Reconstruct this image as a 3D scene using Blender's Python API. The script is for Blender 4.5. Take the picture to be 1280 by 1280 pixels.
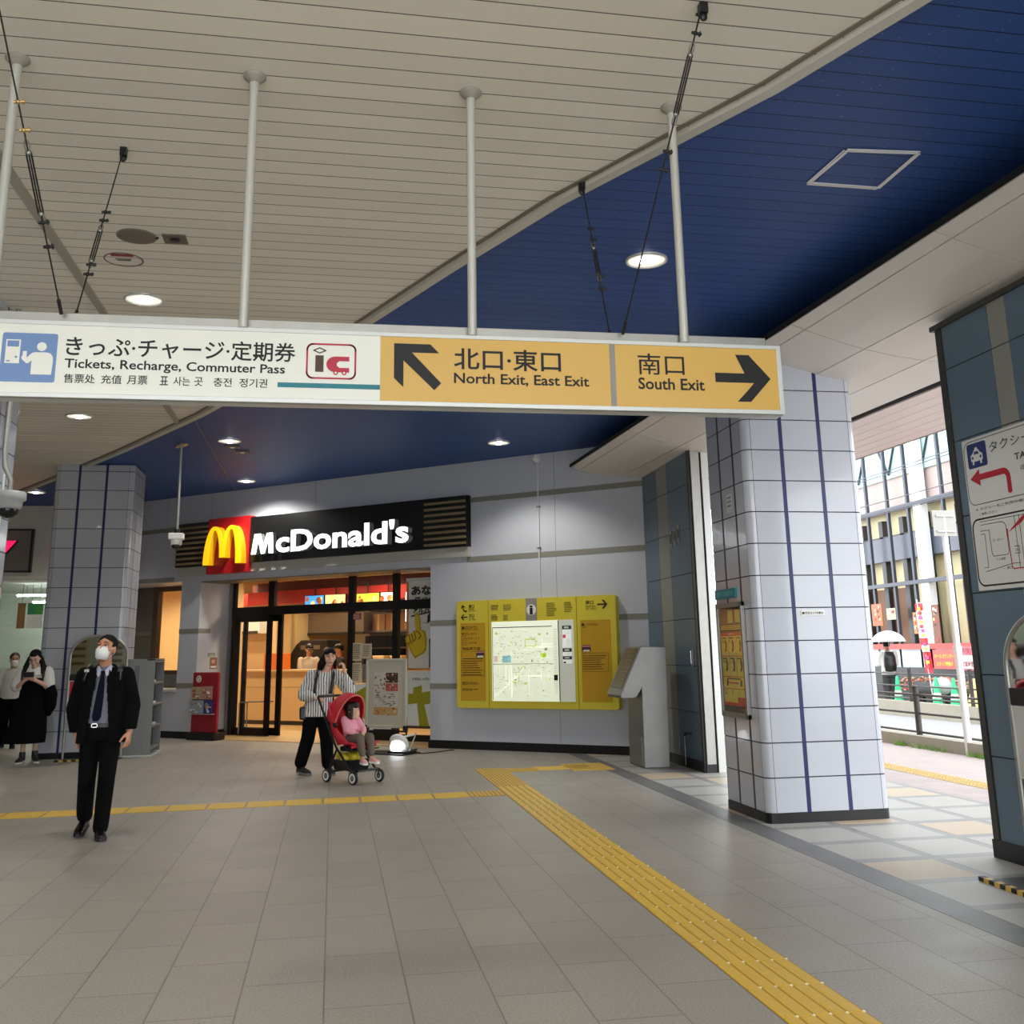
import bpy, bmesh, math, random
from mathutils import Vector, Matrix, geometry
for o in list(bpy.data.objects): bpy.data.objects.remove(o)
scene = bpy.context.scene
COL = scene.collection
random.seed(7)
PI = math.pi

# ------------------------------------------------------------------ camera
cd = bpy.data.cameras.new('camera'); cam = bpy.data.objects.new('camera', cd); COL.objects.link(cam)
cd.sensor_width = 36.0; cd.lens = 36.0 * 1282 / 1280; cd.shift_y = -131.5 / 1280
cd.clip_start = 0.05; cd.clip_end = 300
yaw, pit, rol = math.radians(9.876), math.radians(13.36), math.radians(-0.957)
fw = Vector((math.sin(yaw) * math.cos(pit), math.cos(yaw) * math.cos(pit), math.sin(pit)))
rt = Vector((math.cos(yaw), -math.sin(yaw), 0)); up = rt.cross(fw)
r2 = rt * math.cos(rol) + up * math.sin(rol); u2 = up * math.cos(rol) - rt * math.sin(rol)
M = Matrix.Identity(4)
for i in range(3):
    M[i][0] = r2[i]; M[i][1] = u2[i]; M[i][2] = -fw[i]
M[2][3] = 1.5
cam.matrix_world = M
scene.camera = cam

# ------------------------------------------------------------------ daylight, exposure
w = bpy.data.worlds.new('overcast_sky'); scene.world = w; w.use_nodes = True
bg = w.node_tree.nodes['Background']; bg.inputs[0].default_value = (0.92, 0.96, 1.0, 1); bg.inputs[1].default_value = 4.2
scene.view_settings.view_transform = 'Standard'; scene.view_settings.look = 'None'
scene.view_settings.exposure = 0.24; scene.view_settings.gamma = 1.0
scene.view_settings.use_curve_mapping = False
LAMP = 105.0          # watts of one ceiling downlight
STORE = 140.0         # watts of one warm lamp in the restaurant
try:
    scene.cycles.use_denoising = True
    scene.cycles.max_bounces = 10; scene.cycles.diffuse_bounces = 6
    scene.cycles.sample_clamp_indirect = 6.0
except Exception: pass

def portal(loc, rot, sx, sy):
    l = bpy.data.lights.new('sky_portal', 'AREA'); l.shape = 'RECTANGLE'; l.size = sx; l.size_y = sy
    o = bpy.data.objects.new('sky_portal', l); COL.objects.link(o); o.location = loc; o.rotation_euler = rot
    try: l.cycles.is_portal = True
    except Exception: bpy.data.objects.remove(o)

# ------------------------------------------------------------------ materials
def lin(c):
    c = c / 255.0
    return c / 12.92 if c <= 0.04045 else ((c + 0.055) / 1.055) ** 2.4
def rgb(r, g, b): return (lin(r), lin(g), lin(b), 1.0)
MATS = {}
def mat(name, col, rough=0.5, metal=0.0, emit=None, es=0.0, noise=0.0, scale=20.0, spec=None, alpha=None, coat=0.0, bump=0.0):
    """a principled material with a little procedural mottling (col is sRGB 0-255)"""
    if name in MATS: return MATS[name]
    m = bpy.data.materials.new(name); m.use_nodes = True; nt = m.node_tree; b = nt.nodes['Principled BSDF']
    c = rgb(*col); b.inputs['Base Color'].default_value = c
    b.inputs['Roughness'].default_value = rough; b.inputs['Metallic'].default_value = metal
    if spec is not None: b.inputs['Specular IOR Level'].default_value = spec
    if coat: b.inputs['Coat Weight'].default_value = coat
    if emit is not None:
        b.inputs['Emission Color'].default_value = rgb(*emit); b.inputs['Emission Strength'].default_value = es
    if noise or bump:
        tc = nt.nodes.new('ShaderNodeTexCoord'); n = nt.nodes.new('ShaderNodeTexNoise')
        n.inputs['Scale'].default_value = scale; n.inputs['Detail'].default_value = 4
        nt.links.new(tc.outputs['Object'], n.inputs['Vector'])
        if noise:
            mx = nt.nodes.new('ShaderNodeMix'); mx.data_type = 'RGBA'
            mx.inputs[6].default_value = tuple(max(0, v * (1 - noise)) for v in c[:3]) + (1,)
            mx.inputs[7].default_value = tuple(min(1, v * (1 + noise)) for v in c[:3]) + (1,)
            nt.links.new(n.outputs['Fac'], mx.inputs[0]); nt.links.new(mx.outputs[2], b.inputs['Base Color'])
        if bump:
            bp = nt.nodes.new('ShaderNodeBump'); bp.inputs['Strength'].default_value = bump; bp.inputs['Distance'].default_value = 0.01
            nt.links.new(n.outputs['Fac'], bp.inputs['Height']); nt.links.new(bp.outputs['Normal'], b.inputs['Normal'])
    MATS[name] = m; return m
def glass(name, tint=(1, 1, 1), refl=0.12):
    if name in MATS: return MATS[name]
    m = bpy.data.materials.new(name); m.use_nodes = True; nt = m.node_tree; nt.nodes.clear()
    out = nt.nodes.new('ShaderNodeOutputMaterial'); t = nt.nodes.new('ShaderNodeBsdfTransparent'); g = nt.nodes.new('ShaderNodeBsdfGlossy')
    t.inputs[0].default_value = tint + (1,); g.inputs['Roughness'].default_value = 0.02
    f = nt.nodes.new('ShaderNodeFresnel'); f.inputs[0].default_value = 1.45
    ge = nt.nodes.new('ShaderNodeNewGeometry'); iv = nt.nodes.new('ShaderNodeMath'); iv.operation = 'SUBTRACT'; iv.inputs[0].default_value = 1.0
    mu = nt.nodes.new('ShaderNodeMath'); mu.operation = 'MULTIPLY'
    nt.links.new(ge.outputs['Backfacing'], iv.inputs[1]); nt.links.new(iv.outputs[0], mu.inputs[0]); nt.links.new(f.outputs[0], mu.inputs[1])
    mx = nt.nodes.new('ShaderNodeMixShader'); nt.links.new(mu.outputs[0], mx.inputs[0]); nt.links.new(t.outputs[0], mx.inputs[1]); nt.links.new(g.outputs[0], mx.inputs[2])
    nt.links.new(mx.outputs[0], out.inputs[0]); MATS[name] = m; return m
def plank_mat(name, col, groove, rough, spec=0.5, pitch=0.168, speck=0.0):
    m = bpy.data.materials.new(name); m.use_nodes = True; nt = m.node_tree; b = nt.nodes['Principled BSDF']
    L = nt.links.new; N = nt.nodes.new
    tc = N('ShaderNodeTexCoord'); sx = N('ShaderNodeSeparateXYZ'); L(tc.outputs['Object'], sx.inputs[0])
    k = N('ShaderNodeMath'); k.operation = 'MULTIPLY_ADD'; k.inputs[1].default_value = -0.0175; L(sx.outputs[0], k.inputs[0]); L(sx.outputs[1], k.inputs[2])
    d = N('ShaderNodeMath'); d.operation = 'MULTIPLY_ADD'; d.inputs[1].default_value = 1 / pitch; d.inputs[2].default_value = 100.36; L(k.outputs[0], d.inputs[0])
    fr = N('ShaderNodeMath'); fr.operation = 'FRACT'; L(d.outputs[0], fr.inputs[0])
    lt = N('ShaderNodeMath'); lt.operation = 'LESS_THAN'; lt.inputs[1].default_value = 0.045; L(fr.outputs[0], lt.inputs[0])
    fl = N('ShaderNodeMath'); fl.operation = 'FLOOR'; L(d.outputs[0], fl.inputs[0])
    wn = N('ShaderNodeTexWhiteNoise'); wn.noise_dimensions = '1D'; L(fl.outputs[0], wn.inputs['W'])
    v = N('ShaderNodeMix'); v.data_type = 'RGBA'; c = rgb(*col)
    v.inputs[6].default_value = tuple(x * 0.95 for x in c[:3]) + (1,); v.inputs[7].default_value = tuple(min(1, x * 1.05) for x in c[:3]) + (1,)
    L(wn.outputs['Value'], v.inputs[0])
    base = v.outputs[2]
    if speck:
        nz = N('ShaderNodeTexNoise'); nz.inputs['Scale'].default_value = 55; nz.inputs['Detail'].default_value = 1; L(tc.outputs['Object'], nz.inputs['Vector'])
        gt = N('ShaderNodeMath'); gt.operation = 'GREATER_THAN'; gt.inputs[1].default_value = 0.76; L(nz.outputs['Fac'], gt.inputs[0])
        sm = N('ShaderNodeMix'); sm.data_type = 'RGBA'; sm.inputs[7].default_value = rgb(130, 150, 175); L(gt.outputs[0], sm.inputs[0]); L(base, sm.inputs[6]); base = sm.outputs[2]
    mx = N('ShaderNodeMix'); mx.data_type = 'RGBA'; mx.inputs[7].default_value = rgb(*groove); L(lt.outputs[0], mx.inputs[0]); L(base, mx.inputs[6])
    L(mx.outputs[2], b.inputs['Base Color']); b.inputs['Roughness'].default_value = rough; b.inputs['Specular IOR Level'].default_value = spec
    bp = N('ShaderNodeBump'); bp.inputs['Strength'].default_value = 0.6; bp.inputs['Distance'].default_value = 0.01; bp.invert = True
    L(lt.outputs[0], bp.inputs['Height']); L(bp.outputs['Normal'], b.inputs['Normal'])
    MATS[name] = m; return m
def tile_mat(name, c1, c2, mortar, bw, rh, off, ms=0.004, rot=0.0, rough=0.45, grain=0.12, gscale=160.0, offset=0.5, patch=0.0):
    m = bpy.data.materials.new(name); m.use_nodes = True; nt = m.node_tree; b = nt.nodes['Principled BSDF']
    L = nt.links.new; N = nt.nodes.new
    tc = N('ShaderNodeTexCoord'); mp = N('ShaderNodeMapping'); mp.inputs['Rotation'].default_value = (0, 0, rot); mp.inputs['Location'].default_value = off
    L(tc.outputs['Object'], mp.inputs[0])
    br = N('ShaderNodeTexBrick'); br.offset = offset; br.inputs['Scale'].default_value = 1; br.inputs['Brick Width'].default_value = bw
    br.inputs['Row Height'].default_value = rh; br.inputs['Mortar Size'].default_value = ms; br.inputs['Mortar Smooth'].default_value = 0.1
    br.inputs['Color1'].default_value = rgb(*c1); br.inputs['Color2'].default_value = rgb(*c2); br.inputs['Mortar'].default_value = rgb(*mortar)
    L(mp.outputs[0], br.inputs['Vector'])
    n = N('ShaderNodeTexNoise'); n.inputs['Scale'].default_value = gscale; n.inputs['Detail'].default_value = 3; L(tc.outputs['Object'], n.inputs['Vector'])
    mr = N('ShaderNodeMapRange'); mr.inputs[1].default_value = 0.3; mr.inputs[2].default_value = 0.7; mr.inputs[3].default_value = 1 - grain; mr.inputs[4].default_value = 1 + grain; L(n.outputs['Fac'], mr.inputs[0])
    mx = N('ShaderNodeMix'); mx.data_type = 'RGBA'; mx.blend_type = 'MULTIPLY'; mx.inputs[0].default_value = 1
    L(br.outputs['Color'], mx.inputs[6]); L(mr.outputs[0], mx.inputs[7]); L(mx.outputs[2], b.inputs['Base Color'])
    b.inputs['Roughness'].default_value = rough
    n2 = N('ShaderNodeTexNoise'); n2.inputs['Scale'].default_value = 2.2; n2.inputs['Detail'].default_value = 5; L(tc.outputs['Object'], n2.inputs['Vector'])
    m3 = N('ShaderNodeMapRange'); m3.inputs[3].default_value = rough - 0.08; m3.inputs[4].default_value = rough + 0.12; L(n2.outputs['Fac'], m3.inputs[0]); L(m3.outputs[0], b.inputs['Roughness'])
    MATS[name] = m; return m

# ------------------------------------------------------------------ mesh building
def finish(o, name, parent, label, kind, cat, group):
    COL.objects.link(o)
    if parent is not None: o.parent = parent
    if label: o['label'] = label
    if kind: o['kind'] = kind
    if cat: o['category'] = cat
    if group: o['group'] = group
    return o
def thing(name, label, cat, loc=(0, 0, 0), rot=0.0, group=None, kind=None):
    o = bpy.data.objects.new(name, None); o.empty_display_size = 0.1
    o.location = loc; o.rotation_euler = (0, 0, math.radians(rot))
    return finish(o, name, None, label, kind, cat, group)
TEXTS = {}
def text_shape(s, bold=0.0):
    key = (s, bold)
    if key in TEXTS: return TEXTS[key]
    cu = bpy.data.curves.new('lettering', 'FONT'); cu.body = s; cu.size = 1.0; cu.resolution_u = 3; cu.offset = bold
    o = bpy.data.objects.new('lettering', cu); COL.objects.link(o)
    dg = bpy.context.evaluated_depsgraph_get(); me = bpy.data.meshes.new_from_object(o.evaluated_get(dg))
    vs = [(v.co.x, v.co.y) for v in me.vertices]; fs = [tuple(p.vertices) for p in me.polygons]
    es = {}
    for f in fs:
        for a, b in zip(f, f[1:] + f[:1]):
            es[(a, b)] = 1
    border = [(a, b) for (a, b) in es if (b, a) not in es]
    bpy.data.objects.remove(o); bpy.data.curves.remove(cu); bpy.data.meshes.remove(me)
    x0 = min(v[0] for v in vs); x1 = max(v[0] for v in vs); y0 = min(v[1] for v in vs); y1 = max(v[1] for v in vs)
    # 0..1 box
    vs = [((x - x0) / (x1 - x0 or 1), (y - y0) / (y1 - y0 or 1)) for x, y in vs]
    TEXTS[key] = (vs, fs, border, (x1 - x0) / (y1 - y0 or 1)); return TEXTS[key]
class MB:
    """collects shapes and links them as one mesh object; local frame: x to the viewer's right, y away from the viewer, z up"""
    def __init__(s, off=(0, 0, 0)): s.v = []; s.f = []; s.m = []; s.sm = []; s.mats = []; s.off = off
    def mi(s, m):
        if m not in s.mats: s.mats.append(m)
        return s.mats.index(m)
    def add(s, vs, fs, m, smooth=False):
        n = len(s.v); s.v += [tuple(v) for v in vs]; k = s.mi(m)
        for f in fs: s.f.append(tuple(n + i for i in f)); s.m.append(k); s.sm.append(smooth)
        return s
    def box(s, a, b, m, R=None, at=(0, 0, 0)):
        x0, y0, z0 = (min(p, q) for p, q in zip(a, b)); x1, y1, z1 = (max(p, q) for p, q in zip(a, b))
        vs = [(x, y, z) for z in (z0, z1) for x, y in ((x0, y0), (x1, y0), (x1, y1), (x0, y1))]
        if R is not None: vs = [R @ Vector(v) + Vector(at) for v in vs]
        return s.add(vs, [(0, 3, 2, 1), (4, 5, 6, 7), (0, 1, 5, 4), (1, 2, 6, 5), (2, 3, 7, 6), (3, 0, 4, 7)], m)
    def cyl(s, p0, p1, r0, m, r1=None, n=12, cap=True, smooth=True):
        r1 = r0 if r1 is None else r1; p0, p1 = Vector(p0), Vector(p1); d = (p1 - p0).normalized()
        a = d.orthogonal().normalized(); b = d.cross(a)
        ring = lambda p, r: [p + (a * math.cos(2 * PI * i / n) + b * math.sin(2 * PI * i / n)) * r for i in range(n)]
        s.add(ring(p0, r0) + ring(p1, r1), [(i, (i + 1) % n, n + (i + 1) % n, n + i) for i in range(n)], m, smooth)
        if cap:
            s.add(ring(p0, r0), [tuple(reversed(range(n)))], m); s.add(ring(p1, r1), [tuple(range(n))], m)
        return s
    def tube(s, pts, r, m, n=8, closed=False):
        P = [Vector(p) for p in pts]; k = len(P); vs = []; fs = []; a = None
        for i, p in enumerate(P):
            if closed: d = P[(i + 1) % k] - P[i - 1]
            else: d = P[min(i + 1, k - 1)] - P[max(i - 1, 0)]
            d.normalize()
            a = d.orthogonal().normalized() if a is None else (a - d * a.dot(d)).normalized()
            b = d.cross(a); rr = r[i] if isinstance(r, (list, tuple)) else r
            vs += [p + (a * math.cos(2 * PI * j / n) + b * math.sin(2 * PI * j / n)) * rr for j in range(n)]
        for i in range(k if closed else k - 1):
            i2 = (i + 1) % k
            fs += [(i * n + j, i * n + (j + 1) % n, i2 * n + (j + 1) % n, i2 * n + j) for j in range(n)]
        s.add(vs, fs, m, True)
        if not closed: s.add(vs[:n], [tuple(reversed(range(n)))], m); s.add(vs[-n:], [tuple(range(n))], m)
        return s
    def lathe(s, prof, m, c=(0, 0, 0), n=20, axis='z', smooth=True):
        vs = []; fs = []; k = len(prof)
        for i in range(n):
            t = 2 * PI * i / n
            for r, h in prof:
                p = (r * math.cos(t), r * math.sin(t), h) if axis == 'z' else ((r * math.cos(t), h, r * math.sin(t)) if axis == 'y' else (h, r * math.cos(t), r * math.sin(t)))
                vs.append((p[0] + c[0], p[1] + c[1], p[2] + c[2]))
        for i in range(n):
            j = (i + 1) % n
            fs += [(i * k + q, j * k + q, j * k + q + 1, i * k + q + 1) for q in range(k - 1)]
        return s.add(vs, fs, m, smooth)
    def ball(s, c, r, m, n=12, R=None):
        if not isinstance(r, (tuple, list)): r = (r, r, r)
        h = n // 2 + 1; vs = []; fs = []
        for i in range(h + 1):
            p = PI * i / h
            for j in range(n):
                t = 2 * PI * j / n; q = Vector((r[0] * math.sin(p) * math.cos(t), r[1] * math.sin(p) * math.sin(t), r[2] * math.cos(p)))
                if R is not None: q = R @ q
                vs.append(q + Vector(c))
        for i in range(h): fs += [(i * n + j, (i + 1) * n + j, (i + 1) * n + (j + 1) % n, i * n + (j + 1) % n) for j in range(n)]
        return s.add(vs, fs, m, True)
    def loft(s, rings, m, cap=True, smooth=True):
        n = len(rings[0]); vs = [p for r in rings for p in r]; fs = []
        for i in range(len(rings) - 1): fs += [(i * n + j, i * n + (j + 1) % n, (i + 1) * n + (j + 1) % n, (i + 1) * n + j) for j in range(n)]
        s.add(vs, fs, m, smooth)
        if cap: s.add(rings[0], [tuple(reversed(range(n)))], m); s.add(rings[-1], [tuple(range(n))], m)
        return s
    def prism(s, poly, y0, y1, m):
        """polygon in the x-z plane, facing the viewer at y0, going back to y1"""
        n = len(poly)
        ar = sum(poly[i][0] * poly[(i + 1) % n][1] - poly[(i + 1) % n][0] * poly[i][1] for i in range(n))
        if ar < 0: poly = list(reversed(poly))
        tri = geometry.tessellate_polygon([[Vector((p[0], p[1], 0)) for p in poly]])
        fr = [(p[0], y0, p[1]) for p in poly]; bk = [(p[0], y1, p[1]) for p in poly]
        fs = []
        for t in tri:
            a, b, c = t; q = [Vector(poly[i]) for i in t]
            cr = (q[1] - q[0]).cross(q[2] - q[0]); t = (a, b, c) if cr > 0 else (a, c, b)
            fs.append(t); fs.append(tuple(n + i for i in reversed(t)))
        fs += [(i, n + i, n + (i + 1) % n, (i + 1) % n) for i in range(n)]
        return s.add(fr + bk, fs, m)
    def plan(s, poly, z0, z1, m):
        """polygon in the x-y plane pulled from z0 up to z1"""
        n = len(poly)
        ar = sum(poly[i][0] * poly[(i + 1) % n][1] - poly[(i + 1) % n][0] * poly[i][1] for i in range(n))
        if ar < 0: poly = list(reversed(poly))
        tri = geometry.tessellate_polygon([[Vector((p[0], p[1], 0)) for p in poly]])
        fs = []
        for t in tri:
            q = [Vector(poly[i]) for i in t]; cr = (q[1] - q[0]).cross(q[2] - q[0])
            t = tuple(t) if cr > 0 else (t[0], t[2], t[1])
            fs.append(tuple(n + i for i in t)); fs.append(tuple(reversed(t)))
        fs += [(i, (i + 1) % n, n + (i + 1) % n, n + i) for i in range(n)]
        return s.add([(p[0], p[1], z0) for p in poly] + [(p[0], p[1], z1) for p in poly], fs, m)
    def rect(s, x0, z0, x1, z1, y, m, d=0.002): return s.box((x0, y, z0), (x1, y + d, z1), m)
    def rrect(s, x0, z0, x1, z1, r, y, m, d=0.002, n=5):
        return s.prism(rr(x0, z0, x1, z1, r, n), y, y + d, m)
    def disc(s, cx, cz, r, y, m, d=0.002, n=24, rz=None):
        return s.prism([(cx + r * math.cos(2 * PI * i / n), cz + (rz or r) * math.sin(2 * PI * i / n)) for i in range(n)], y, y + d, m)
    def line(s, pts, wd, y, m, d=0.002, closed=False):
        P = [Vector((p[0], p[1])) for p in pts]; k = len(P)
        if closed: P = P + [P[0]]
        for a, b in zip(P[:-1], P[1:]):
            t = (b - a); L = t.length or 1; t = t / L; nn = Vector((-t.y, t.x)) * wd / 2; e = t * wd * 0.45
            q = [a - e - nn, b + e - nn, b + e + nn, a - e + nn]
            s.prism([(p.x, p.y) for p in q], y, y + d, m)
        return s
    def text(s, t, x0, z0, w, h, y, m, bold=0.0, d=0.0, side=None, skew=0.0):
        """lettering fitted in the box x0..x0+w, z0..z0+h on the plane y, with depth d going back"""
        vs, fs, bd, asp = text_shape(t, bold)
        if w is None: w = h * asp
        fr = [(x0 + a * w + skew * (b - 0.5) * h, y, z0 + b * h) for a, b in vs]
        s.add(fr, fs, m)
        if d:
            n = len(fr); bk = [(a, y + d, c) for a, b, c in fr]
            s.add(fr + bk, [(b_, a_, n + a_, n + b_) for a_, b_ in bd], side or m)
        return s
    def build(s, name, parent=None, label=None, kind=None, cat=None, group=None, bevel=0.0, seg=2, loc=None, rot=None):
        me = bpy.data.meshes.new(name); me.from_pydata([(v[0] - s.off[0], v[1] - s.off[1], v[2] - s.off[2]) for v in s.v], [], s.f)
        for m in s.mats: me.materials.append(m)
        me.polygons.foreach_set('material_index', s.m); me.polygons.foreach_set('use_smooth', s.sm)
        me.update()
        o = bpy.data.objects.new(name, me)
        if loc is not None: o.location = loc
        if rot is not None: o.rotation_euler = (0, 0, math.radians(rot))
        if bevel:
            b = o.modifiers.new('bevel', 'BEVEL'); b.width = bevel; b.segments = seg; b.limit_method = 'ANGLE'; b.angle_limit = math.radians(50)
        return finish(o, name, parent, label, kind, cat, group)
def rr(x0, z0, x1, z1, r, n=5):
    pts = []
    for cx, cz, a in ((x1 - r, z1 - r, 0), (x0 + r, z1 - r, 90), (x0 + r, z0 + r, 180), (x1 - r, z0 + r, 270)):
        pts += [(cx + r * math.cos(math.radians(a + 90 * i / n)), cz + r * math.sin(math.radians(a + 90 * i / n))) for i in range(n + 1)]
    return pts
def dup(root, loc, rot=None, label=None, group=None):
    r = root.copy(); COL.objects.link(r); r.location = loc
    if rot is not None: r.rotation_euler = (0, 0, math.radians(rot))
    if label: r['label'] = label
    if group: r['group'] = group
    for ch in list(root.children):
        c = ch.copy(); COL.objects.link(c); c.parent = r
        for g in list(ch.children):
            d = g.copy(); COL.objects.link(d); d.parent = c
    return r
def lines(root, off, specs, y, m, name='lettering'):
    """each line of lettering is its own part: (text, x, z, width, height[, bold])"""
    for s_ in specs:
        b = MB(off); b.text(s_[0], s_[1], s_[2], s_[3], s_[4], y, m, s_[5] if len(s_) > 5 else 0.0); b.build(name, root)
def hflip(pts): return [(-x, z) for x, z in pts]
# ------------------------------------------------------------------ palette
white_ceil = plank_mat('white_ceiling_planks', (240, 235, 220), (84, 76, 64), 0.5, 0.3)
blue_ceil = plank_mat('blue_ceiling_planks', (52, 86, 152), (14, 24, 50), 0.5, 0.25, 0.162, 1.0)
m_floor = tile_mat('granite_floor_tiles', (158, 152, 142), (151, 145, 136), (118, 113, 106), 0.80, 0.3735, (0.2, 1.865, 0), 0.004, -PI / 2, 0.42, 0.22, 90.0)
m_dark = mat('black_baseboard', (16, 16, 17), 0.35, noise=0.1)
m_wall = mat('pale_grey_wall_panel', (186, 189, 196), 0.42, noise=0.03, scale=3)
m_band = mat('olive_grey_band', (128, 127, 116), 0.5, noise=0.03)
m_joint = mat('panel_joint', (120, 122, 124), 0.7)
m_tile = mat('glazed_white_tile', (184, 187, 195), 0.16, noise=0.025, scale=2.0, coat=0.3)
m_grout = mat('dark_grout', (46, 48, 54), 0.8)
m_stripe = mat('blue_stripe', (22, 34, 88), 0.35)
m_stripe2 = mat('navy_stripe', (24, 26, 44), 0.35)
m_soffit = mat('soffit_panel', (222, 216, 208), 0.4, noise=0.02, scale=2)
m_blackgap = mat('black_gap', (14, 14, 15), 0.7)
m_bluepan = mat('slate_blue_panel', (92, 112, 126), 0.42, noise=0.05, scale=2.5)
m_greystrip = mat('warm_grey_strip', (142, 141, 132), 0.5, noise=0.03)
m_frame = mat('dark_bronze_frame', (64, 62, 56), 0.4, 0.3)
m_steel = mat('brushed_steel', (168, 166, 160), 0.42, 0.8, noise=0.12, scale=9)
m_steel2 = mat('dull_steel', (150, 148, 142), 0.4, 0.85, noise=0.1, scale=6)
m_chrome = mat('chrome', (225, 225, 225), 0.12, 1.0)
m_alu = mat('painted_aluminium', (214, 216, 212), 0.35, 0.2)
m_black = mat('black_plastic', (18, 18, 19), 0.4)
m_white = mat('white_plastic', (232, 232, 228), 0.4)
m_ink = mat('black_ink', (20, 18, 18), 0.6)
m_paper = mat('white_paper', (228, 227, 220), 0.6)
m_yel = mat('tactile_yellow', (218, 178, 66), 0.5, noise=0.1, scale=14)
m_yel_lo = mat('tactile_groove', (176, 138, 40), 0.6, noise=0.08)
m_mirror = mat('mirror_glass', (235, 238, 236), 0.03, 1.0)

# ------------------------------------------------------------------ floor
f = MB(); f.box((-13, -6, -0.3), (6.22, 32, 0), m_floor)
f.build('floor', kind='structure')
m_peach = tile_mat('peach_granite', (184, 164, 138), (178, 160, 138), (150, 140, 130), 2, 2, (0.5, 0.5, 0), 0.0, 0, 0.42)
m_lgrey = tile_mat('light_grey_granite', (168, 165, 158), (161, 158, 152), (150, 146, 140), 2, 2, (0.5, 0.5, 0), 0.0, 0, 0.42)
m_dband = tile_mat('dark_granite_band', (106, 105, 104), (100, 100, 100), (90, 90, 90), 2, 2, (0.5, 0.5, 0), 0.0, 0, 0.4)
m_mband = tile_mat('mid_grey_band', (136, 134, 131), (131, 129, 127), (120, 120, 118), 2, 2, (0.5, 0.5, 0), 0.0, 0, 0.4)
f = MB()
f.box((3.47, -6, 0), (3.70, 20, 0.0015), m_dband)
ys = [-6 + 0.70 * k + 0.02 for k in range(38)]
for k, y0 in enumerate(ys):
    for i in range(4):
        x0 = 3.70 + 0.63 * i; hsh = (i * 7 + k * 3) % 5
        f.box((x0 + 0.005, y0 + 0.06, 0), (x0 + 0.55, y0 + 0.64, 0.0014), m_peach if (k + i) % 4 == 2 else m_lgrey)
        f.box((x0 + 0.55, y0 - 0.06, 0), (x0 + 0.63, y0 + 0.64, 0.0013), m_mband)
        f.box((x0, y0 - 0.06, 0), (x0 + 0.55, y0 + 0.06, 0.0012), m_mband)
f.build('floor_border', kind='structure')

# ------------------------------------------------------------------ ceiling
Z = 4.557
edge = [(5.2, -3.0), (4.55, -1.0), (3.95, 0.8), (3.35, 2.4), (2.70, 4.0), (2.34, 4.84), (1.90, 5.65), (1.46, 6.46), (0.85, 7.85), (0.22, 9.36), (-0.75, 11.35), (-1.77, 13.45), (-3.2, 16.0), (-4.7, 18.5), (-6.25, 21.0), (-9.0, 25.2), (-13.0, 31)]
c = MB(); c.plan(edge + [(-13, -3), (5.2, -3)], Z, Z + 0.1, white_ceil); c.build('ceiling_white', kind='structure')
c = MB(); c.plan(list(reversed(edge)) + [(5.2, -3), (4.75, -3), (4.75, 6), (4.62, 9), (4.6, 20), (4.6, 32), (-13, 32)], Z + 0.012, Z + 0.11, blue_ceil); c.build('ceiling_blue', kind='structure')
c = MB()
def strip3(pts, wd, z0, z1, m):
    P = [Vector((p[0], p[1])) for p in pts]; Lf = []; Rg = []
    for i, p in enumerate(P):
        d = (P[min(i + 1, len(P) - 1)] - P[max(i - 1, 0)]).normalized(); nn = Vector((-d.y, d.x)) * wd / 2
        Lf.append(p + nn); Rg.append(p - nn)
    for i in range(len(P) - 1):
        c.plan([tuple(Lf[i]), tuple(Lf[i + 1]), tuple(Rg[i + 1]), tuple(Rg[i])], z0, z1, m)
m_trim = mat('ceiling_edge_trim', (206, 202, 190), 0.35)
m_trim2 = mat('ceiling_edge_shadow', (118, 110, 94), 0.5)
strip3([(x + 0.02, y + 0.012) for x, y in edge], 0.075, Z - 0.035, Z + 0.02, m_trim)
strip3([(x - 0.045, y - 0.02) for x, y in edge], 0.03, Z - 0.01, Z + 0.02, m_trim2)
c.build('trim_ceiling_edge', kind='structure')
c = MB(); c.box((-2.16, -4, Z - 0.018), (-2.09, 14.05, Z + 0.01), mat('ceiling_joint_cover', (170, 164, 150), 0.4))
c.box((-1.90, 13.9, Z + 0.002), (-1.88, 21, Z + 0.02), mat('blue_joint_cover', (88, 100, 124), 0.4)); c.build('trim_ceiling_joint', kind='structure')
# unseen slab added above the ceilings to keep the daylight out
c = MB(); c.box((-14, -3, Z + 0.12), (7.1, 32, Z + 0.5), mat('light_block_grey', (150, 150, 148), 0.8, noise=0.1)); c.build('roof_light_block', kind='structure')

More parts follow.
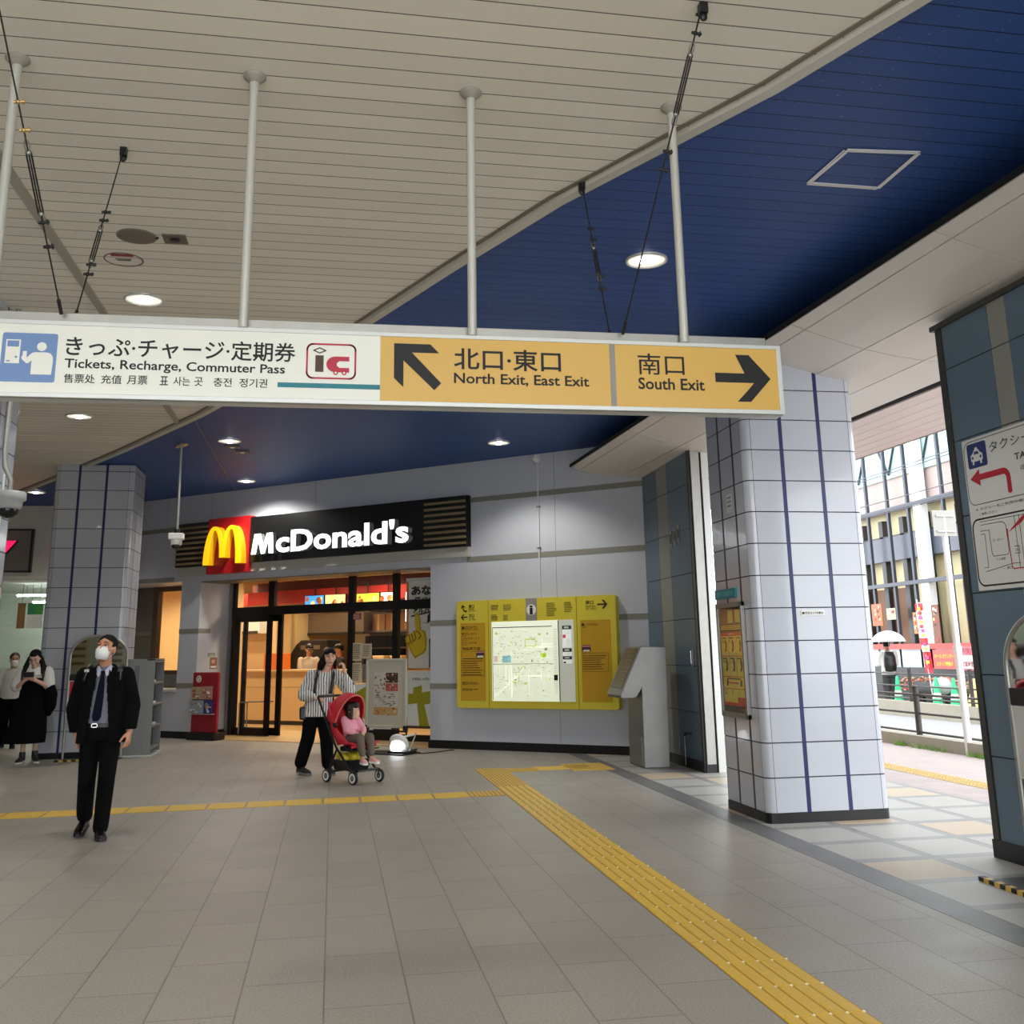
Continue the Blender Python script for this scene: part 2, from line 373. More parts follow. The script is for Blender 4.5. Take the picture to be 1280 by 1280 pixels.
# soffit on the right: a curved run of panels, sheared slightly with the building
SH = -0.045
def sx(x, y): return x + SH * (y - 8.1)
prof = [(3.92, 4.262), (4.05, 4.215), (4.33, 4.125), (4.6, 4.055), (4.9, 4.0), (5.17, 3.968), (5.72, 3.95)]
seams = [-4.0, -1.4, 1.2, 3.9, 6.0, 8.1, 10.3, 12.6, 15.4]
s = MB()
brk = [1, 3, 5]
for a, b in zip(seams[:-1], seams[1:]):
    segs = [prof[0:2], prof[1:4], prof[3:6], prof[5:7]]
    for sg in segs:
        n = len(sg); g = 0.006; low = []; 
        P = [Vector(q) for q in sg]
        P[0] = P[0] + (P[1] - P[0]).normalized() * g; P[-1] = P[-1] + (P[-2] - P[-1]).normalized() * g
        ya, yb = a + g, b - g
        vs = [(sx(p.x, y), y, p.y + dz) for dz in (0, 0.02) for y in (ya, yb) for p in P]
        fs = [(i + 1, i, n + i, n + i + 1) for i in range(n - 1)] + [(2 * n + i, 2 * n + i + 1, 3 * n + i + 1, 3 * n + i) for i in range(n - 1)]
        fs += [(i, i + 1, 2 * n + i + 1, 2 * n + i) for i in range(n - 1)] + [(n + i + 1, n + i, 3 * n + i, 3 * n + i + 1) for i in range(n - 1)]
        fs += [(0, 2 * n, 3 * n, n), (n - 1, 2 * n - 1, 4 * n - 1, 3 * n - 1)]
        s.add(vs, fs, m_soffit, False)
# dark backing behind the seams
n = len(prof); vs = [(sx(x, y), y, z + 0.03) for y in (-4, 15.4) for x, z in prof]
s.add(vs, [(i + 1, i, n + i, n + i + 1) for i in range(n - 1)], m_blackgap)
# front lip and the black gap above it
for y0, y1 in ((-4, 15.4),):
    s.add([(sx(3.905, y0), y0, 4.255), (sx(3.905, y1), y1, 4.255), (sx(3.905, y1), y1, 4.31), (sx(3.905, y0), y0, 4.31)], [(0, 1, 2, 3)], m_blackgap)
    s.add([(sx(3.905, y0), y0, 4.31), (sx(3.905, y1), y1, 4.31), (sx(4.62, y1), y1, 4.34), (sx(4.62, y0), y0, 4.34)], [(0, 1, 2, 3)], m_blackgap)
    s.add([(sx(4.62, y0), y0, 4.34), (sx(4.62, y1), y1, 4.34), (sx(4.62, y1), y1, 4.67), (sx(4.62, y0), y0, 4.67)], [(0, 1, 2, 3)], m_blackgap)
s.build('ceiling_soffit', kind='structure')
s = MB()
m_canopy = mat('canopy_panel', (226, 208, 204), 0.3, noise=0.03, scale=2)
xs = [5.80, 6.02, 6.24, 6.46, 6.68, 6.90, 7.10]
for x0, x1 in zip(xs[:-1], xs[1:]):
    for y0, y1 in ((-4, 3.4), (3.4, 10.8), (10.8, 18.2), (18.2, 26)):
        vs = [(sx(x, y), y, z) for z in (3.93, 3.95) for x, y in ((x0 + 0.004, y0 + .004), (x1 - 0.004, y0 + .004), (x1 - 0.004, y1 - .004), (x0 + 0.004, y1 - .004))]
        s.add(vs, [(0, 3, 2, 1), (4, 5, 6, 7), (0, 1, 5, 4), (1, 2, 6, 5), (2, 3, 7, 6), (3, 0, 4, 7)], m_canopy)
for xx, wd in ((5.735, 0.02), (5.775, 0.03)):
    s.add([(sx(xx, y), y, 3.945) for y in (-4, 26)] + [(sx(xx + wd, y), y, 3.945) for y in (26, -4)], [(0, 3, 2, 1)], m_blackgap)
s.add([(sx(5.70, y), y, 3.975) for y in (-4, 26)] + [(sx(7.10, y), y, 3.975) for y in (26, -4)], [(0, 3, 2, 1)], m_blackgap)
s.add([(sx(7.11, y), y, 3.92) for y in (-4, 26)] + [(sx(7.11, y), y, 4.5) for y in (26, -4)], [(0, 1, 2, 3)], m_canopy)
s.build('ceiling_canopy', kind='structure')

# ------------------------------------------------------------------ tiled pillars
def pillar(name, x0, y0, wx, wy, ztop, cols, cold, rows, base=0.083, label=None):
    """rounded tiled pillar; cols = joints along the front, cold = joints along the sides"""
    r = 0.075; b = MB()
    def outline(e, seg=5):   # offset e outward
        pts = []
        for cx, cy, a in ((x0 + wx - r, y0 + r, 270), (x0 + wx - r, y0 + wy - r, 0), (x0 + r, y0 + wy - r, 90), (x0 + r, y0 + r, 180)):
            pts.append([(cx + (r + e) * math.cos(math.radians(a + 90 * i / seg)), cy + (r + e) * math.sin(math.radians(a + 90 * i / seg))) for i in range(seg + 1)])
        return pts
    core = [p for c_ in outline(-0.006) for p in c_]
    b.plan(core, 0, ztop, m_grout)
    b.plan([p for c_ in outline(0.004) for p in c_], 0, base, m_dark)
    cor = outline(0.0); ci = outline(-0.02)
    g = 0.005
    paths = []
    # straight faces: from / to / outward normal
    F = [((x0 + r, y0), (1, 0), wx - 2 * r, cols, True), ((x0 + wx, y0 + r), (0, 1), wy - 2 * r, cold, False),
         ((x0 + wx - r, y0 + wy), (-1, 0), wx - 2 * r, cols, True), ((x0, y0 + wy - r), (0, -1), wy - 2 * r, cold, False)]
    for (ox, oy), (dx, dy), L, js, front in F:
        e = [0] + js + [L]
        for i in range(len(e) - 1):
            a0 = e[i] + (g if i else 0); a1 = e[i + 1] - (g if i < len(e) - 2 else 0)
            if i > 0: a0 += 0.0105
            if i < len(e) - 2: a1 -= 0.0105
            paths.append([(ox + dx * a0, oy + dy * a0), (ox + dx * a1, oy + dy * a1)])
        for j in js:
            q = [(ox + dx * (j + k), oy + dy * (j + k)) for k in (-0.016, 0.016)]
            nx, ny = dy, -dx
            b.plan([(q[0][0] - nx * .006, q[0][1] - ny * .006), (q[1][0] - nx * .006, q[1][1] - ny * .006), (q[1][0] - nx * .0005, q[1][1] - ny * .0005), (q[0][0] - nx * .0005, q[0][1] - ny * .0005)], base, ztop, m_stripe if front else m_stripe2)
    # a face starts with a thin joint next to each rounded corner
    for c_ in cor: paths.append(c_)
    zs = [base + rows * k for k in range(int((ztop - base) / rows) + 1)] + [ztop]
    cx, cy = x0 + wx / 2, y0 + wy / 2
    for p in paths:
        n = len(p); corner = n > 2
        p = list(p)
        if corner:
            pass
        else:
            d = Vector(p[1]) - Vector(p[0]); t = d.normalized() * 0.004
            p = [tuple(Vector(p[0]) + t), tuple(Vector(p[1]) - t)]
        for z0, z1 in zip(zs[:-1], zs[1:]):
            if z1 - z0 < 0.02: continue
            vs = [(q[0], q[1], z) for z in (z0 + g, z1 - g) for q in p]
            b.add(vs, [(i, i + 1, n + i + 1, n + i) for i in range(n - 1)], m_tile, corner)
            inn = [(q[0] + (cx - q[0]) * 0.012, q[1] + (cy - q[1]) * 0.012) for q in p]
            for zz in (z0 + g, z1 - g):
                vs = [(q[0], q[1], zz) for q in p] + [(q[0], q[1], zz) for q in inn]
                b.add(vs, [(i, i + 1, n + i + 1, n + i) if zz > z0 + 0.1 else (n + i, n + i + 1, i + 1, i) for i in range(n - 1)], m_tile)
    return b.build(name, kind='structure', label=label)
pillar('pillar_right', 3.759, 8.959, 1.152, 1.01, 4.2, [0.303, 0.693], [0.296, 0.646], 0.2925)
pillar('pillar_left', -4.49, 17.4, 1.225, 1.07, 4.56, [0.305, 0.725], [0.31, 0.70], 0.3115, 0.088)
pillar('pillar_near_left', -4.095, 8.96, 1.175, 1.01, 4.56, [0.303, 0.693], [0.296, 0.646], 0.2925)

# ------------------------------------------------------------------ back wall with the restaurant front
WR = -39.52; WP = Vector((4.185, 15.095, 0)); WT = Vector((-0.7714, 0.6363, 0)); WN = Vector((-0.6363, -0.7714, 0))
def wpos(u, off=0.0, z=0.0): return WP + WT * u + WN * off + Vector((0, 0, z))
T = 0.92
b = MB()
for x0, x1, z0, z1 in ((-3.38, 0.60, 0, 4.8), (-9.2, -8.69, 0, 4.8), (-11.55, -9.2, 0, 0.88), (-11.55, -9.2, 2.9, 4.8), (-11.8, -11.55, 0, 4.8)):
    b.box((x0, 0, z0), (x1, T, z1), m_wall)
b.box((-8.69, 0, 2.875), (-3.38, 0.6, 4.8), m_wall); b.box((-8.69, 0.6, 2.945), (-3.38, T, 4.8), m_wall)
def bandrow(za, zb):
    for x0, x1 in ((-3.38, 0.60), (-9.2, -8.69), (-11.8, -11.55)):
        if za > 2.85: continue
        b.box((x0 - .004, -0.006, za), (x1 + .004, 0.3, zb), m_band)
    if za > 2.85:
        b.box((-2.66, -0.006, za), (0.60, 0.001, zb), m_band); b.box((-11.8, -0.006, za), (-9.42, 0.001, zb), m_band)
    if 0.88 <= za < 2.85: b.box((-11.55, T - 0.1, za), (-10.86, T - 0.05, zb), m_band)
for za, zb in ((0.915, 1.0), (1.915, 2.0), (2.915, 3.0), (3.885, 3.97)): bandrow(za, zb)
for x in (-1.02, -5.9, -8.5, -9.7, -11.4):
    b.box((x - 0.003, -0.002, 3.98 if x < -3 else 0.12), (x + 0.003, 0.01, 4.8), m_joint)
# brown soffit above the shop front
b.box((-8.69, 0.0, 2.86), (-3.38, 0.6, 2.88), mat('brown_soffit', (122, 108, 84), 0.45))
b.build('wall_back', kind='structure', loc=WP, rot=WR)
b = MB()
for x0, x1 in ((-3.39, 0.60), (-11.8, -8.68)): b.box((x0, -0.012, 0), (x1, 0.05, 0.125), m_dark)
b.box((-3.42, 0.0, 0), (-3.37, T, 0.125), m_dark); b.box((-8.69, 0, 0), (-8.66, T, 0.125), m_dark)
b.build('baseboard_back', kind='structure', loc=WP, rot=WR)

# window recess at the far left of the front: lit room behind
m_brown = mat('brown_window_frame', (92, 70, 48), 0.4)
m_cream = mat('cream_room_wall', (226, 196, 140), 0.6, noise=0.04)
b = MB()
b.box((-11.55, T - 0.06, 0.88), (-10.84, T, 2.9), mat('taupe_panel', (116, 106, 96), 0.5))
b.box((-10.88, T - 0.12, 1.18), (-10.74, T, 2.9), m_brown); b.box((-10.8, T - 0.10, 2.80), (-9.2, T, 2.9), m_brown)
b.box((-10.88, T - 0.12, 1.14), (-9.2, T, 1.22), m_brown)
b.box((-11.55, T - 0.08, 0.88), (-9.2, T - 0.02, 1.16), m_steel2)
wf = b.build('window_1', kind='structure', loc=WP, rot=WR)
b = MB(); b.box((-10.74, T - 0.05, 1.22), (-9.2, T - 0.045, 2.80), glass('clear_glass')); b.build('window_pane', wf)
b = MB(); b.box((-11.55, -0.02, 0.84), (-9.2, T, 0.885), m_alu); b.build('window_sill', wf)

# ------------------------------------------------------------------ blue-grey side walls
def panelwall(name, X, ya, yb, ztop, strips, rows, near, thick=0.16, endcap=None):
    """wall facing -X between ya < yb; strips = grey strips (y0, y1); 'near' says which end carries the dark frame"""
    b = MB(); b.box((X + 0.012, ya, 0), (X + thick, yb, ztop), m_blackgap)
    e0, e1 = (ya, yb - 0.07) if near == 'far' else (ya + 0.075, yb)
    cuts = sorted([e0, e1] + [v for st in strips for v in st])
    zs = [0.12] + [z for z in rows if 0.2 < z < ztop - 0.05] + [ztop]
    for y0, y1 in zip(cuts[:-1], cuts[1:]):
        m = m_greystrip if any(abs(y0 - s_[0]) < 1e-6 for s_ in strips) else m_bluepan
        for z0, z1 in zip(zs[:-1], zs[1:]): b.box((X, y0 + 0.004, z0 + 0.004), (X + 0.02, y1 - 0.004, z1 - 0.004), m)
    if near == 'far': b.box((X - 0.012, yb - 0.066, 0.1), (X + thick, yb, ztop), m_frame)
    else: b.box((X - 0.012, ya, 0.1), (X + thick, ya + 0.07, ztop), m_frame)
    b.build(name, kind='structure')
    b = MB(); b.box((X - 0.02, ya - (0.02 if near != 'far' else 0), 0), (X + thick, yb + (0.008 if near == 'far' else 0), 0.125), m_dark)
    b.build('baseboard_' + name.split('_', 1)[1], kind='structure')
rows_r = [0.11 + 0.583 * k for k in range(1, 7)]
panelwall('wall_right', 4.73, -3.0, 7.207, 3.96, [(6.343, 6.551), (5.1, 5.3), (3.9, 4.1), (2.7, 2.9), (1.5, 1.7)], [0.698, 1.27, 1.86, 2.44, 3.02, 3.60], 'far')
b = MB(); b.box((4.70, -3, 3.945), (4.9, 7.25, 3.985), m_frame); b.build('trim_wall_right', kind='structure')
panelwall('wall_corner', 4.55, 12.70, 14.80, 4.26, [(13.64, 14.12)], [0.698, 1.27, 1.86, 2.44, 3.02, 3.60, 4.1], 'near', 0.13)
b = MB(); b.box((4.565, 12.66, 0.09), (4.68, 12.70, 4.25), m_steel); b.box((4.68, 12.68, 0.0), (4.71, 12.70, 4.25), m_blackgap); b.box((4.71, 12.66, 0.0), (4.80, 12.70, 4.25), m_alu); b.box((4.55, 12.655, 0), (4.68, 12.71, 0.1), m_dark)
b.build('trim_wall_corner', kind='structure')
for z, y in ((3.0, 12.99), (1.58, 12.95)): pass
# far left: rest of the hall, closed off
b = MB(); b.box((-13, -4, 0), (-12.8, 32, 4.6), m_wall); b.build('wall_left_light_block', kind='structure')  # unseen wall added on the left so side daylight stays out of the hall
b = MB(); b.box((-13, 31, 0), (-4, 31.2, 4.6), m_wall); b.build('wall_far', kind='structure')
b = MB(); b.box((-13, -2.3, 0), (-4.6, -2.1, 4.6), mat('green_grey_wall', (176, 184, 170), 0.5, noise=0.03)); b.build('wall_rear', kind='structure')
# ------------------------------------------------------------------ outside
m_side = tile_mat('pinkish_sidewalk', (168, 154, 150), (161, 149, 146), (138, 130, 128), 0.3, 0.3, (0, 0, 0), 0.004, 0, 0.7)
b = MB(); b.box((6.22, -8, -0.3), (8.6, 40, 0.0), m_side); b.build('sidewalk', kind='structure')
b = MB(); b.box((8.6, -30, -0.35), (60, 70, -0.05), mat('pale_asphalt', (150, 150, 152), 0.9, noise=0.08, scale=4)); b.box((-30, -40, -0.35), (8.6, -6, -0.02), mat('pale_bounce_ground', (232, 230, 226), 0.9)); b.build('ground', kind='structure')  # unseen ground behind the camera made very pale to bounce daylight onto the ceiling
# ------------------------------------------------------------------ hanging direction sign
m_spanel = mat('sign_white_panel', (236, 236, 224), 0.35, noise=0.02, scale=2)
m_syel = mat('sign_yellow_panel', (218, 174, 86), 0.4, noise=0.03, scale=2)
m_pict = mat('pictogram_blue', (112, 142, 190), 0.5)
m_teal = mat('teal_line', (24, 122, 134), 0.5)
m_crim = mat('sign_crimson', (186, 30, 60), 0.5)
m_umber = mat('sign_umber', (70, 44, 30), 0.5)
m_sgrey = mat('sign_grey_divider', (146, 142, 134), 0.5)
S = thing('hanging_sign', 'long white and yellow direction sign hung from the ceiling on four steel rods', 'sign', (0.085, 5.157, 2.737))
XL, XR = -2.36, 2.337
b = MB(); b.box((XL, 0.012, 0), (XR, 0.115, 0.392), m_alu); b.build('housing', S, bevel=0.004)
b = MB()
for a, c_ in (((XL, 0, 0.37), (XR, 0.03, 0.392)), ((XL, 0, 0), (XR, 0.03, 0.024)), ((XR - 0.026, 0, 0.02), (XR, 0.03, 0.375)), ((XL, 0, 0.02), (XL + 0.026, 0.03, 0.375))): b.box(a, c_, m_alu)
b.build('frame', S, bevel=0.003)
b = MB(); b.box((XL + 0.02, 0.03, 0.395), (XR - 0.07, 0.10, 0.445), m_steel); b.build('cable_duct', S, bevel=0.004)
b = MB(); b.box((XL + 0.03, 0.007, 0.024), (0.124, 0.014, 0.37), m_spanel); b.build('white_panel', S, label='white panel with ticket pictogram')
b = MB(); b.box((0.125, 0.007, 0.024), (XR - 0.026, 0.014, 0.37), m_syel); b.box((1.354, 0.004, 0.024), (1.384, 0.008, 0.37), m_sgrey); b.build('yellow_panel', S, label='yellow panel with black arrows')
y = 0.0055
b = MB()
b.rrect(-1.716, 0.075, -1.46, 0.324, 0.012, y, m_pict); b.rrect(-1.99, 0.075, -1.734, 0.324, 0.012, y, m_pict)
b.box((-1.697, y - .001, 0.168), (-1.63, y, 0.289), m_spanel); b.box((-1.691, y - .002, 0.252), (-1.637, y - .001, 0.283), m_pict)
b.box((-1.69, y - .002, 0.176), (-1.672, y - .001, 0.182), m_pict); b.disc(-1.646, 0.2, 0.006, y - .002, m_pict, .001, 10)
b.disc(-1.531, 0.256, 0.0225, y - .001, m_spanel, .001)
b.prism([(-1.573, 0.114), (-1.478, 0.114), (-1.474, 0.175), (-1.476, 0.205), (-1.488, 0.222), (-1.505, 0.227), (-1.56, 0.227), (-1.575, 0.222), (-1.596, 0.199), (-1.598, 0.203), (-1.598, 0.231), (-1.616, 0.231), (-1.617, 0.208), (-1.622, 0.2), (-1.617, 0.188), (-1.598, 0.17), (-1.588, 0.17), (-1.573, 0.185)], y - .001, y, m_spanel)
b.build('ticket_pictogram', S)
yt = y - .0003
lines(S, (0, 0, 0), [('きっぷ·チャージ·定期券', -1.42, 0.213, 1.112, 0.104, 0.012), ('Tickets, Recharge, Commuter Pass', -1.42, 0.138, 1.062, 0.062, 0.016)] +
    [(t_, x0, 0.076, x1 - x0, 0.046, 0.008) for t_, x0, x1 in (('售票处', -1.418, -1.272), ('充值', -1.243, -1.146), ('月票', -1.121, -1.024), ('표', -0.965, -0.925), ('사는', -0.90, -0.82), ('곳', -0.80, -0.758), ('충전', -0.706, -0.618), ('정기권', -0.58, -0.443))] +
    [('北口·東口', 0.508, 0.203, 0.575, 0.118, 0.014), ('North Exit, East Exit', 0.508, 0.118, 0.727, 0.066, 0.018), ('南口', 1.51, 0.205, 0.263, 0.119, 0.005), ('South Exit', 1.508, 0.122, 0.375, 0.066, 0.018)], yt, m_ink)
b = MB()
b.prism([(0.195, 0.334), (0.384, 0.334), (0.43, 0.287), (0.287, 0.287), (0.441, 0.125), (0.405, 0.086), (0.244, 0.243), (0.244, 0.099), (0.195, 0.147)], y - .001, y, m_ink); b.build('arrow_mark', S); b = MB()
b.prism([(1.947, 0.227), (2.118, 0.227), (2.02 + 0.05, 0.333), (2.148, 0.333), (2.268, 0.2), (2.145, 0.067), (2.068, 0.067), (2.118, 0.118), (2.17, 0.174), (1.947, 0.174)], y - .001, y, m_ink)
b.build('arrow_mark', S)
b = MB()
b.line([(p[0], p[1]) for p in rr(-0.249, 0.135, -0.004, 0.316, 0.03)], 0.009, y - .001, m_crim, .001, True)
b.prism([(-0.207, 0.256), (-0.165, 0.256), (-0.165, 0.168), (-0.207, 0.168)], y - .001, y, m_umber)
b.line([(-0.216, 0.282), (-0.186, 0.296), (-0.156, 0.282), (-0.186, 0.268)], 0.006, y - .001, m_umber, .001, True)
arc = [(-0.105 + 0.046 * math.cos(math.radians(a)), 0.21 + 0.042 * math.sin(math.radians(a))) for a in range(90, 271, 15)]
b.prism(arc + [(-0.035, 0.168), (-0.035, 0.192), (-0.085, 0.192), (-0.098, 0.203), (-0.098, 0.217), (-0.085, 0.228), (-0.035, 0.228), (-0.035, 0.252)], y - .001, y, m_crim)
for xx in (-0.103, -0.06): b.disc(xx, 0.165, 0.012, y - .0015, m_crim, .001, 14); b.disc(xx, 0.165, 0.006, y - .002, m_spanel, .001, 10)
b.build('card_emblem', S)
b = MB(); b.box((-0.392, y - .001, 0.082), (0.124, y, 0.107), m_teal); b.build('teal_line', S)
m_rod = mat('painted_rod', (206, 204, 196), 0.35, 0.2); m_rod2 = mat('painted_flange', (160, 154, 142), 0.45)
for xr in (-1.695, -0.489, 0.691, 1.865):
    x = xr - 0.085
    b = MB(); b.cyl((x, 0, 0.39), (x, 0, 1.815), 0.024, m_rod); rd = b.build('rod', S)
    b = MB(); b.lathe([(0.024, 1.775), (0.03, 1.78), (0.055, 1.80), (0.062, 1.808), (0.062, 1.822)], m_rod2, (x, 0, 0)); b.build('flange', rd)

# bracing cables of the sign
m_cable = mat('dark_cable', (42, 38, 34), 0.5, 0.4); m_clip = mat('brass_clip', (196, 166, 112), 0.35, 0.7)
def brace(a, e, label, top, clips):
    root = thing('brace_cable', label, 'cable', a, group='bracing cables of the hanging sign')
    A = Vector(a); E_ = Vector(e); D = E_ - A; P = lambda t: D * t
    b = MB(); b.tube([P(0), P(1)], 0.0042, m_cable, 6); b.build('cable', root)
    if top: b = MB(); b.box((-0.02, -0.02, -0.055), (0.02, 0.02, 0.0), m_black); b.ball((0, 0, -0.065), (0.022, 0.014, 0.03), m_black, 8); b.build('ceiling_anchor', root)
    for t, brass in clips:
        b = MB(); p = P(t); d = D.normalized(); s_ = d.cross(Vector((0, 1, 0))).normalized()
        mm = m_clip if brass else m_black
        b.cyl(p - s_ * 0.02, p + s_ * 0.03, 0.008, mm, n=8); b.ball(p, (0.013, 0.012, 0.012), mm, 8); b.cyl(p + s_ * 0.022 - d * 0.014, p + s_ * 0.022 + d * 0.014, 0.004, mm, n=6)
        b.build('wire_clip', root)
    t0 = clips[1][0] + 0.06; t1 = t0 + 0.17
    b = MB(); n1 = Vector((0, 1, 0)).cross(D.normalized()).normalized() * 0.011
    b.tube([P(t0) + n1, P(t1) + n1], 0.0045, m_black, 6); b.tube([P(t0) - n1, P(t1) - n1], 0.0045, m_black, 6)
    b.ball(P(t0), (0.015, 0.01, 0.015), m_steel2, 8); b.ball(P(t1), (0.015, 0.01, 0.015), m_steel2, 8)
    lp = [P(t0 - 0.035) + (P(0.035)) * (0.5 + 0.5 * math.cos(a_)) + n1 * math.sin(a_) for a_ in [i * PI / 6 for i in range(12)]]
    b.tube(lp, 0.0035, m_steel2, 6, True); b.tube([q + P(t1 - t0 + 0.035) for q in lp], 0.0035, m_steel2, 6, True)
    b.build('turnbuckle', root)
    b = MB(); b.cyl(P(0.955), P(1.0), 0.009, m_black, n=8); b.build('lower_clamp', root)
brace((-1.57, 4.22, Z), (-1.366, 5.15, 3.16), 'front bracing cable with brass clips at the left end of the hanging sign', True, [(0.40, True), (0.475, True), (0.73, False), (0.80, False)])
brace((-1.342, 6.105, Z), (-1.326, 5.24, 3.16), 'rear bracing cable behind the left part of the hanging sign', True, [(0.42, False), (0.47, False), (0.72, False), (0.77, False)])
brace((1.708, 4.194, Z), (1.514, 5.15, 3.16), 'front bracing cable passing the lit downlight at the right end of the hanging sign', True, [(0.03, False), (0.08, False), (0.42, False), (0.475, False)])
brace((1.579, 6.191, Z), (1.47, 5.24, 3.16), 'rear bracing cable behind the right part of the hanging sign', True, [(0.34, False), (0.41, False), (0.64, False), (0.72, False)])

# ------------------------------------------------------------------ ceiling lamps and fittings
m_lampring = mat('lamp_ring', (206, 205, 200), 0.3, 0.3)
m_lampglow = mat('lamp_reflector', (250, 248, 240), 0.3, emit=(255, 250, 236), es=0.55)
m_bulb = mat('lamp_bulb', (255, 255, 250), 0.3, emit=(255, 252, 244), es=14)
def downlight(x, y, label, power, r=0.17, col=(1.0, 0.97, 0.90), zc=Z, angle=128):
    root = thing('ceiling_downlight', label, 'ceiling light', (x, y, zc), group='ceiling downlights')
    b = MB(); b.lathe([(r, 0.004), (r, -0.012), (r - 0.012, -0.016), (r - 0.02, -0.008), (r - 0.024, -0.003)], m_lampring, n=28); b.build('trim_ring', root)
    b = MB(); b.lathe([(r - 0.022, -0.003), (r - 0.05, -0.0028), (0.0, -0.0025)], m_lampglow, n=28); b.build('reflector', root)
    b = MB(); b.ball((0, 0, -0.012), (0.055, 0.055, 0.022), m_bulb, 14); b.build('bulb', root)
    l = bpy.data.lights.new('downlight_beam', 'SPOT'); l.energy = power; l.color = col; l.spot_size = math.radians(angle); l.spot_blend = 0.5; l.shadow_soft_size = 0.12
    lo = bpy.data.objects.new('downlight_beam', l); COL.objects.link(lo); lo.parent = root; lo.location = (0, 0, -0.05)
    return root
downlight(-1.707, 8.971, 'round downlight in the white ceiling just above the left part of the hanging sign', LAMP)
downlight(2.431, 7.503, 'bright round downlight in the blue ceiling seen beside a hanging rod', LAMP)
downlight(-3.32, 13.759, 'round downlight in the white ceiling below the ticket pictogram of the hanging sign', LAMP)
downlight(-1.561, 15.226, 'round downlight in the blue ceiling beside the small sensors', LAMP * 0.8)
downlight(-1.606, 18.867, 'round downlight in the blue ceiling closest to the restaurant signboard', LAMP * 1.9, angle=152)
downlight(2.398, 15.0, 'round downlight in the blue ceiling above the map board wall', LAMP * 1.5)
downlight(-5.594, 20.454, 'small lit downlight in the blue ceiling behind the left tiled pillar', LAMP * 0.6)
# more of the same grid behind the camera
downlight(-1.7, 2.2, 'round downlight in the white ceiling behind the viewer', LAMP * 1.3); downlight(2.2, 1.2, 'round downlight in the white ceiling behind the viewer', LAMP * 1.3); downlight(-3.5, 5.0, 'round downlight in the white ceiling out past the left end of the hanging sign', LAMP * 1.6); downlight(-5.6, 8.9, 'round downlight in the white ceiling beyond the near left pillar', LAMP)
m_spk = mat('speaker_grille', (122, 112, 98), 0.7); m_fit = mat('fitting_grey', (110, 102, 90), 0.6)
r_ = thing('ceiling_speaker', 'flat round grey speaker grille in the white ceiling', 'speaker', (-1.514, 7.52, Z))
b = MB(); b.lathe([(0.145, 0.003), (0.145, -0.006), (0.135, -0.009), (0, -0.009)], m_spk, n=26); b.build('grille', r_)
r_ = thing('ceiling_camera_plate', 'small square grey plate with a black round lens in the white ceiling', 'ceiling fitting', (-1.24, 7.531, Z))
b = MB(); b.box((-0.085, -0.085, -0.01), (0.085, 0.085, 0.002), m_fit); b.build('plate', r_)
b = MB(); b.lathe([(0.04, -0.008), (0.035, -0.02), (0, -0.02)], m_black, n=16); b.build('lens', r_)
r_ = thing('ceiling_nozzle', 'tiny dark nozzle between the speaker and the square plate on the white ceiling', 'ceiling fitting', (-1.37, 7.525, Z))
b = MB(); b.lathe([(0.014, 0.002), (0.012, -0.015), (0, -0.015)], m_black, n=10); b.build('tip', r_)
r_ = thing('smoke_hatch', 'round smoke hatch with a red strip on the white ceiling', 'ceiling fitting', (-1.70, 8.02, Z))
b = MB(); b.lathe([(0.15, 0.001), (0.15, -0.004), (0.14, -0.004), (0.14, 0.001)], m_fit, n=28); b.build('ring', r_)
b = MB(); b.box((-0.08, -0.12, -0.005), (0.09, -0.075, 0.001), mat('red_strip', (150, 48, 44), 0.5)); b.build('red_strip', r_)
b = MB(); b.box((-0.06, -0.02, -0.004), (0.06, -0.005, 0.001), m_fit); b.box((-0.05, 0.01, -0.004), (0.05, 0.02, 0.001), m_fit); b.build('legend', r_)
for yy, lb in ((15.65, 'small square sensor in the blue ceiling, the nearer of a pair beside a downlight'), (16.05, 'small square sensor in the blue ceiling, the farther of a pair beside a downlight')):
    r_ = thing('ceiling_sensor', lb, 'sensor', (-1.56 + (yy - 15.65) * 0.3, yy, Z), group='ceiling sensors')
    b = MB(); b.box((-0.1, -0.07, -0.018), (0.1, 0.07, 0.014), m_fit); b.build('housing', r_); b = MB(); b.ball((0, 0, -0.018), (0.04, 0.04, 0.012), m_white, 10); b.build('eye', r_)
# taped access hatch in the blue ceiling
r_ = thing('access_hatch', 'square hatch outlined with crinkled white tape in the blue ceiling', 'ceiling hatch', (3.386, 5.77, Z + 0.01))
m_tape = mat('white_tape', (246, 246, 250), 0.6, noise=0.1, scale=40)
b = MB(); b.box((-0.225, -0.24, -0.004), (0.225, 0.235, 0.004), blue_ceil); b.build('panel', r_)
Q = [(-0.235, -0.245), (0.245, -0.275), (0.25, 0.25), (-0.265, 0.235)]
for i in range(4):
    a, e = Vector(Q[i]), Vector(Q[(i + 1) % 4]); b = MB()
    for k in range(3):
        nn = Vector((-(e - a).y, (e - a).x)).normalized() * (0.014 * (k - 1)); j = [Vector((random.uniform(-.006, .006), random.uniform(-.006, .006))) for _ in range(2)]
        p, q = a + nn + j[0], e + nn + j[1]; w_ = Vector((-(q - p).y, (q - p).x)).normalized() * 0.0055
        b.plan([tuple(p - w_), tuple(q - w_), tuple(q + w_), tuple(p + w_)], -0.007 - .0005 * k, -0.0045, m_tape)
    b.build('tape_strip', r_)

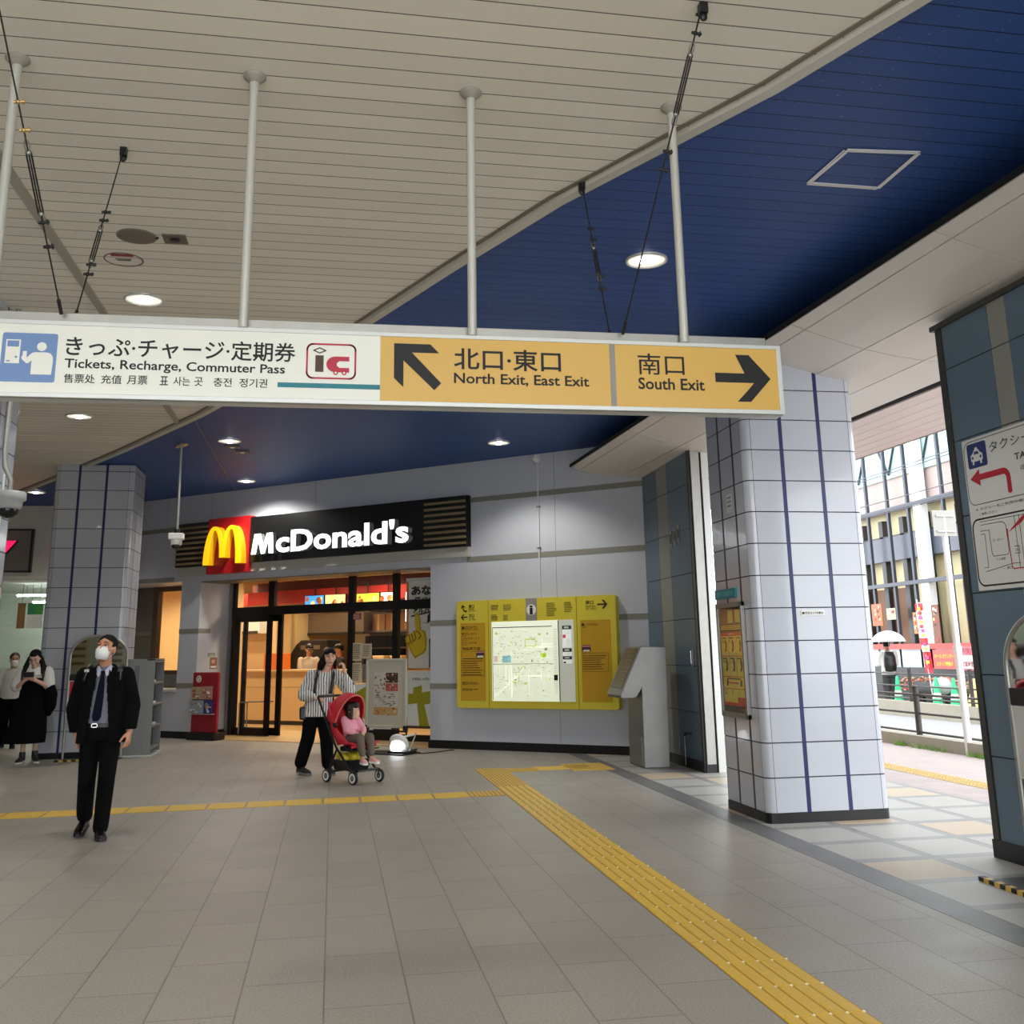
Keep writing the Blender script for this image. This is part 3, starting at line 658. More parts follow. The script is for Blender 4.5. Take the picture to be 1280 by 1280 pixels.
# ------------------------------------------------------------------ camera on a drop pole, cameras and conduits
r_ = thing('security_camera', 'white security camera on a long pole hanging in front of the restaurant sign', 'security camera', (-2.28, 15.59, 3.13))
b = MB(); b.cyl((0, 0, 0.16), (-0.01, 0, 1.43), 0.022, m_steel, n=10); b.build('pole', r_)
b = MB(); b.cyl((0, 0, 1.41), (-0.01, 0, 1.44), 0.1, m_steel2, n=16); b.build('ceiling_plate', r_)
b = MB(); b.box((-0.11, -0.08, 0.02), (0.1, 0.08, 0.11), m_white); b.cyl((0, 0, 0.1), (0, 0, 0.17), 0.04, m_black, n=12); b.build('housing', r_, bevel=0.01)
b = MB(); b.lathe([(0.08, 0.02), (0.08, -0.05), (0.06, -0.07), (0, -0.07)], m_white, n=18); b.build('turret', r_)
b = MB(); b.ball((0, -0.02, -0.075), (0.062, 0.062, 0.045), m_black, 14); b.build('dome', r_)
r_ = thing('dome_camera', 'grey dome camera bracketed on the near tiled pillar at the left edge', 'security camera', (-2.775, 9.37, 2.80))
b = MB(); b.lathe([(0.125, 0.10), (0.135, 0.09), (0.135, 0.03), (0.11, 0.015), (0.11, -0.03), (0.09, -0.05), (0.0, -0.05)], mat('camera_grey', (168, 170, 170), 0.4), n=22); b.build('housing', r_)
b = MB(); b.ball((0, 0, -0.055), (0.088, 0.088, 0.075), mat('smoked_dome', (12, 12, 14), 0.08), 16); b.build('dome', r_)
b = MB(); b.box((-0.13, -0.03, 0.04), (0, 0.03, 0.09), m_alu); b.build('bracket', r_)
b = MB(); b.tube([(0.0, 0.0, 0.09), (0.0, 0.0, 0.2), (-0.06, 0, 0.32), (-0.075, 0, 0.45), (-0.075, 0, 1.75)], 0.022, m_steel, 10); b.tube([(-0.09, 0.1, -0.3), (-0.09, 0.1, 1.75)], 0.012, m_alu, 8); b.build('conduit', r_)
r_ = thing('wall_conduit', 'thin pale conduit running down the wall from the ceiling to the map board', 'conduit', WP + Vector((-0.7714, 0.6363, 0)) * 1.306, WR)
b = MB(); b.cyl((0, -0.02, 2.29), (0, -0.02, 4.45), 0.011, m_alu, n=8); b.build('pipe', r_)
b = MB(); b.ball((0, -0.05, 4.47), (0.06, 0.06, 0.05), m_white, 12); b.box((-0.04, -0.05, 4.47), (0.04, 0, 4.55), m_white); b.build('junction_box', r_, bevel=0.006)
for zz in (3.7, 3.05):
    b = MB(); b.box((-0.03, -0.035, zz), (0.03, 0, zz + 0.025), m_steel2); b.build('saddle', r_)

# ------------------------------------------------------------------ tactile paving
def ribs(b, x0, y0, x1, y1, n, along, base=m_yel_lo, studs=True):
    """one tile: a thin base with n rounded ribs"""
    b.box((x0, y0, 0), (x1, y1, 0.0022), base)
    g = 0.012
    for k in range(n):
        if along == 'y':
            w_ = (x1 - x0) / n; a = x0 + w_ * k + g * (0.5 if n < 7 else 0.7); e = x0 + w_ * (k + 1) - g * (0.5 if n < 7 else 0.7)
            b.loft([[(a, yy, 0.002), (a + .006, yy, 0.007), (e - .006, yy, 0.007), (e, yy, 0.002)] for yy in (y0 + 0.006, y1 - 0.006)], m_yel, True, False)
        else:
            w_ = (y1 - y0) / n; a = y0 + w_ * k + g * 0.6; e = y0 + w_ * (k + 1) - g * 0.6
            b.loft([[(xx, e, 0.002), (xx, e - .006, 0.007), (xx, a + .006, 0.007), (xx, a, 0.002)] for xx in (x0 + 0.006, x1 - 0.006)], m_yel, True, False)
b = MB(); X0, X1 = 1.865, 2.238; m_stud = mat('pale_studs', (238, 230, 200), 0.3)
y0 = 4.453 - 0.384 * 14
while y0 < 13.1:
    y1 = min(y0 + 0.384, 13.15); ribs(b, X0, y0, X1, y1, 5 if y0 < 11.8 else 9, 'y')
    if y0 < 11: 
        for k in range(5): b.lathe([(0.008, 0.0), (0.008, 0.006), (0.004, 0.009), (0, 0.009)], m_stud, (X0 + 0.3733 / 5 * (k + 0.97) - 0.006, y0 + 0.004, 0), 6)
    y0 = y1
ribs(b, X0, 13.15, X1, 13.99, 9, 'y')
b.build('tactile_paving', cat='tactile paving', label='wide yellow ribbed guide strip running from the lower right towards the map board')
b = MB(); xa = 1.86
k = 0
while xa > -12:
    x1 = xa; x0 = xa - 0.385; s_ = 0.062 * (1.86 - x0)
    tilt = lambda x: 11.42 - 0.048 * (1.86 - x) * 1.0
    bb = MB(); ribs(bb, x0 + 0.007, 0, x1 - 0.007, 0.40, 8 if k < 1 else 4, 'y' if k < 1 else 'x', m_yel_lo)
    for v in bb.v: b.v.append((v[0], v[1] + tilt(v[0]), v[2]))
    n0 = len(b.v) - len(bb.v)
    for f_, mi, sm in zip(bb.f, bb.m, bb.sm): b.f.append(tuple(n0 + i for i in f_)); b.m.append(b.mi(bb.mats[mi])); b.sm.append(sm)
    xa = x0; k += 1
b.build('tactile_paving', cat='tactile paving', label='narrow yellow guide strip crossing the floor behind the man in the suit')
b = MB()
ribs(b, 2.24, 13.53, 2.62, 13.92, 9, 'y'); ribs(b, 2.625, 13.60, 3.0, 13.98, 5, 'x', m_yel); ribs(b, 3.005, 13.64, 3.38, 14.02, 5, 'x', m_yel); ribs(b, 3.05, 13.4, 3.60, 14.2, 9, 'y')
b.build('tactile_paving', cat='tactile paving', label='short yellow guide strip turning off towards the slanted steel terminal')

# ------------------------------------------------------------------ yellow area map board on the wall
m_by = mat('board_yellow', (216, 198, 62), 0.4, noise=0.04, scale=3); m_by2 = mat('board_ochre', (196, 152, 30), 0.45, noise=0.05, scale=3); m_bink = mat('board_ink', (48, 34, 12), 0.6)
m_lit = mat('backlit_map', (240, 244, 226), 0.4, emit=(230, 238, 206), es=0.42)
m_lit2 = mat('backlit_side', (214, 216, 204), 0.4, emit=(206, 210, 192), es=0.15)
E0 = (-1.39, 0, 0.63)
R_ = thing('map_board', 'large yellow station map board with a backlit map on the grey wall', 'map board', wpos(1.39, 0, 0.63), WR)
b = MB(E0); b.prism(rr(-2.79, 0.632, 0.01, 2.285, 0.05), -0.12, 0.0, m_by); b.build('housing', R_, bevel=0.02)
b = MB(E0); yb = -0.124
b.box((-2.715, yb, 0.74), (-2.25, -0.118, 1.935), m_by2); b.build('side_panel', R_); b = MB(E0); b.box((-0.577, yb, 0.745), (-0.085, -0.118, 1.925), m_by2)
b.build('side_panel', R_)
for x in (-2.19, -0.636):
    b = MB(E0); b.box((x - .004, yb, 0.64), (x + .004, -0.118, 2.28), mat('board_seam', (150, 128, 30), 0.6)); b.build('seam', R_)
b = MB(E0); b.box((-1.51, yb, 1.935), (-1.314, -0.118, 2.284), m_sgrey); b.disc(-1.412, 2.108, 0.083, yb - .002, m_paper); b.text('i', -1.442, 2.035, 0.06, 0.14, yb - .003, m_ink, 0.03)
b.box((-1.442, yb - .003, 2.035), (-1.382, yb - .002, 2.048), m_ink); b.box((-1.438, yb - .003, 2.108), (-1.40, yb - .002, 2.12), m_ink); b.build('information_mark', R_)
b = MB(E0); b.box((-2.13, yb - .004, 0.742), (-0.945, -0.118, 1.94), m_lit); b.box((-0.938, yb - .004, 0.742), (-0.688, -0.118, 1.94), m_lit2)
mp = b.build('map_panel', R_, label='glowing pale map behind glass')
b = MB(E0); ym = yb - .006
mk = lambda n, c_, e=0.35: mat('map_' + n, c_, 0.5, emit=c_, es=e * .5)
b.box((-2.115, ym, 1.845), (-1.06, ym + .001, 1.857), mk('navy', (40, 58, 70), 0.0)); b.box((-2.118, ym, 0.752), (-2.11, ym + .001, 1.85), mk('navy', (40, 58, 70), 0)); b.box((-0.955, ym, 0.745), (-0.94, ym + .001, 1.935), mk('navy', (40, 58, 70), 0))
rnd = random.Random(3)
for i in range(26):
    x = rnd.uniform(-2.08, -1.1); z0 = rnd.uniform(0.78, 1.3); ln = rnd.uniform(0.2, 0.5)
    if rnd.random() < 0.5: b.box((x, ym, z0 + .0), (x + .006, ym + .0008, min(1.82, z0 + ln)), mk('road', (250, 250, 236), 0.9))
    else: b.box((x, ym, z0 + 0.3), (min(-1.05, x + ln), ym + .0008, z0 + .306), mk('road', (250, 250, 236), 0.9))
b.line([(-2.1, 0.80), (-1.72, 1.08), (-1.56, 1.24)], 0.018, ym, mk('road', (250, 250, 236), 0.9), .0008)
b.line([(-1.66, 1.0), (-1.64, 1.2), (-1.55, 1.27)], 0.012, ym, mk('sand', (222, 214, 140), 0.5), .0008)
b.line([(-2.11, 1.296), (-1.05, 1.294)], 0.008, ym - .0005, mk('rail', (120, 128, 120), 0.2), .0008)
b.box((-1.94, ym, 1.316), (-1.775, ym + .001, 1.421), mk('blue', (150, 206, 208), 0.5)); b.box((-1.258, ym, 1.388), (-1.167, ym + .001, 1.453), mk('lime', (186, 222, 20), 0.6))
b.box((-2.09, ym, 1.33), (-2.02, ym + .001, 1.42), mk('pink', (232, 206, 190), 0.5))
b.line([(-1.53, 1.664), (-1.53, 1.558), (-1.351, 1.558), (-1.351, 1.664)], 0.016, ym, mk('grass', (212, 222, 130), 0.5), .0008, True)
for i in range(30):
    x = rnd.uniform(-2.07, -1.1); z0 = rnd.uniform(0.8, 1.8); b.box((x, ym, z0), (x + rnd.uniform(.015, .05), ym + .001, z0 + rnd.uniform(.01, .035)), mk('grass', (212, 222, 130), 0.5) if rnd.random() < .5 else mk('fleck', (170, 172, 150), 0.2))
for i in range(150):
    x = rnd.uniform(-2.09, -1.09); z0 = rnd.uniform(0.78, 1.82); b.box((x, ym - .0004, z0), (x + rnd.uniform(.012, .05), ym, z0 + .006), mk('fleck', (170, 172, 150), 0.2))
for i in range(30): b.box((-1.035, ym, 1.80 - i * .032), (-0.975, ym + .0008, 1.806 - i * .032), mk('fleck', (170, 172, 150), 0.2))
b.box((-1.04, ym - .001, 1.05), (-0.975, ym, 1.13), m_ink)
for z0, z1, m in ((1.80, 1.852, m_ink), (1.467, 1.517, m_ink), (1.357, 1.40, m_ink)): b.box((-0.882, ym, z0), (-0.73, ym + .001, z1), mk('navy', (40, 58, 70), 0)); b.box((-0.85, ym - .001, z0 + .012), (-0.77, ym, z1 - .012), m_paper)
for z0, z1 in ((1.53, 1.79), (1.41, 1.46), (1.295, 1.35)): b.box((-0.88, ym, z0), (-0.73, ym + .0008, z1), mk('white', (242, 244, 238), 0.6))
b.box((-0.875, ym - .001, 1.67), (-0.825, ym, 1.72), mk('red', (226, 90, 90), 0.2)); b.box((-0.87, ym - .001, 1.30), (-0.83, ym, 1.325), m_ink)
for z0 in (1.755, 1.735, 1.64, 1.625, 1.6, 1.575, 1.555, 1.44, 1.425, 1.32): b.box((-0.81, ym - .001, z0), (-0.745, ym, z0 + .005), mk('fleck', (170, 172, 150), 0.2))
b.build('map_print', mp)
yl = yb - .002
lines(R_, E0, [('東口', -2.554, 2.172, 0.105, 0.052, .02), ('East Exit', -2.554, 2.146, 0.10, 0.022, .01), ('东口  동쪽출구', -2.554, 2.115, 0.14, 0.024), ('北口', -2.554, 2.03, 0.102, 0.048, .02), ('North Exit', -2.554, 2.004, 0.10, 0.022, .01), ('北口  북쪽출구', -2.554, 1.973, 0.14, 0.024), ('南口', -0.475, 2.155, 0.128, 0.058, .02), ('South Exit', -0.477, 2.115, 0.165, 0.028, .01), ('南口  남쪽출구', -0.477, 2.074, 0.18, 0.03), ('南口', -2.694, 1.829, 0.13, 0.058, .02), ('South Exit', -2.544, 1.862, 0.14, 0.026, .01), ('南口 남쪽출구', -2.544, 1.824, 0.18, 0.026), ('南口ロータリー', -2.694, 1.745, 0.30, 0.042, .01), ('バスのりば 1  2  3', -2.694, 1.68, 0.33, 0.034, .01), ('タクシーのりば', -2.694, 1.61, 0.28, 0.034, .01), ('市役所方面', -2.683, 1.51, 0.34, 0.052, .01), ('バスのりば 1', -0.50, 1.84, 0.225, 0.036, .01), ('北口', -2.69, 0.985, 0.12, 0.05, .02), ('市役所', -2.69, 0.89, 0.2, 0.04, .01)], yl, m_bink)
b = MB(E0); b.box((-0.553, yl, 1.838), (-0.512, yl + .001, 1.878), m_bink); b.build('bus_mark', R_)
def small(x0, x1, z0, z1, n):
    b = MB(E0)
    for i in range(n):
        zz = z1 - (i + 0.7) * (z1 - z0) / n; xx = x0
        e = x1 - rnd.uniform(0, 0.3) * (x1 - x0)
        while xx < e:
            wd = rnd.uniform(.012, .03); b.box((xx, yl, zz), (min(xx + wd, e), yl + .001, zz + 0.35 * (z1 - z0) / n), m_bink); xx += wd + .004
    b.build('small_print', R_)
small(-2.139, -1.975, 2.12, 2.21, 4); small(-1.915, -1.755, 2.11, 2.21, 4); small(-2.14, -1.99, 1.965, 2.06, 4); small(-1.917, -1.825, 1.96, 2.05, 4); small(-1.144, -0.965, 2.0, 2.21, 8); small(-0.84, -0.69, 2.05, 2.21, 6)
small(-2.694, -2.56, 1.725, 1.74, 1); small(-2.694, -2.55, 1.655, 1.67, 1); small(-2.69, -2.58, 1.59, 1.605, 1); small(-2.68, -2.28, 1.12, 1.40, 8); small(-0.54, -0.15, 1.2, 1.42, 7); small(-0.55, -0.45, 1.81, 1.83, 1); small(-2.55, -2.36, 0.985, 1.03, 2); small(-2.47, -2.38, 0.9, 0.93, 1)
b = MB(E0); b.line([(-2.70, 1.49), (-2.27, 1.49), (-2.27, 1.12), (-2.70, 1.12)], .004, yl, m_bink, .001, True); b.build('text_border', R_); b = MB(E0); b.line([(-0.551, 1.444), (-0.133, 1.444), (-0.133, 1.176), (-0.551, 1.176)], .004, yl, m_bink, .001, True); b.build('text_border', R_)
for x0, z0, w_, h_ in ((-2.419, 1.404, 0.152, 0.097), (-0.559, 1.468, 0.146, 0.091)):
    b = MB(E0); b.box((x0, yl - .001, z0), (x0 + w_, yl, z0 + h_), mat('photo_dark', (74, 44, 62), 0.5)); b.box((x0, yl - .002, z0 + h_ * .7), (x0 + w_, yl - .001, z0 + h_ * .9), mat('photo_pink', (196, 130, 130), 0.5)); b.box((x0 + .02, yl - .002, z0), (x0 + w_ - .02, yl - .001, z0 + h_ * .25), m_paper); b.build('photo_print', R_)
b = MB(E0)
def arrowL(cx, cz, s_, ang, m=m_bink):
    ca, sa = math.cos(ang), math.sin(ang); rt_ = lambda p: (cx + (p[0] * ca - p[1] * sa) * s_, cz + (p[0] * sa + p[1] * ca) * s_)
    b.prism([rt_(p) for p in [(-0.5, 0.07), (0.2, 0.07), (-0.06, 0.38), (0.14, 0.38), (0.5, 0), (0.14, -0.38), (-0.06, -0.38), (0.2, -0.07), (-0.5, -0.07)]], yl, yl + .001, m)
arrowL(-0.2, 2.15, 0.17, 0); b.build('arrow_mark', R_); b = MB(E0); arrowL(-2.644, 2.03, 0.125, PI); b.build('arrow_mark', R_); b = MB(E0)
b.prism([(-2.672, 2.225), (-2.705, 2.17), (-2.68, 2.172), (-2.67, 2.195), (-2.664, 2.14), (-2.635, 2.113), (-2.59, 2.113), (-2.59, 2.133), (-2.628, 2.134), (-2.648, 2.15), (-2.652, 2.195), (-2.625, 2.18), (-2.628, 2.20)], yl, yl + .001, m_bink)
b.build('arrow_mark', R_)

# ------------------------------------------------------------------ slanted information terminal
R_ = thing('information_terminal', 'tall brushed steel information terminal with a slanted screen beside the map board', 'terminal', (4.137, 13.7, 0))
E1 = (4.137, 13.7, 0)
b = MB(E1)
b.prism([(3.967, 0), (4.305, 0), (4.325, 1.52), (3.985, 1.525), (3.68, 0.905), (3.70, 0.87), (3.865, 0.87), (3.905, 0.885), (3.973, 0.985)], 13.345, 14.03, mat('terminal_steel', (132, 131, 128), 0.45, 0.75, noise=0.15, scale=5)); b.build('body', R_, bevel=0.012)
b = MB(E1)
d = Vector((3.985 - 3.68, 0, 1.525 - 0.905)).normalized(); nn = Vector((-d.z, 0, d.x)); o_ = Vector((3.68, 0, 0.905))
def slab(t0, t1, y0, y1, h0, h1, m):
    vs = [o_ + d * t + Vector((0, yy, 0)) + nn * h for h in (h0, h1) for t, yy in ((t0, y0), (t1, y0), (t1, y1), (t0, y1))]
    b.add(vs, [(0, 1, 2, 3), (7, 6, 5, 4), (0, 4, 5, 1), (1, 5, 6, 2), (2, 6, 7, 3), (3, 7, 4, 0)], m)
slab(0.10, 0.66, 13.42, 13.96, 0.0, 0.006, mat('terminal_screen', (66, 52, 24), 0.4, emit=(110, 84, 30), es=0.06)); b.build('screen', R_, label='dim amber screen')
b = MB(E1)
for k in range(9): slab(0.16 + 0.055 * k, 0.18 + 0.055 * k, 13.46 + 0.02 * (k % 3), 13.72 + 0.03 * (k % 4), 0.006, 0.0065, mat('screen_text', (112, 94, 54), 0.5))
slab(0.6, 0.63, 13.5, 13.9, 0.006, 0.0065, mat('screen_text', (112, 94, 54), 0.5)); b.build('screen_text', R_)
b = MB(E1); b.box((3.955, 13.40, 0.03), (3.968, 13.98, 0.38), m_steel2); b.build('service_door', R_)

# ------------------------------------------------------------------ things on the tiled pillar
LF = lambda d_, z: (d_, z)          # on the left face: local x = 8.959 + ... to the viewer's right
R_ = thing('framed_poster', 'tall framed yellow information poster on the side of the white tiled pillar', 'poster', (3.757, 9.515, 0.87), -90)
E2 = (-9.515, 3.757, 0.87)   # local x = -Y, local y = X
def loc2(Yp): return -Yp
b = MB(E2); x0, x1 = -9.84, -9.19
for a, c_ in (((x0, 3.72, 0.855), (x1, 3.757, 0.90)), ((x0, 3.72, 1.865), (x1, 3.757, 1.91)), ((x0, 3.72, 0.855), (x0 + .04, 3.757, 1.91)), ((x1 - .04, 3.72, 0.855), (x1, 3.757, 1.91))): b.box(a, c_, m_steel2)
b.build('frame', R_, bevel=0.004)
m_py = mat('poster_yellow', (216, 196, 84), 0.5, noise=0.06, scale=8); m_pd = mat('poster_dark', (44, 40, 34), 0.5); m_pr = mat('poster_red', (190, 60, 44), 0.5)
b = MB(E2); b.box((x0 + .04, 3.74, 0.90), (x1 - .04, 3.756, 1.865), m_pd); px0, px1 = x0 + .06, x1 - .05
b.box((px0, 3.737, 0.985), (px1, 3.74, 1.63), m_py); b.box((px0, 3.736, 1.60), (px1, 3.74, 1.635), m_pr)
b.build('poster_sheet', R_)
b = MB(E2); ya = 3.7355
b.box((px0, ya, 1.41), (px1, ya + .002, 1.417), m_pr); b.box((px0, ya, 1.22), (px1, ya + .002, 1.227), m_pr); b.box((px0, ya, 1.11), (px1, ya + .002, 1.117), m_pr); b.box((px0, ya - .001, 0.96), (px1, ya, 0.99), m_pr); b.box((px0 + .34, ya - .001, 0.985), (px1, ya, 1.04), m_pr)
for k in (1, 2): b.box((px0 + k * .18, ya, 1.227), (px0 + k * .18 + .005, ya + .002, 1.6), m_pr)
for i in range(3):
    b.box((px0 + .03 + i * .18, ya, 1.72), (px0 + .15 + i * .18, ya + .002, 1.84), mat('poster_olive', (170, 168, 84), 0.5)) if i else None
    for z0 in (1.45, 1.27):
        cx = px0 + .11 + i * .18; b.prism([(cx - .03, z0), (cx + .02, z0 + .01), (cx + .035, z0 + .08), (cx + .01, z0 + .12), (cx - .02, z0 + .10), (cx - .005, z0 + .05)], ya, ya + .002, mat('poster_umber', (96, 70, 60), 0.5))
    for z0 in (1.575, 1.385): b.box((px0 + .02 + i * .18, ya, z0), (px0 + .13 + i * .18, ya + .002, z0 + .012), m_pd)
    for z0 in (1.555, 1.54, 1.365, 1.35, 1.09, 1.075, 1.06): b.box((px0 + .02 + i * .18, ya, z0), (px0 + .08 + i * .16, ya + .002, z0 + .006), m_pd)
for z0 in (1.66, 1.675, 1.69): b.box((px0 + .02, ya, z0), (px1 - .02, ya + .002, z0 + .008), m_py)
for cx in (px0 + .08, px1 - .12): b.prism([(cx, 1.14), (cx + .04, 1.14), (cx + .05, 1.19), (cx + .02, 1.205)], ya, ya + .002, m_pd)
b.box((px0 + .14, ya, 1.16), (px1 - .16, ya + .002, 1.175), m_pr); b.box((px0 + .10, ya, 1.20), (px1 - .1, ya + .002, 1.21), m_pd)
b.text('お知らせ', px0 + .2, 1.608, 0.16, 0.022, ya - .001, m_paper); b.build('print', R_)
b = MB(E2); b.box((x0 + .04, 3.728, 0.90), (x1 - .04, 3.731, 1.865), glass('clear_glass')); b.build('cover_glass', R_)
R_ = thing('name_plate', 'small teal plate above the framed poster on the tiled pillar', 'sign', (3.757, 9.61, 1.955), -90)
E3 = (-9.61, 3.757, 1.955)
b = MB(E3); b.box((-9.865, 3.735, 1.955), (-9.35, 3.757, 2.045), m_teal); b.build('plate', R_); b = MB(E3); b.text('駅からのお知らせ', -9.82, 1.975, 0.42, 0.05, 3.734, mat('plate_text', (120, 190, 190), 0.5)); b.build('lettering', R_)
R_ = thing('pillar_sticker', 'small white paper notice high on the shaded side of the tiled pillar', 'notice', (3.757, 9.39, 2.75), -90)
E3 = (-9.39, 3.757, 2.75)
b = MB(E3); b.box((-9.46, 3.753, 2.76), (-9.32, 3.757, 2.94), mat('grey_notice', (190, 190, 186), 0.6)); b.build('sheet', R_); b = MB(E3)
for z0 in (2.90, 2.86, 2.82): b.box((-9.44, 3.752, z0), (-9.34, 3.753, z0 + .012), m_fit)
b.build('print', R_)
R_ = thing('camera_notice', 'small white strip notice in black letters on the daylit front of the tiled pillar', 'notice', (4.315, 8.956, 1.765))
E3 = (4.315, 8.956, 1.765)
b = MB(E3); b.box((4.203, 8.953, 1.765), (4.43, 8.959, 1.812), m_paper); b.build('strip', R_); b = MB(E3); b.box((4.212, 8.952, 1.778), (4.235, 8.953, 1.798), m_ink); b.text('防犯カメラ作動中', 4.243, 1.775, 0.175, 0.026, 8.952, m_ink, .02); b.build('lettering', R_)

# ------------------------------------------------------------------ taxi sign on the right wall
m_tx = mat('taxi_sign_white', (214, 214, 208), 0.4, noise=0.02); m_tb = mat('taxi_blue', (30, 48, 104), 0.5); m_tr = mat('taxi_red', (176, 26, 44), 0.5)
R_ = thing('taxi_sign', 'white taxi stand sign with a red bent arrow on the slate blue wall', 'sign', (4.73, 6.3, 1.87), -90)
E4 = (-6.3, 4.73, 1.87); ox = -7.207
T_ = lambda pts: [(p[0] + ox, p[1]) for p in pts]
b = MB(E4); b.box((0.183 + ox, 4.715, 1.872), (1.75 + ox, 4.732, 2.998), m_tx); b.build('panel', R_, bevel=0.002)
y = 4.7135
b = MB(E4); b.rrect(0.24 + ox, 2.772, 0.472 + ox, 2.958, 0.02, y, m_tb)
ca = lambda pts: [(0.353 + ox + p[0] * 0.075, 2.862 + p[1] * 0.065) for p in pts]
b.prism(ca([(-0.55, 0.35), (-0.3, 0.7), (-0.2, 0.72), (-0.2, 0.95), (0.2, 0.95), (0.2, 0.72), (0.3, 0.7), (0.55, 0.35), (0.95, 0.1), (0.95, -0.55), (0.75, -0.6), (0.75, -1.0), (0.5, -1.0), (0.5, -0.65), (-0.5, -0.65), (-0.5, -1.0), (-0.75, -1.0), (-0.75, -0.6), (-0.95, -0.55), (-0.95, 0.1)]), y - .001, y, m_tx)
b.prism(ca([(-0.42, 0.15), (-0.28, 0.5), (0.28, 0.5), (0.42, 0.15)]), y - .002, y - .001, m_tb)
for sx_ in (-0.65, 0.65): b.disc(0.353 + ox + sx_ * .075, 2.862 - 0.2 * .065, 0.011, y - .002, m_tb, .001, 12)
b.build('taxi_pictogram', R_)
b = MB(E4); b.line(T_(rr(0.2, 2.50, 1.73, 2.975, 0.07)), 0.005, y, m_ink, .001, True); b.line(T_(rr(0.2, 1.905, 1.73, 2.39, 0.07)), 0.012, y, m_ink, .001, True)
for pl_ in ([(0.296, 2.37), (1.3, 2.36)], [(0.3, 2.345), (0.53, 2.345), (0.57, 2.335), (0.588, 2.311), (0.588, 2.13), (0.575, 2.108), (0.41, 2.108), (0.395, 2.13), (0.39, 2.3), (0.29, 2.302)], [(0.29, 2.278), (0.335, 2.278), (0.335, 2.035), (0.289, 2.035)], [(0.3, 2.005), (0.61, 2.04), (0.7, 2.04)], [(0.69, 2.37), (0.69, 2.0)], [(0.74, 2.37), (0.74, 2.0)], [(0.655, 2.156), (0.705, 2.156), (0.705, 2.107), (0.655, 2.107)], [(0.8, 2.3), (1.2, 2.3), (1.2, 2.05), (0.8, 2.05)]):
    b.line(T_(pl_), 0.004, y, m_ink, .001)
b.build('line_drawing', R_)
b = MB(E4)
arc = [(0.635 + 0.075 * math.cos(math.radians(a)), 2.645 + 0.075 * math.sin(math.radians(a))) for a in range(90, -1, -15)]
arc2 = [(0.635 + 0.03 * math.cos(math.radians(a)), 2.645 + 0.03 * math.sin(math.radians(a))) for a in range(0, 91, 15)]
b.prism(T_([(0.245, 2.695), (0.36, 2.758), (0.36, 2.72)] + arc + [(0.71, 2.54), (0.687, 2.53), (0.665, 2.54)] + arc2 + [(0.36, 2.675), (0.36, 2.632)]), y - .001, y, m_tr)
b.box((0.588 + ox, y - .001, 2.23), (0.604 + ox, y, 2.288), m_tr); b.prism(T_([(0.612, 2.262), (0.77, 2.352), (0.86, 2.38), (0.77, 2.315)]), y - .001, y, m_tr)
b.line(T_([(0.6, 2.23), (0.605, 2.02), (0.62, 2.003), (1.1, 2.003)]), 0.007, y - .001, m_tr, .001); b.build('red_arrow', R_)
lines(R_, E4, [('タクシーのりば', 0.512 + ox, 2.855, 0.84, 0.075), ('TAXI STAND', 0.78 + ox, 2.748, 0.55, 0.048, .012), ('出租车  택시 승강장', 0.83 + ox, 2.672, 0.6, 0.035), ('※ タクシーをご利用の場合は 東口ロータリーへ', 0.268 + ox, 2.452, 1.05, 0.022), ('ご乗車ください。', 0.305 + ox, 2.415, 0.21, 0.02), ('ロータリー', 0.423 + ox, 2.21, 0.125, 0.02), ('バス乗場', 0.441 + ox, 2.072, 0.1, 0.02), ('東口', 0.545 + ox, 2.005, 0.055, 0.02), ('交番', 0.662 + ox, 2.12, 0.036, 0.018)], y - .001, m_ink)

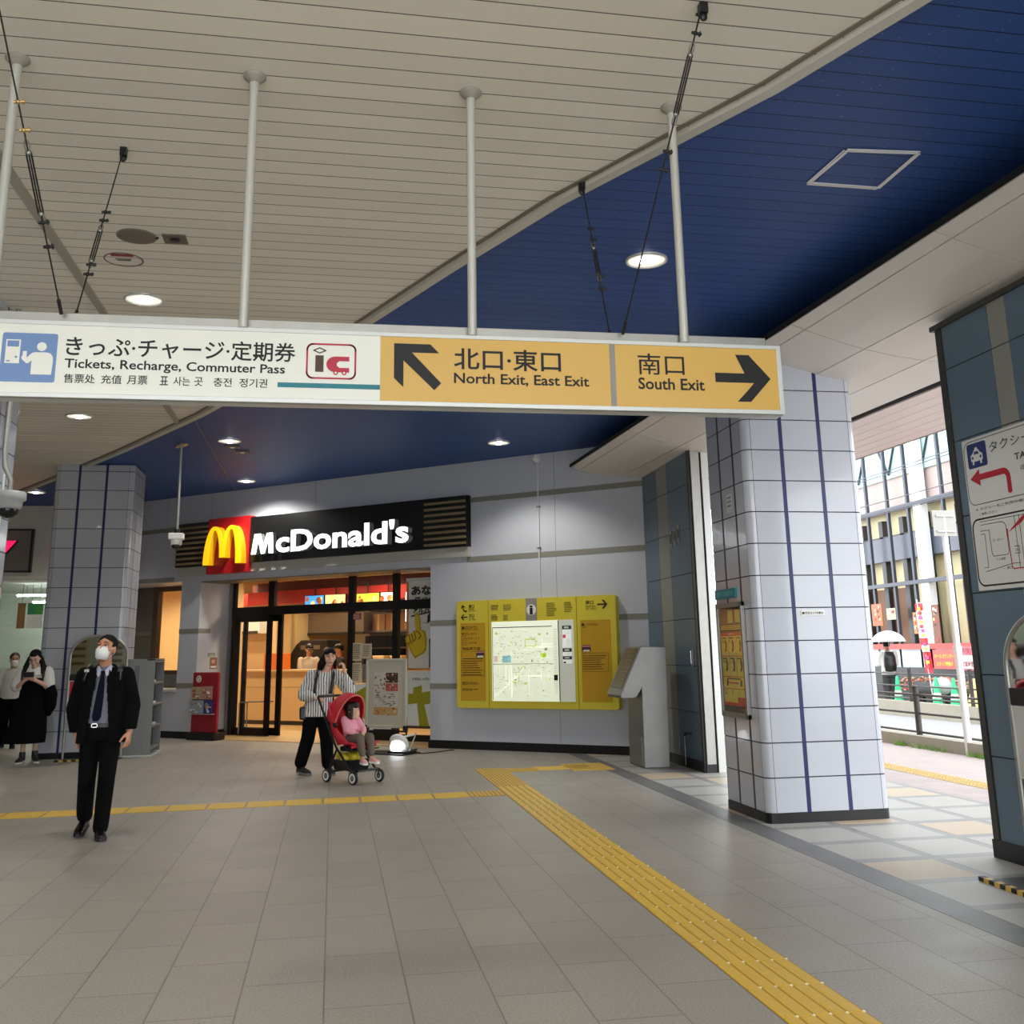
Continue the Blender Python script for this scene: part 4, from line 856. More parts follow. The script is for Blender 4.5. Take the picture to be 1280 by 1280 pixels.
# ------------------------------------------------------------------ arched mirror stands
m_redp = mat('mirror_red_panel', (176, 34, 52), 0.45); m_hz1 = mat('hazard_yellow', (206, 168, 72), 0.5); m_hz2 = mat('hazard_black', (24, 22, 20), 0.5)
def mirror_stand(loc, rot, wd, h, label, panel, red=True, zs=(0.75, 1.10, 1.18)):
    root = thing('mirror_stand', label, 'mirror', loc, rot, group='arched mirror stands')
    hw = wd / 2; r = hw; zc = h - r * 0.72
    arch = [(-hw, 0)] + [(-hw, zc)] + [(-r * math.cos(math.radians(a)), zc + 0.72 * r * math.sin(math.radians(a))) for a in range(8, 173, 8)] + [(hw, zc)] + [(hw, 0)]
    b = MB(); b.tube([(p[0], 0, p[1]) for p in arch], 0.019, m_steel, 10); b.build('tube_frame', root)
    z0, z1, z2 = zs
    top = [(-hw + .015, z2)] + [(-(r - .012) * math.cos(math.radians(a)), zc + 0.72 * (r - .012) * math.sin(math.radians(a))) for a in range(0, 181, 9)] + [(hw - .015, z2)]
    b = MB(); b.prism(top, -0.002, 0.002, m_mirror); b.build('mirror', root)
    b = MB(); b.prism(top, 0.003, 0.012, m_black); b.build('backing', root)
    b = MB(); b.box((-hw + .012, -0.012, z1), (hw - .012, 0.012, z2), m_black); b.build('black_band', root)
    b = MB(); b.box((-hw + .016, -0.008, z0), (hw - .016, 0.008, z1 - .005), m_redp if red else panel); b.build('panel', root)
    b = MB()
    for pth in ([(-hw + .02, z0 + .005), (hw - .02, z0 + .005), (hw - .02, z1 - .01), (-hw + .02, z1 - .01)],): b.line(pth, .008, -0.011, m_alu, .004, True)
    if red:
        w2, hh = wd, z1 - z0
        b.prism([(-hw + .12 * w2, z0 + .32 * hh), (-hw + .12 * w2, z0 + .72 * hh), (-hw + .2 * w2, z0 + .78 * hh), (hw - .3 * w2, z0 + .78 * hh), (hw - .22 * w2, z0 + .70 * hh), (hw - .22 * w2, z0 + .32 * hh), (hw - .34 * w2, z0 + .32 * hh), (hw - .34 * w2, z0 + .66 * hh), (-hw + .24 * w2, z0 + .66 * hh), (-hw + .24 * w2, z0 + .32 * hh)], -0.011, -0.008, m_paper)
        b.box((-.02, -0.011, z0 + .78 * hh), (.02, -0.008, z0 + .86 * hh), m_paper)
        b.text('防犯ミラー', -hw + .1 * w2, z0 + .1 * hh, .6 * w2, .13 * hh, -0.011, m_paper, .03)
    b.build('panel_marking', root)
    b = MB(); b.box((-hw - .02, -0.32, 0), (hw + .02, 0.05, 0.012), m_frame); b.build('base_plate', root)
    b = MB(); n = max(6, int(wd / .055)); 
    for k in range(n): b.box((-hw - .03 + (wd + .06) * k / n, -0.36, 0), (-hw - .03 + (wd + .06) * (k + 1) / n, -0.315, 0.028), m_hz2 if k % 2 == 0 else m_hz1)
    b.build('hazard_bar', root)
    return root
mirror_stand((4.50, 6.0, 0), -91.8, 1.05, 1.70, 'arched mirror stand with a pale panel against the slate blue wall at the right edge', mat('mirror_pale_panel', (196, 196, 188), 0.5), False, (0.62, 1.09, 1.20))
mirror_stand((-3.57, 17.22, 0), 0, 0.84, 1.83, 'arched mirror stand with a red panel in front of the left tiled pillar', None, True, (0.70, 1.16, 1.25))
# grey leaflet cabinet beside the left pillar
m_cab = mat('grey_cabinet', (126, 128, 128), 0.45, noise=0.03); m_cabd = mat('cabinet_inside', (60, 62, 64), 0.6)
R_ = thing('leaflet_cabinet', 'tall grey steel leaflet cabinet with open pigeonholes behind the man in the suit', 'cabinet', (-2.95, 17.55, 0))
b = MB(); b.box((-0.30, -0.18, 0.02), (0.08, 0.75, 1.46), m_cab); b.build('body', R_, bevel=0.006)
b = MB(); b.box((0.075, -0.14, 0.10), (0.082, 0.72, 1.42), m_cabd); b.build('recess', R_)
for k in range(5):
    zz = 0.10 + 0.33 * k; b = MB(); b.box((0.08, -0.17, zz - .012), (0.2, 0.74, zz + .012), m_cab); b.build('shelf', R_, bevel=0.003)
b = MB(); b.box((0.08, -0.18, 0.02), (0.2, -0.155, 1.46), m_cab); b.box((0.08, 0.73, 0.02), (0.2, 0.755, 1.46), m_cab); b.box((0.08, -0.18, 1.44), (0.2, 0.755, 1.465), m_cab); b.build('side_cheek', R_)
b = MB(); b.box((-0.10, -0.188, 0.5), (-0.03, -0.18, 1.36), mat('cabinet_slot', (104, 106, 106), 0.5)); b.build('brochure_slot', R_)
b = MB(); b.box((-0.30, -0.19, 0), (0.22, 0.76, 0.02), m_alu); b.build('plinth', R_)
for k, zz in enumerate((1.10, 0.77, 0.44)):
    p = thing('leaflet_stack', 'white leaflets on the %s shelf of the grey leaflet cabinet' % ('upper', 'middle', 'lower')[k], 'leaflets', (-2.795, 17.5 + .12 * k, zz + .0125), group='leaflets in the cabinet')
    b = MB(); b.box((-0.055, -0.10, 0), (0.03, 0.10, 0.03), m_paper); b.build('sheets', p)

# ------------------------------------------------------------------ small bits on the corner wall
for yy, k in ((13.55, 0), (13.38, 1), (13.22, 2)):
    p = thing('wall_switch', 'small grey switch plate high on the corner wall, %s of three' % ('farthest', 'middle', 'nearest')[k], 'switch', (4.55, yy, 2.95 + .02 * k), -90, group='switch plates on the corner wall')
    b = MB(); b.box((-0.035, -0.012, -0.12), (0.035, 0, 0.12), m_steel2); b.build('plate', p); b = MB(); b.box((-0.012, -0.018, -0.06), (0.012, -0.012, 0.06), m_frame); b.build('keyway', p)
p = thing('pull_handle', 'slim recessed handle on the corner wall beside the steel end strip', 'handle', (4.55, 12.93, 1.38), -90)
b = MB(); b.box((-0.03, -0.02, -0.12), (0.03, 0, 0.12), m_steel2); b.build('plate', p, bevel=.004); b = MB(); b.cyl((0, -0.03, -0.08), (0, -0.03, 0.08), 0.009, m_chrome, n=8); b.build('grip', p)
p = thing('wall_tap', 'small black tap low on the corner wall beside the steel terminal', 'tap', (4.55, 13.15, 0.4), -90)
b = MB(); b.tube([(0, 0, 0.03), (0, -0.05, 0.03), (-0.05, -0.07, 0.03), (-0.07, -0.07, -0.0)], 0.016, m_black, 8); b.build('spout', p); b = MB(); b.cyl((-0.08, -0.07, -0.36), (-0.08, -0.07, 0.0), 0.006, m_steel2, n=6); b.build('drip_pipe', p)
# ------------------------------------------------------------------ restaurant signboard
m_mred = mat('signboard_red', (178, 22, 30), 0.4, noise=0.03); m_mblk = mat('signboard_black', (20, 20, 20), 0.3); m_slat = mat('tan_slat', (128, 110, 80), 0.5, noise=0.05)
m_myel = mat('lit_yellow', (250, 190, 20), 0.4, emit=(255, 186, 16), es=0.75); m_myels = mat('yellow_return', (222, 166, 24), 0.4, emit=(230, 160, 10), es=0.2)
m_lwht = mat('lit_white', (250, 250, 248), 0.4, emit=(245, 250, 255), es=1.6); m_lgry = mat('letter_return', (140, 142, 144), 0.4)
m_strip = mat('signboard_strip', (178, 176, 166), 0.45, noise=0.03)
E5 = (-5.9, 0, 3.0)
R_ = thing('restaurant_signboard', "long black restaurant signboard with yellow arches on red and glowing white letters", 'sign', wpos(5.9, 0, 3.0), WR)
b = MB(E5); b.box((-9.27, -0.07, 3.0), (-2.58, 0, 3.165), m_strip); b.build('lower_strip', R_, bevel=0.004)
b = MB(E5); b.box((-8.4, -0.13, 3.16), (-2.58, 0, 4.0), m_mblk); b.build('black_board', R_)
b = MB(E5); b.box((-8.41, -0.15, 2.995), (-7.345, 0, 4.035), m_mred); b.build('red_square', R_, label='red square behind the arches')
for x0, x1 in ((-9.27, -8.412), (-3.42, -2.58)):
    b = MB(E5); b.box((x0, -0.135, 3.165), (x1, 0, 4.0), m_mblk)
    for k in range(8):
        zz = 3.20 + 0.098 * k; b.box((x0 + .01, -0.165, zz), (x1 - .01, -0.13, zz + 0.04), m_slat)
    b.build('louvre', R_, label='black louvre with tan slats')
def arches():
    o = [(0, 0)]
    def arc_(x0, z0, x1, z1, n, px_, pz_):  # power curve
        return [(x0 + (x1 - x0) * (1 - math.cos(t * PI / 2 / n)) , z0 + (z1 - z0) * math.sin(t * PI / 2 / n)) for t in range(1, n + 1)]
    up_ = [(0.27 - 0.27 * math.cos(t * PI / 20) ** 1.0, math.sin(t * PI / 20) ** 0.92) for t in range(0, 11)]
    up_ = [(0.27 * (1 - math.cos(t * PI / 20)), math.sin(t * PI / 20)) for t in range(0, 11)]
    dn = [(0.27 + 0.23 * math.sin(t * PI / 20), 0.50 + 0.50 * math.cos(t * PI / 20)) for t in range(1, 11)]
    left = up_ + dn
    outer = left + [(1 - x, z) for x, z in reversed(left[:-1])]
    inu = [(0.145 + 0.135 * (1 - math.cos(t * PI / 16)), 0.90 * math.sin(t * PI / 16)) for t in range(0, 9)]
    ind = [(0.28 + 0.15 * math.sin(t * PI / 16), 0.17 + 0.73 * math.cos(t * PI / 16)) for t in range(1, 9)]
    inn = inu + ind
    return outer + [(1 - x, z) for x, z in inn] + list(reversed(inn))
def arch_prism(b, x0, z0, w_, h, y0, y1, mf, ms):
    P = [(x0 + p[0] * w_, z0 + p[1] * h) for p in arches()]
    b.prism(P, y0, y0 + 0.012, mf); b.prism([(x0 + .006 + (p[0] - x0) * .985, p[1]) for p in P], y0 + 0.012, y1, ms)
b = MB(E5); arch_prism(b, -8.36, 3.15, 0.97, 0.715, -0.30, -0.15, m_myel, m_myels); b.build('golden_arches', R_, label='glowing yellow arches')
b = MB(E5); b.text("cDonald's", -6.60, 3.285, 2.94, 0.41, -0.24, m_lwht, 0.03, 0.10, m_lgry)
mp_ = [(-7.20, 3.29), (-7.13, 3.66), (-6.985, 3.66), (-6.905, 3.44), (-6.83, 3.66), (-6.69, 3.66), (-6.66, 3.29), (-6.765, 3.29), (-6.79, 3.53), (-6.87, 3.29), (-6.955, 3.29), (-7.035, 3.53), (-7.085, 3.29)]
b.prism(mp_, -0.24, -0.232, m_lwht); b.prism(mp_, -0.232, -0.14, m_lgry)
b.build('lettering', R_, label='glowing white raised letters')

# ------------------------------------------------------------------ shop front
m_fr = mat('shopfront_black', (22, 20, 18), 0.35, 0.3); gl = glass('clear_glass')
ys0, ys1 = 0.78, 0.86
b = MB()
for x0, x1 in ((-8.69, -8.55), (-7.68, -7.53), (-5.73, -5.60), (-4.73, -4.61)): b.box((x0, ys0, 2.24), (x1, ys1, 2.94), m_fr)
b.box((-8.66, ys0 - .02, 2.24), (-3.38, ys1 + .02, 2.40), m_fr); b.box((-8.69, ys0, 0), (-8.55, ys1, 2.94), m_fr); b.box((-8.66, ys0 - .03, 0), (-8.60, ys0 + .02, 2.94), m_steel2)
b.box((-4.73, ys0, 0), (-4.61, ys1, 2.3), m_fr); b.box((-8.66, ys0, 2.925), (-3.38, ys1, 2.945), m_fr); b.box((-5.73, ys0, 0), (-5.62, ys1, 2.3), m_fr); b.box((-4.61, ys0, 0.0), (-3.38, ys1, 0.12), m_fr); b.box((-5.62, ys0, 0.0), (-4.70, ys1, 0.16), m_fr)
fr = b.build('window_2', kind='structure', loc=WP, rot=WR)
for x0, x1, z0, z1 in ((-8.55, -7.68, 2.40, 2.925), (-7.53, -5.73, 2.40, 2.925), (-5.60, -4.73, 2.40, 2.925), (-4.61, -3.38, 0.12, 2.925), (-5.62, -4.73, 0.16, 2.24)):
    b = MB(); b.box((x0, 0.815, z0), (x1, 0.82, z1), gl); b.build('pane', fr)
def slider(n, x0, x1, yb_):
    b = MB()
    b.box((x0, yb_, 0.02), (x0 + .09, yb_ + .05, 2.24), m_fr); b.box((x1 - .11, yb_, 0.02), (x1, yb_ + .05, 2.24), m_fr); b.box((x0, yb_, 0.02), (x1, yb_ + .05, 0.16), m_fr); b.box((x0, yb_, 2.12), (x1, yb_ + .05, 2.24), m_fr)
    d_ = b.build('door_%d' % n, kind='structure', loc=WP, rot=WR)
    b = MB(); b.box((x0 + .09, yb_ + .02, 0.16), (x1 - .11, yb_ + .026, 2.12), gl); b.build('pane', d_)
    b = MB(); b.cyl((x0 + .2, yb_ - .01, 0.62), (x1 - .15, yb_ - .01, 0.64), 0.012, m_steel2, n=8); b.cyl((x0 + .2, yb_ - .01, 0.05), (x0 + .2, yb_ - .01, 0.62), 0.012, m_steel2, n=8); b.build('push_bar', d_)
slider(1, -8.47, -7.55, 0.74); slider(2, -8.40, -7.40, 0.88)
b = MB(); b.box((-5.64, 0.80, 2.09), (-5.45, 0.812, 2.205), mat('red_notice', (150, 30, 40), 0.5)); nt_ = b.build('door_notice', cat='notice', label='small red notice at the top of the right glass panel of the shop front', loc=WP, rot=WR)
b = MB()
for zz in (2.18, 2.155, 2.13, 2.105): b.box((-5.62, 0.798, zz), (-5.48, 0.80, zz + .008), m_paper)
b.build('print', nt_)
for x0, z0, x1, z1, lb in ((-5.63, 1.36, -5.42, 1.68, 'pale sheet notice on the right glass panel, upper left of four'), (-5.40, 1.40, -5.20, 1.66, 'pale sheet notice on the right glass panel, upper right of four'), (-5.63, 0.98, -5.42, 1.33, 'pale sheet notice on the right glass panel, lower left of four'), (-5.40, 0.98, -5.28, 1.31, 'dark sheet notice on the right glass panel, lower right of four')):
    b = MB(); b.box((x0, 0.80, z0), (x1, 0.812, z1), m_band if 'dark' in lb else mat('cream_sheet', (214, 204, 176), 0.6)); o_ = b.build('sheet_notice', cat='notice', label=lb, group='notices on the shop glass', loc=WP, rot=WR)
    b = MB(); zz = z1 - .05
    while zz > z0 + .03: b.box((x0 + .02, 0.798, zz), (x1 - rnd.uniform(.02, .08), 0.80, zz + .012), m_fit); zz -= .032
    b.build('print', o_)
# green and yellow film low on the glass
m_film = mat('white_film', (214, 222, 220), 0.5); m_filmg = mat('olive_film', (150, 148, 20), 0.5)
b = MB(); b.box((-5.62, 0.80, 0.17), (-4.74, 0.811, 0.96), m_film)
fl_ = b.build('window_film', cat='window film', label='white and olive film on the glass panel behind the poster stand', loc=WP, rot=WR)
b = MB(); b.prism([(-5.62, 0.40), (-5.62, 0.78), (-5.2, 0.96), (-4.74, 0.8), (-4.74, 0.45), (-5.2, 0.36)], 0.797, 0.80, m_filmg); b.build('olive_print', fl_)
b = MB(); b.box((-4.60, 0.80, 0.27), (-3.38, 0.811, 0.955), m_film); fl_ = b.build('window_film', cat='window film', label='white film with an olive numeral on the glass below the recruiting poster', loc=WP, rot=WR)
b = MB(); b.prism([(-4.39, 0.62), (-4.39, 0.80), (-4.28, 0.80), (-4.28, 0.90), (-4.10, 0.94), (-4.10, 0.82), (-3.80, 0.86), (-3.80, 0.66), (-4.05, 0.62), (-3.95, 0.27), (-4.15, 0.27), (-4.2, 0.64)], 0.797, 0.80, m_filmg); b.build('olive_print', fl_)
b = MB(); b.box((-4.60, 0.79, 0.955), (-3.38, 0.80, 1.18), m_film); o_ = b.build('notice_band', cat='notice', label='white notice band with a black line of text under the recruiting poster', loc=WP, rot=WR)
b = MB(); b.text('お気軽にお問い合わせください', -4.30, 1.02, 0.78, 0.05, 0.789, m_ink, .006); b.build('lettering', o_)
# recruiting poster
R_ = thing('recruiting_poster', 'tall white recruiting poster with a yellow pointing hand inside the shop front', 'poster', wpos(3.9, -0.84, 1.2), WR)
E6 = (-3.9, 0.84, 1.2); m_or = mat('poster_orange', (196, 130, 50), 0.5)
b = MB(E6); b.box((-4.45, 0.84, 1.19), (-3.36, 0.85, 2.76), m_paper); b.build('sheet', R_)
b = MB(E6); b.box((-4.46, 0.832, 1.19), (-4.42, 0.85, 2.72), m_or); b.box((-4.46, 0.832, 1.19), (-3.36, 0.85, 1.225), m_or); b.box((-4.47, 0.828, 2.72), (-3.36, 0.852, 2.78), m_alu); b.build('edging', R_)
lines(R_, E6, [('あなたも', -4.36, 2.47, 0.86, 0.17, .05), ('働きませんか', -4.30, 2.28, 0.9, 0.17, .05), ('アルバイト募集', -4.33, 2.16, 0.88, 0.10, .05)], 0.836, m_ink)
b = MB(E6); b.prism([(-4.36, 2.13), (-3.9, 2.2), (-3.4, 2.26), (-3.4, 2.24), (-3.9, 2.175), (-4.36, 2.10)], 0.836, 0.84, m_ink); b.build('underline', R_)
HP = [(-4.28, 2.13), (-4.23, 2.15), (-4.195, 2.12), (-4.16, 1.86), (-4.12, 1.87), (-4.08, 1.84), (-4.05, 1.72), (-4.06, 1.55), (-4.10, 1.50), (-4.27, 1.42), (-4.37, 1.55), (-4.40, 1.63), (-4.44, 1.68), (-4.45, 1.75), (-4.40, 1.80), (-4.35, 1.81), (-4.30, 1.85), (-4.26, 1.86), (-4.28, 2.0)]
cxh = sum(p[0] for p in HP) / len(HP); czh = sum(p[1] for p in HP) / len(HP)
b = MB(E6); b.prism([(cxh + (p[0] - cxh) * 1.16, czh + (p[1] - czh) * 1.1) for p in HP], 0.835, 0.84, m_by); b.prism([(cxh + (p[0] - cxh) * 1.05, czh + (p[1] - czh) * 1.03) for p in HP], 0.833, 0.835, m_ink); b.prism(HP, 0.831, 0.833, mat('hand_yellow', (220, 190, 20), 0.5))
for pts in ([(-4.40, 1.80), (-4.37, 1.68), (-4.41, 1.64)], [(-4.35, 1.81), (-4.31, 1.70), (-4.35, 1.65)], [(-4.29, 1.86), (-4.25, 1.74), (-4.29, 1.69)], [(-4.25, 1.86), (-4.18, 1.83), (-4.15, 1.76), (-4.2, 1.72)]): b.line(pts, .014, 0.829, m_ink, .002)
b.build('pointing_hand', R_)
b = MB(E6); b.box((-3.98, 0.836, 1.23), (-3.5, 0.84, 1.72), mat('poster_navy', (30, 34, 46), 0.5)); b.disc(-3.80, 1.98, 0.15, 0.836, mat('poster_skin', (222, 178, 148), 0.5), .004, 20, 0.19); b.prism([(-4.02, 1.98), (-4.01, 2.12), (-3.92, 2.2), (-3.7, 2.2), (-3.62, 2.02), (-3.9, 2.05)], 0.834, 0.838, m_ink); b.prism([(-3.95, 1.72), (-3.8, 1.66), (-3.64, 1.72), (-3.64, 1.82), (-3.95, 1.82)], 0.835, 0.84, m_paper); b.build('portrait_print', R_)

# ------------------------------------------------------------------ inside the restaurant
m_wf = mat('warm_floor_tile', (196, 164, 116), 0.35, noise=0.06, scale=6); m_wc = mat('warm_ceiling', (232, 208, 164), 0.6); m_red = mat('bulkhead_red', (170, 36, 24), 0.5); m_maroon = mat('bulkhead_maroon', (84, 24, 18), 0.5); m_ctr = mat('counter_cream', (216, 182, 128), 0.4, noise=0.04, scale=3); m_kd = mat('kitchen_dark', (40, 36, 34), 0.5); m_ks = mat('kitchen_steel', (140, 132, 122), 0.35, 0.7, noise=0.08)
IX0, IX1, IY0, IY1 = -12.55, -2.6, 0.92, 9.2
def ist(name, boxes): 
    b = MB()
    for a, e, m in boxes: b.box(a, e, m)
    return b.build(name, kind='structure', loc=WP, rot=WR)
ist('floor_shop', [((IX0, 0.0, -0.05), (IX1, IY1, 0.012), m_wf)])
ist('ceiling_shop', [((IX0, 0.93, 3.35), (IX1, IY1, 3.43), m_wc)])
ist('wall_shop_far', [((IX0, IY1, 0), (IX1, IY1 + .1, 3.45), m_ks), ((IX0, 6.0, 0), (-11.7, 6.1, 3.4), m_cream), ((-11.8, 6.0, 0), (-11.7, IY1, 3.4), m_cream)])
ist('wall_shop_left', [((IX0 - .1, 0.9, 0), (IX0, IY1, 3.45), m_cream)]); ist('wall_shop_right', [((IX1, 0.9, 0), (IX1 + .1, IY1, 3.45), m_cream)])
ist('partition_shop', [((-9.22, 0.93, 0), (-9.12, 1.6, 3.35), m_cream)])
WM0 = Matrix.Rotation(math.radians(WR), 3, 'Z')
R_ = thing('order_counter', 'long cream order counter inside the restaurant', 'counter', WP + Matrix.Rotation(math.radians(WR), 3, 'Z') @ Vector((-9.5, 3.3, 0)), WR)
E7 = (-9.5, 3.3, 0)
b = MB(E7); b.box((-12.5, 3.3, 0.10), (-5.6, 3.9, 1.13), m_ctr); b.build('front', R_); b = MB(E7); b.box((-12.5, 3.22, 1.13), (-5.55, 3.95, 1.17), m_ctr); b.build('worktop', R_, bevel=.006); b = MB(E7); b.box((-12.5, 3.34, 0.0), (-5.6, 3.9, 0.10), m_frame); b.build('kick_board', R_)
b = MB(E7); b.box((-12.5, 3.295, 0.80), (-5.6, 3.3, 0.805), m_band); b.build('seam', R_)
def shop(name, cat, label, boxes, base, group=None, bevel=0.004, parts=None):
    R_ = thing(name, label, cat, WP + Matrix.Rotation(math.radians(WR), 3, 'Z') @ Vector(base), WR, group)
    for nm, bs in boxes.items():
        b = MB(base)
        for a, e, m in bs: b.box(a, e, m)
        b.build(nm, R_, bevel=bevel)
    return R_
b = MB(); pts = [(-11.1, 3.6), (-10.6, 3.25), (-9.6, 3.05), (-8.0, 3.0), (-2.7, 3.0), (-2.7, 3.6)]
b.plan(pts, 2.58, 2.86, m_red); b.plan([(p[0] + .15, p[1] + .15) for p in pts], 2.86, 3.07, m_maroon); b.build('ceiling_bulkhead', kind='structure', loc=WP, rot=WR)
sc_ = {}
def screen(x0, x1, z0, z1, label, cols, yy=2.9):
    R_ = thing('menu_screen', label, 'menu screen', WP + Matrix.Rotation(math.radians(WR), 3, 'Z') @ Vector(((x0 + x1) / 2, yy, z0)), WR, 'menu screens over the counter'); bs = ((x0 + x1) / 2, yy, z0)
    b = MB(bs); b.box((x0, yy, z0), (x1, yy + .05, z1), m_black); b.cyl(((x0 + x1) / 2, yy + .02, z1), ((x0 + x1) / 2, yy + .02, 2.9), .015, m_black); b.build('housing', R_)
    b = MB(bs); b.box((x0 + .015, yy - .004, z0 + .015), (x1 - .015, yy, z1 - .015), mat('screen_' + cols[0], cols[1], 0.3, emit=cols[1], es=0.9)); b.build('display', R_)
    b = MB(bs); r_ = random.Random(int(x0 * 100)); w_ = x1 - x0
    for k in range(5):
        cx = x0 + .1 * w_ + r_.uniform(0, .8) * w_; cz = z0 + r_.uniform(.25, .7) * (z1 - z0); b.disc(cx, cz, r_.uniform(.03, .07), yy - .006, mat('screen_food%d' % (k % 3), [(160, 90, 50), (230, 200, 120), (120, 60, 40)][k % 3], 0.4, emit=[(160, 90, 50), (230, 200, 120), (120, 60, 40)][k % 3], es=0.6), .002, 12)
    b.build('picture', R_); return R_
screen(-8.62, -8.08, 2.46, 2.72, 'blue menu screen, leftmost above the counter', ('blue', (60, 140, 220))); screen(-8.06, -7.50, 2.46, 2.72, 'cream menu screen to the right of the blue one', ('cream', (226, 196, 130)))
screen(-7.25, -6.62, 2.46, 2.71, 'yellow menu screen in the middle pane above the counter', ('yellow', (226, 190, 50))); screen(-6.60, -6.22, 2.46, 2.71, 'white menu screen right of the yellow one', ('white', (226, 222, 216)))
screen(-5.98, -5.35, 2.08, 2.70, 'tall white menu screen beside the recruiting poster', ('pale', (222, 216, 216)))
shop('kitchen_hood', 'hood', 'brown steel hood over the dark kitchen', {'canopy': [((-12.0, 6.6, 2.0), (-9.9, 8.2, 2.5), m_ks)], 'lower_edge': [((-12.0, 6.58, 1.96), (-9.9, 6.64, 2.02), m_kd)]}, (-11, 7.0, 2.0))
shop('kitchen_range', 'range', 'dark kitchen range behind the counter', {'body': [((-12.2, 8.0, 0.012), (-7.5, 9.1, 1.0), m_kd)], 'back_panel': [((-12.2, 9.0, 1.0), (-7.5, 9.15, 1.95), m_kd)], 'shelf': [((-12.2, 8.3, 1.60), (-7.5, 9.1, 1.64), m_ks)]}, (-10, 8.5, 0.012))
CB = (-10.6, 5.4, 0.012); R_ = thing('kitchen_equipment', 'big sloping black kitchen equipment behind the counter', 'equipment', WP + WM0 @ Vector(CB), WR)
b = MB(CB); b.prism([(-11.35, 0.012), (-11.35, 1.1), (-10.85, 1.72), (-10.7, 1.82), (-9.9, 1.82), (-9.8, 0.012)], 5.2, 5.7, m_kd); b.build('housing', R_, bevel=.02)
b = MB(CB); b.box((-10.7, 5.19, 1.60), (-10.1, 5.2, 1.70), m_ks); b.build('label_strip', R_)
shop('orange_tray_stack', 'trays', 'orange trays stacked at the left end of the counter', {'trays': [((-10.2, 3.4, 1.17), (-9.8, 3.85, 1.52), mat('tray_orange', (226, 118, 40), 0.5))]}, (-9.85, 3.6, 1.17), bevel=.01)
for k in range(3): shop('carton', 'carton', ('brown carton on the kitchen shelf, leftmost of three', 'brown carton on the kitchen shelf, middle of three', 'brown carton on the kitchen shelf, rightmost of three')[k], {'box': [((-9.85 + .42 * k, 6.9, 2.05), (-9.47 + .42 * k, 7.4, 2.45), mat('carton_brown', (168, 122, 80), 0.6, noise=.05))], 'tape': [((-9.69 + .42 * k, 6.895, 2.05), (-9.64 + .42 * k, 6.9, 2.45), m_ctr)]}, (-9.66 + .42 * k, 7.1, 2.05), 'cartons on the kitchen shelf', 0)
shop('carton_shelf', 'shelf', 'steel shelf carrying the brown cartons', {'board': [((-9.9, 6.85, 2.0), (-8.55, 7.5, 2.05), m_ks)], 'bracket': [((-9.3, 7.4, 2.05), (-9.25, 7.45, 2.98), m_ks)]}, (-9.2, 7.1, 2.0), None, 0)
shop('ticket_printer', 'printer', 'white ticket printer on the kitchen range', {'body': [((-10.75, 8.05, 1.0), (-10.35, 8.4, 1.3), m_white)], 'paper': [((-10.65, 8.03, 1.3), (-10.45, 8.2, 1.34), m_paper)]}, (-10.55, 8.2, 1.0))
for k, (x, lb) in enumerate(((-7.15, 'small lit paper bag on the counter behind the poster stand, left of two'), (-6.7, 'small lit paper bag on the counter behind the poster stand, right of two'))):
    shop('paper_bag', 'bag', lb, {'bag': [((x, 3.4, 1.17), (x + .28, 3.6, 1.42), mat('bag_cream', (236, 206, 150), 0.6))], 'fold': [((x - .005, 3.39, 1.40), (x + .285, 3.61, 1.44), mat('bag_cream', (236, 206, 150), 0.6))]}, (x + .14, 3.5, 1.17), 'paper bags on the counter')
shop('booth_partition', 'partition', 'cream panelled booth seen through the left sliding door', {'panel': [((-12.45, 4.6, 0.012), (-11.0, 4.7, 2.15), m_ctr)], 'post': [((-11.02, 4.55, 0.012), (-10.9, 4.75, 2.3), m_cream)]}, (-11.6, 4.65, 0.012))
shop('air_conditioner', 'air conditioner', 'white wall unit glowing above the booth behind the left door', {'case': [((-12.2, 4.3, 1.98), (-11.2, 4.58, 2.3), m_white)], 'flap': [((-12.15, 4.28, 1.98), (-11.25, 4.3, 2.05), m_frame)]}, (-11.4, 4.45, 1.98), None, .02)
WM = Matrix.Rotation(math.radians(WR), 3, 'Z')
def shoplamp(x, yy, lb, p=STORE):
    q = WP + WM @ Vector((x, yy, 0)); return downlight(q.x, q.y, lb, p, 0.09, (1.0, 0.82, 0.56), 3.35, 150)
for x, yy, lb in ((-7.9, 1.9, 'warm lamp in the shop ceiling behind the left door'), (-6.4, 2.2, 'warm lamp in the shop ceiling behind the middle pane'), (-4.9, 2.4, 'warm lamp in the shop ceiling near the recruiting poster'), (-10.6, 2.1, 'warm lamp in the shop ceiling behind the side window'), (-11.2, 3.4, 'warm lamp in the shop ceiling over the booth'), (-8.6, 4.4, 'warm lamp in the shop ceiling over the counter'), (-10.6, 5.2, 'warm lamp in the shop ceiling near the cream wall')): shoplamp(x, yy, lb)
for x, yy, lb in ((-9.6, 7.9, 'warm lamp in the shop ceiling over the kitchen'),): shoplamp(x, yy, lb, STORE * .5)

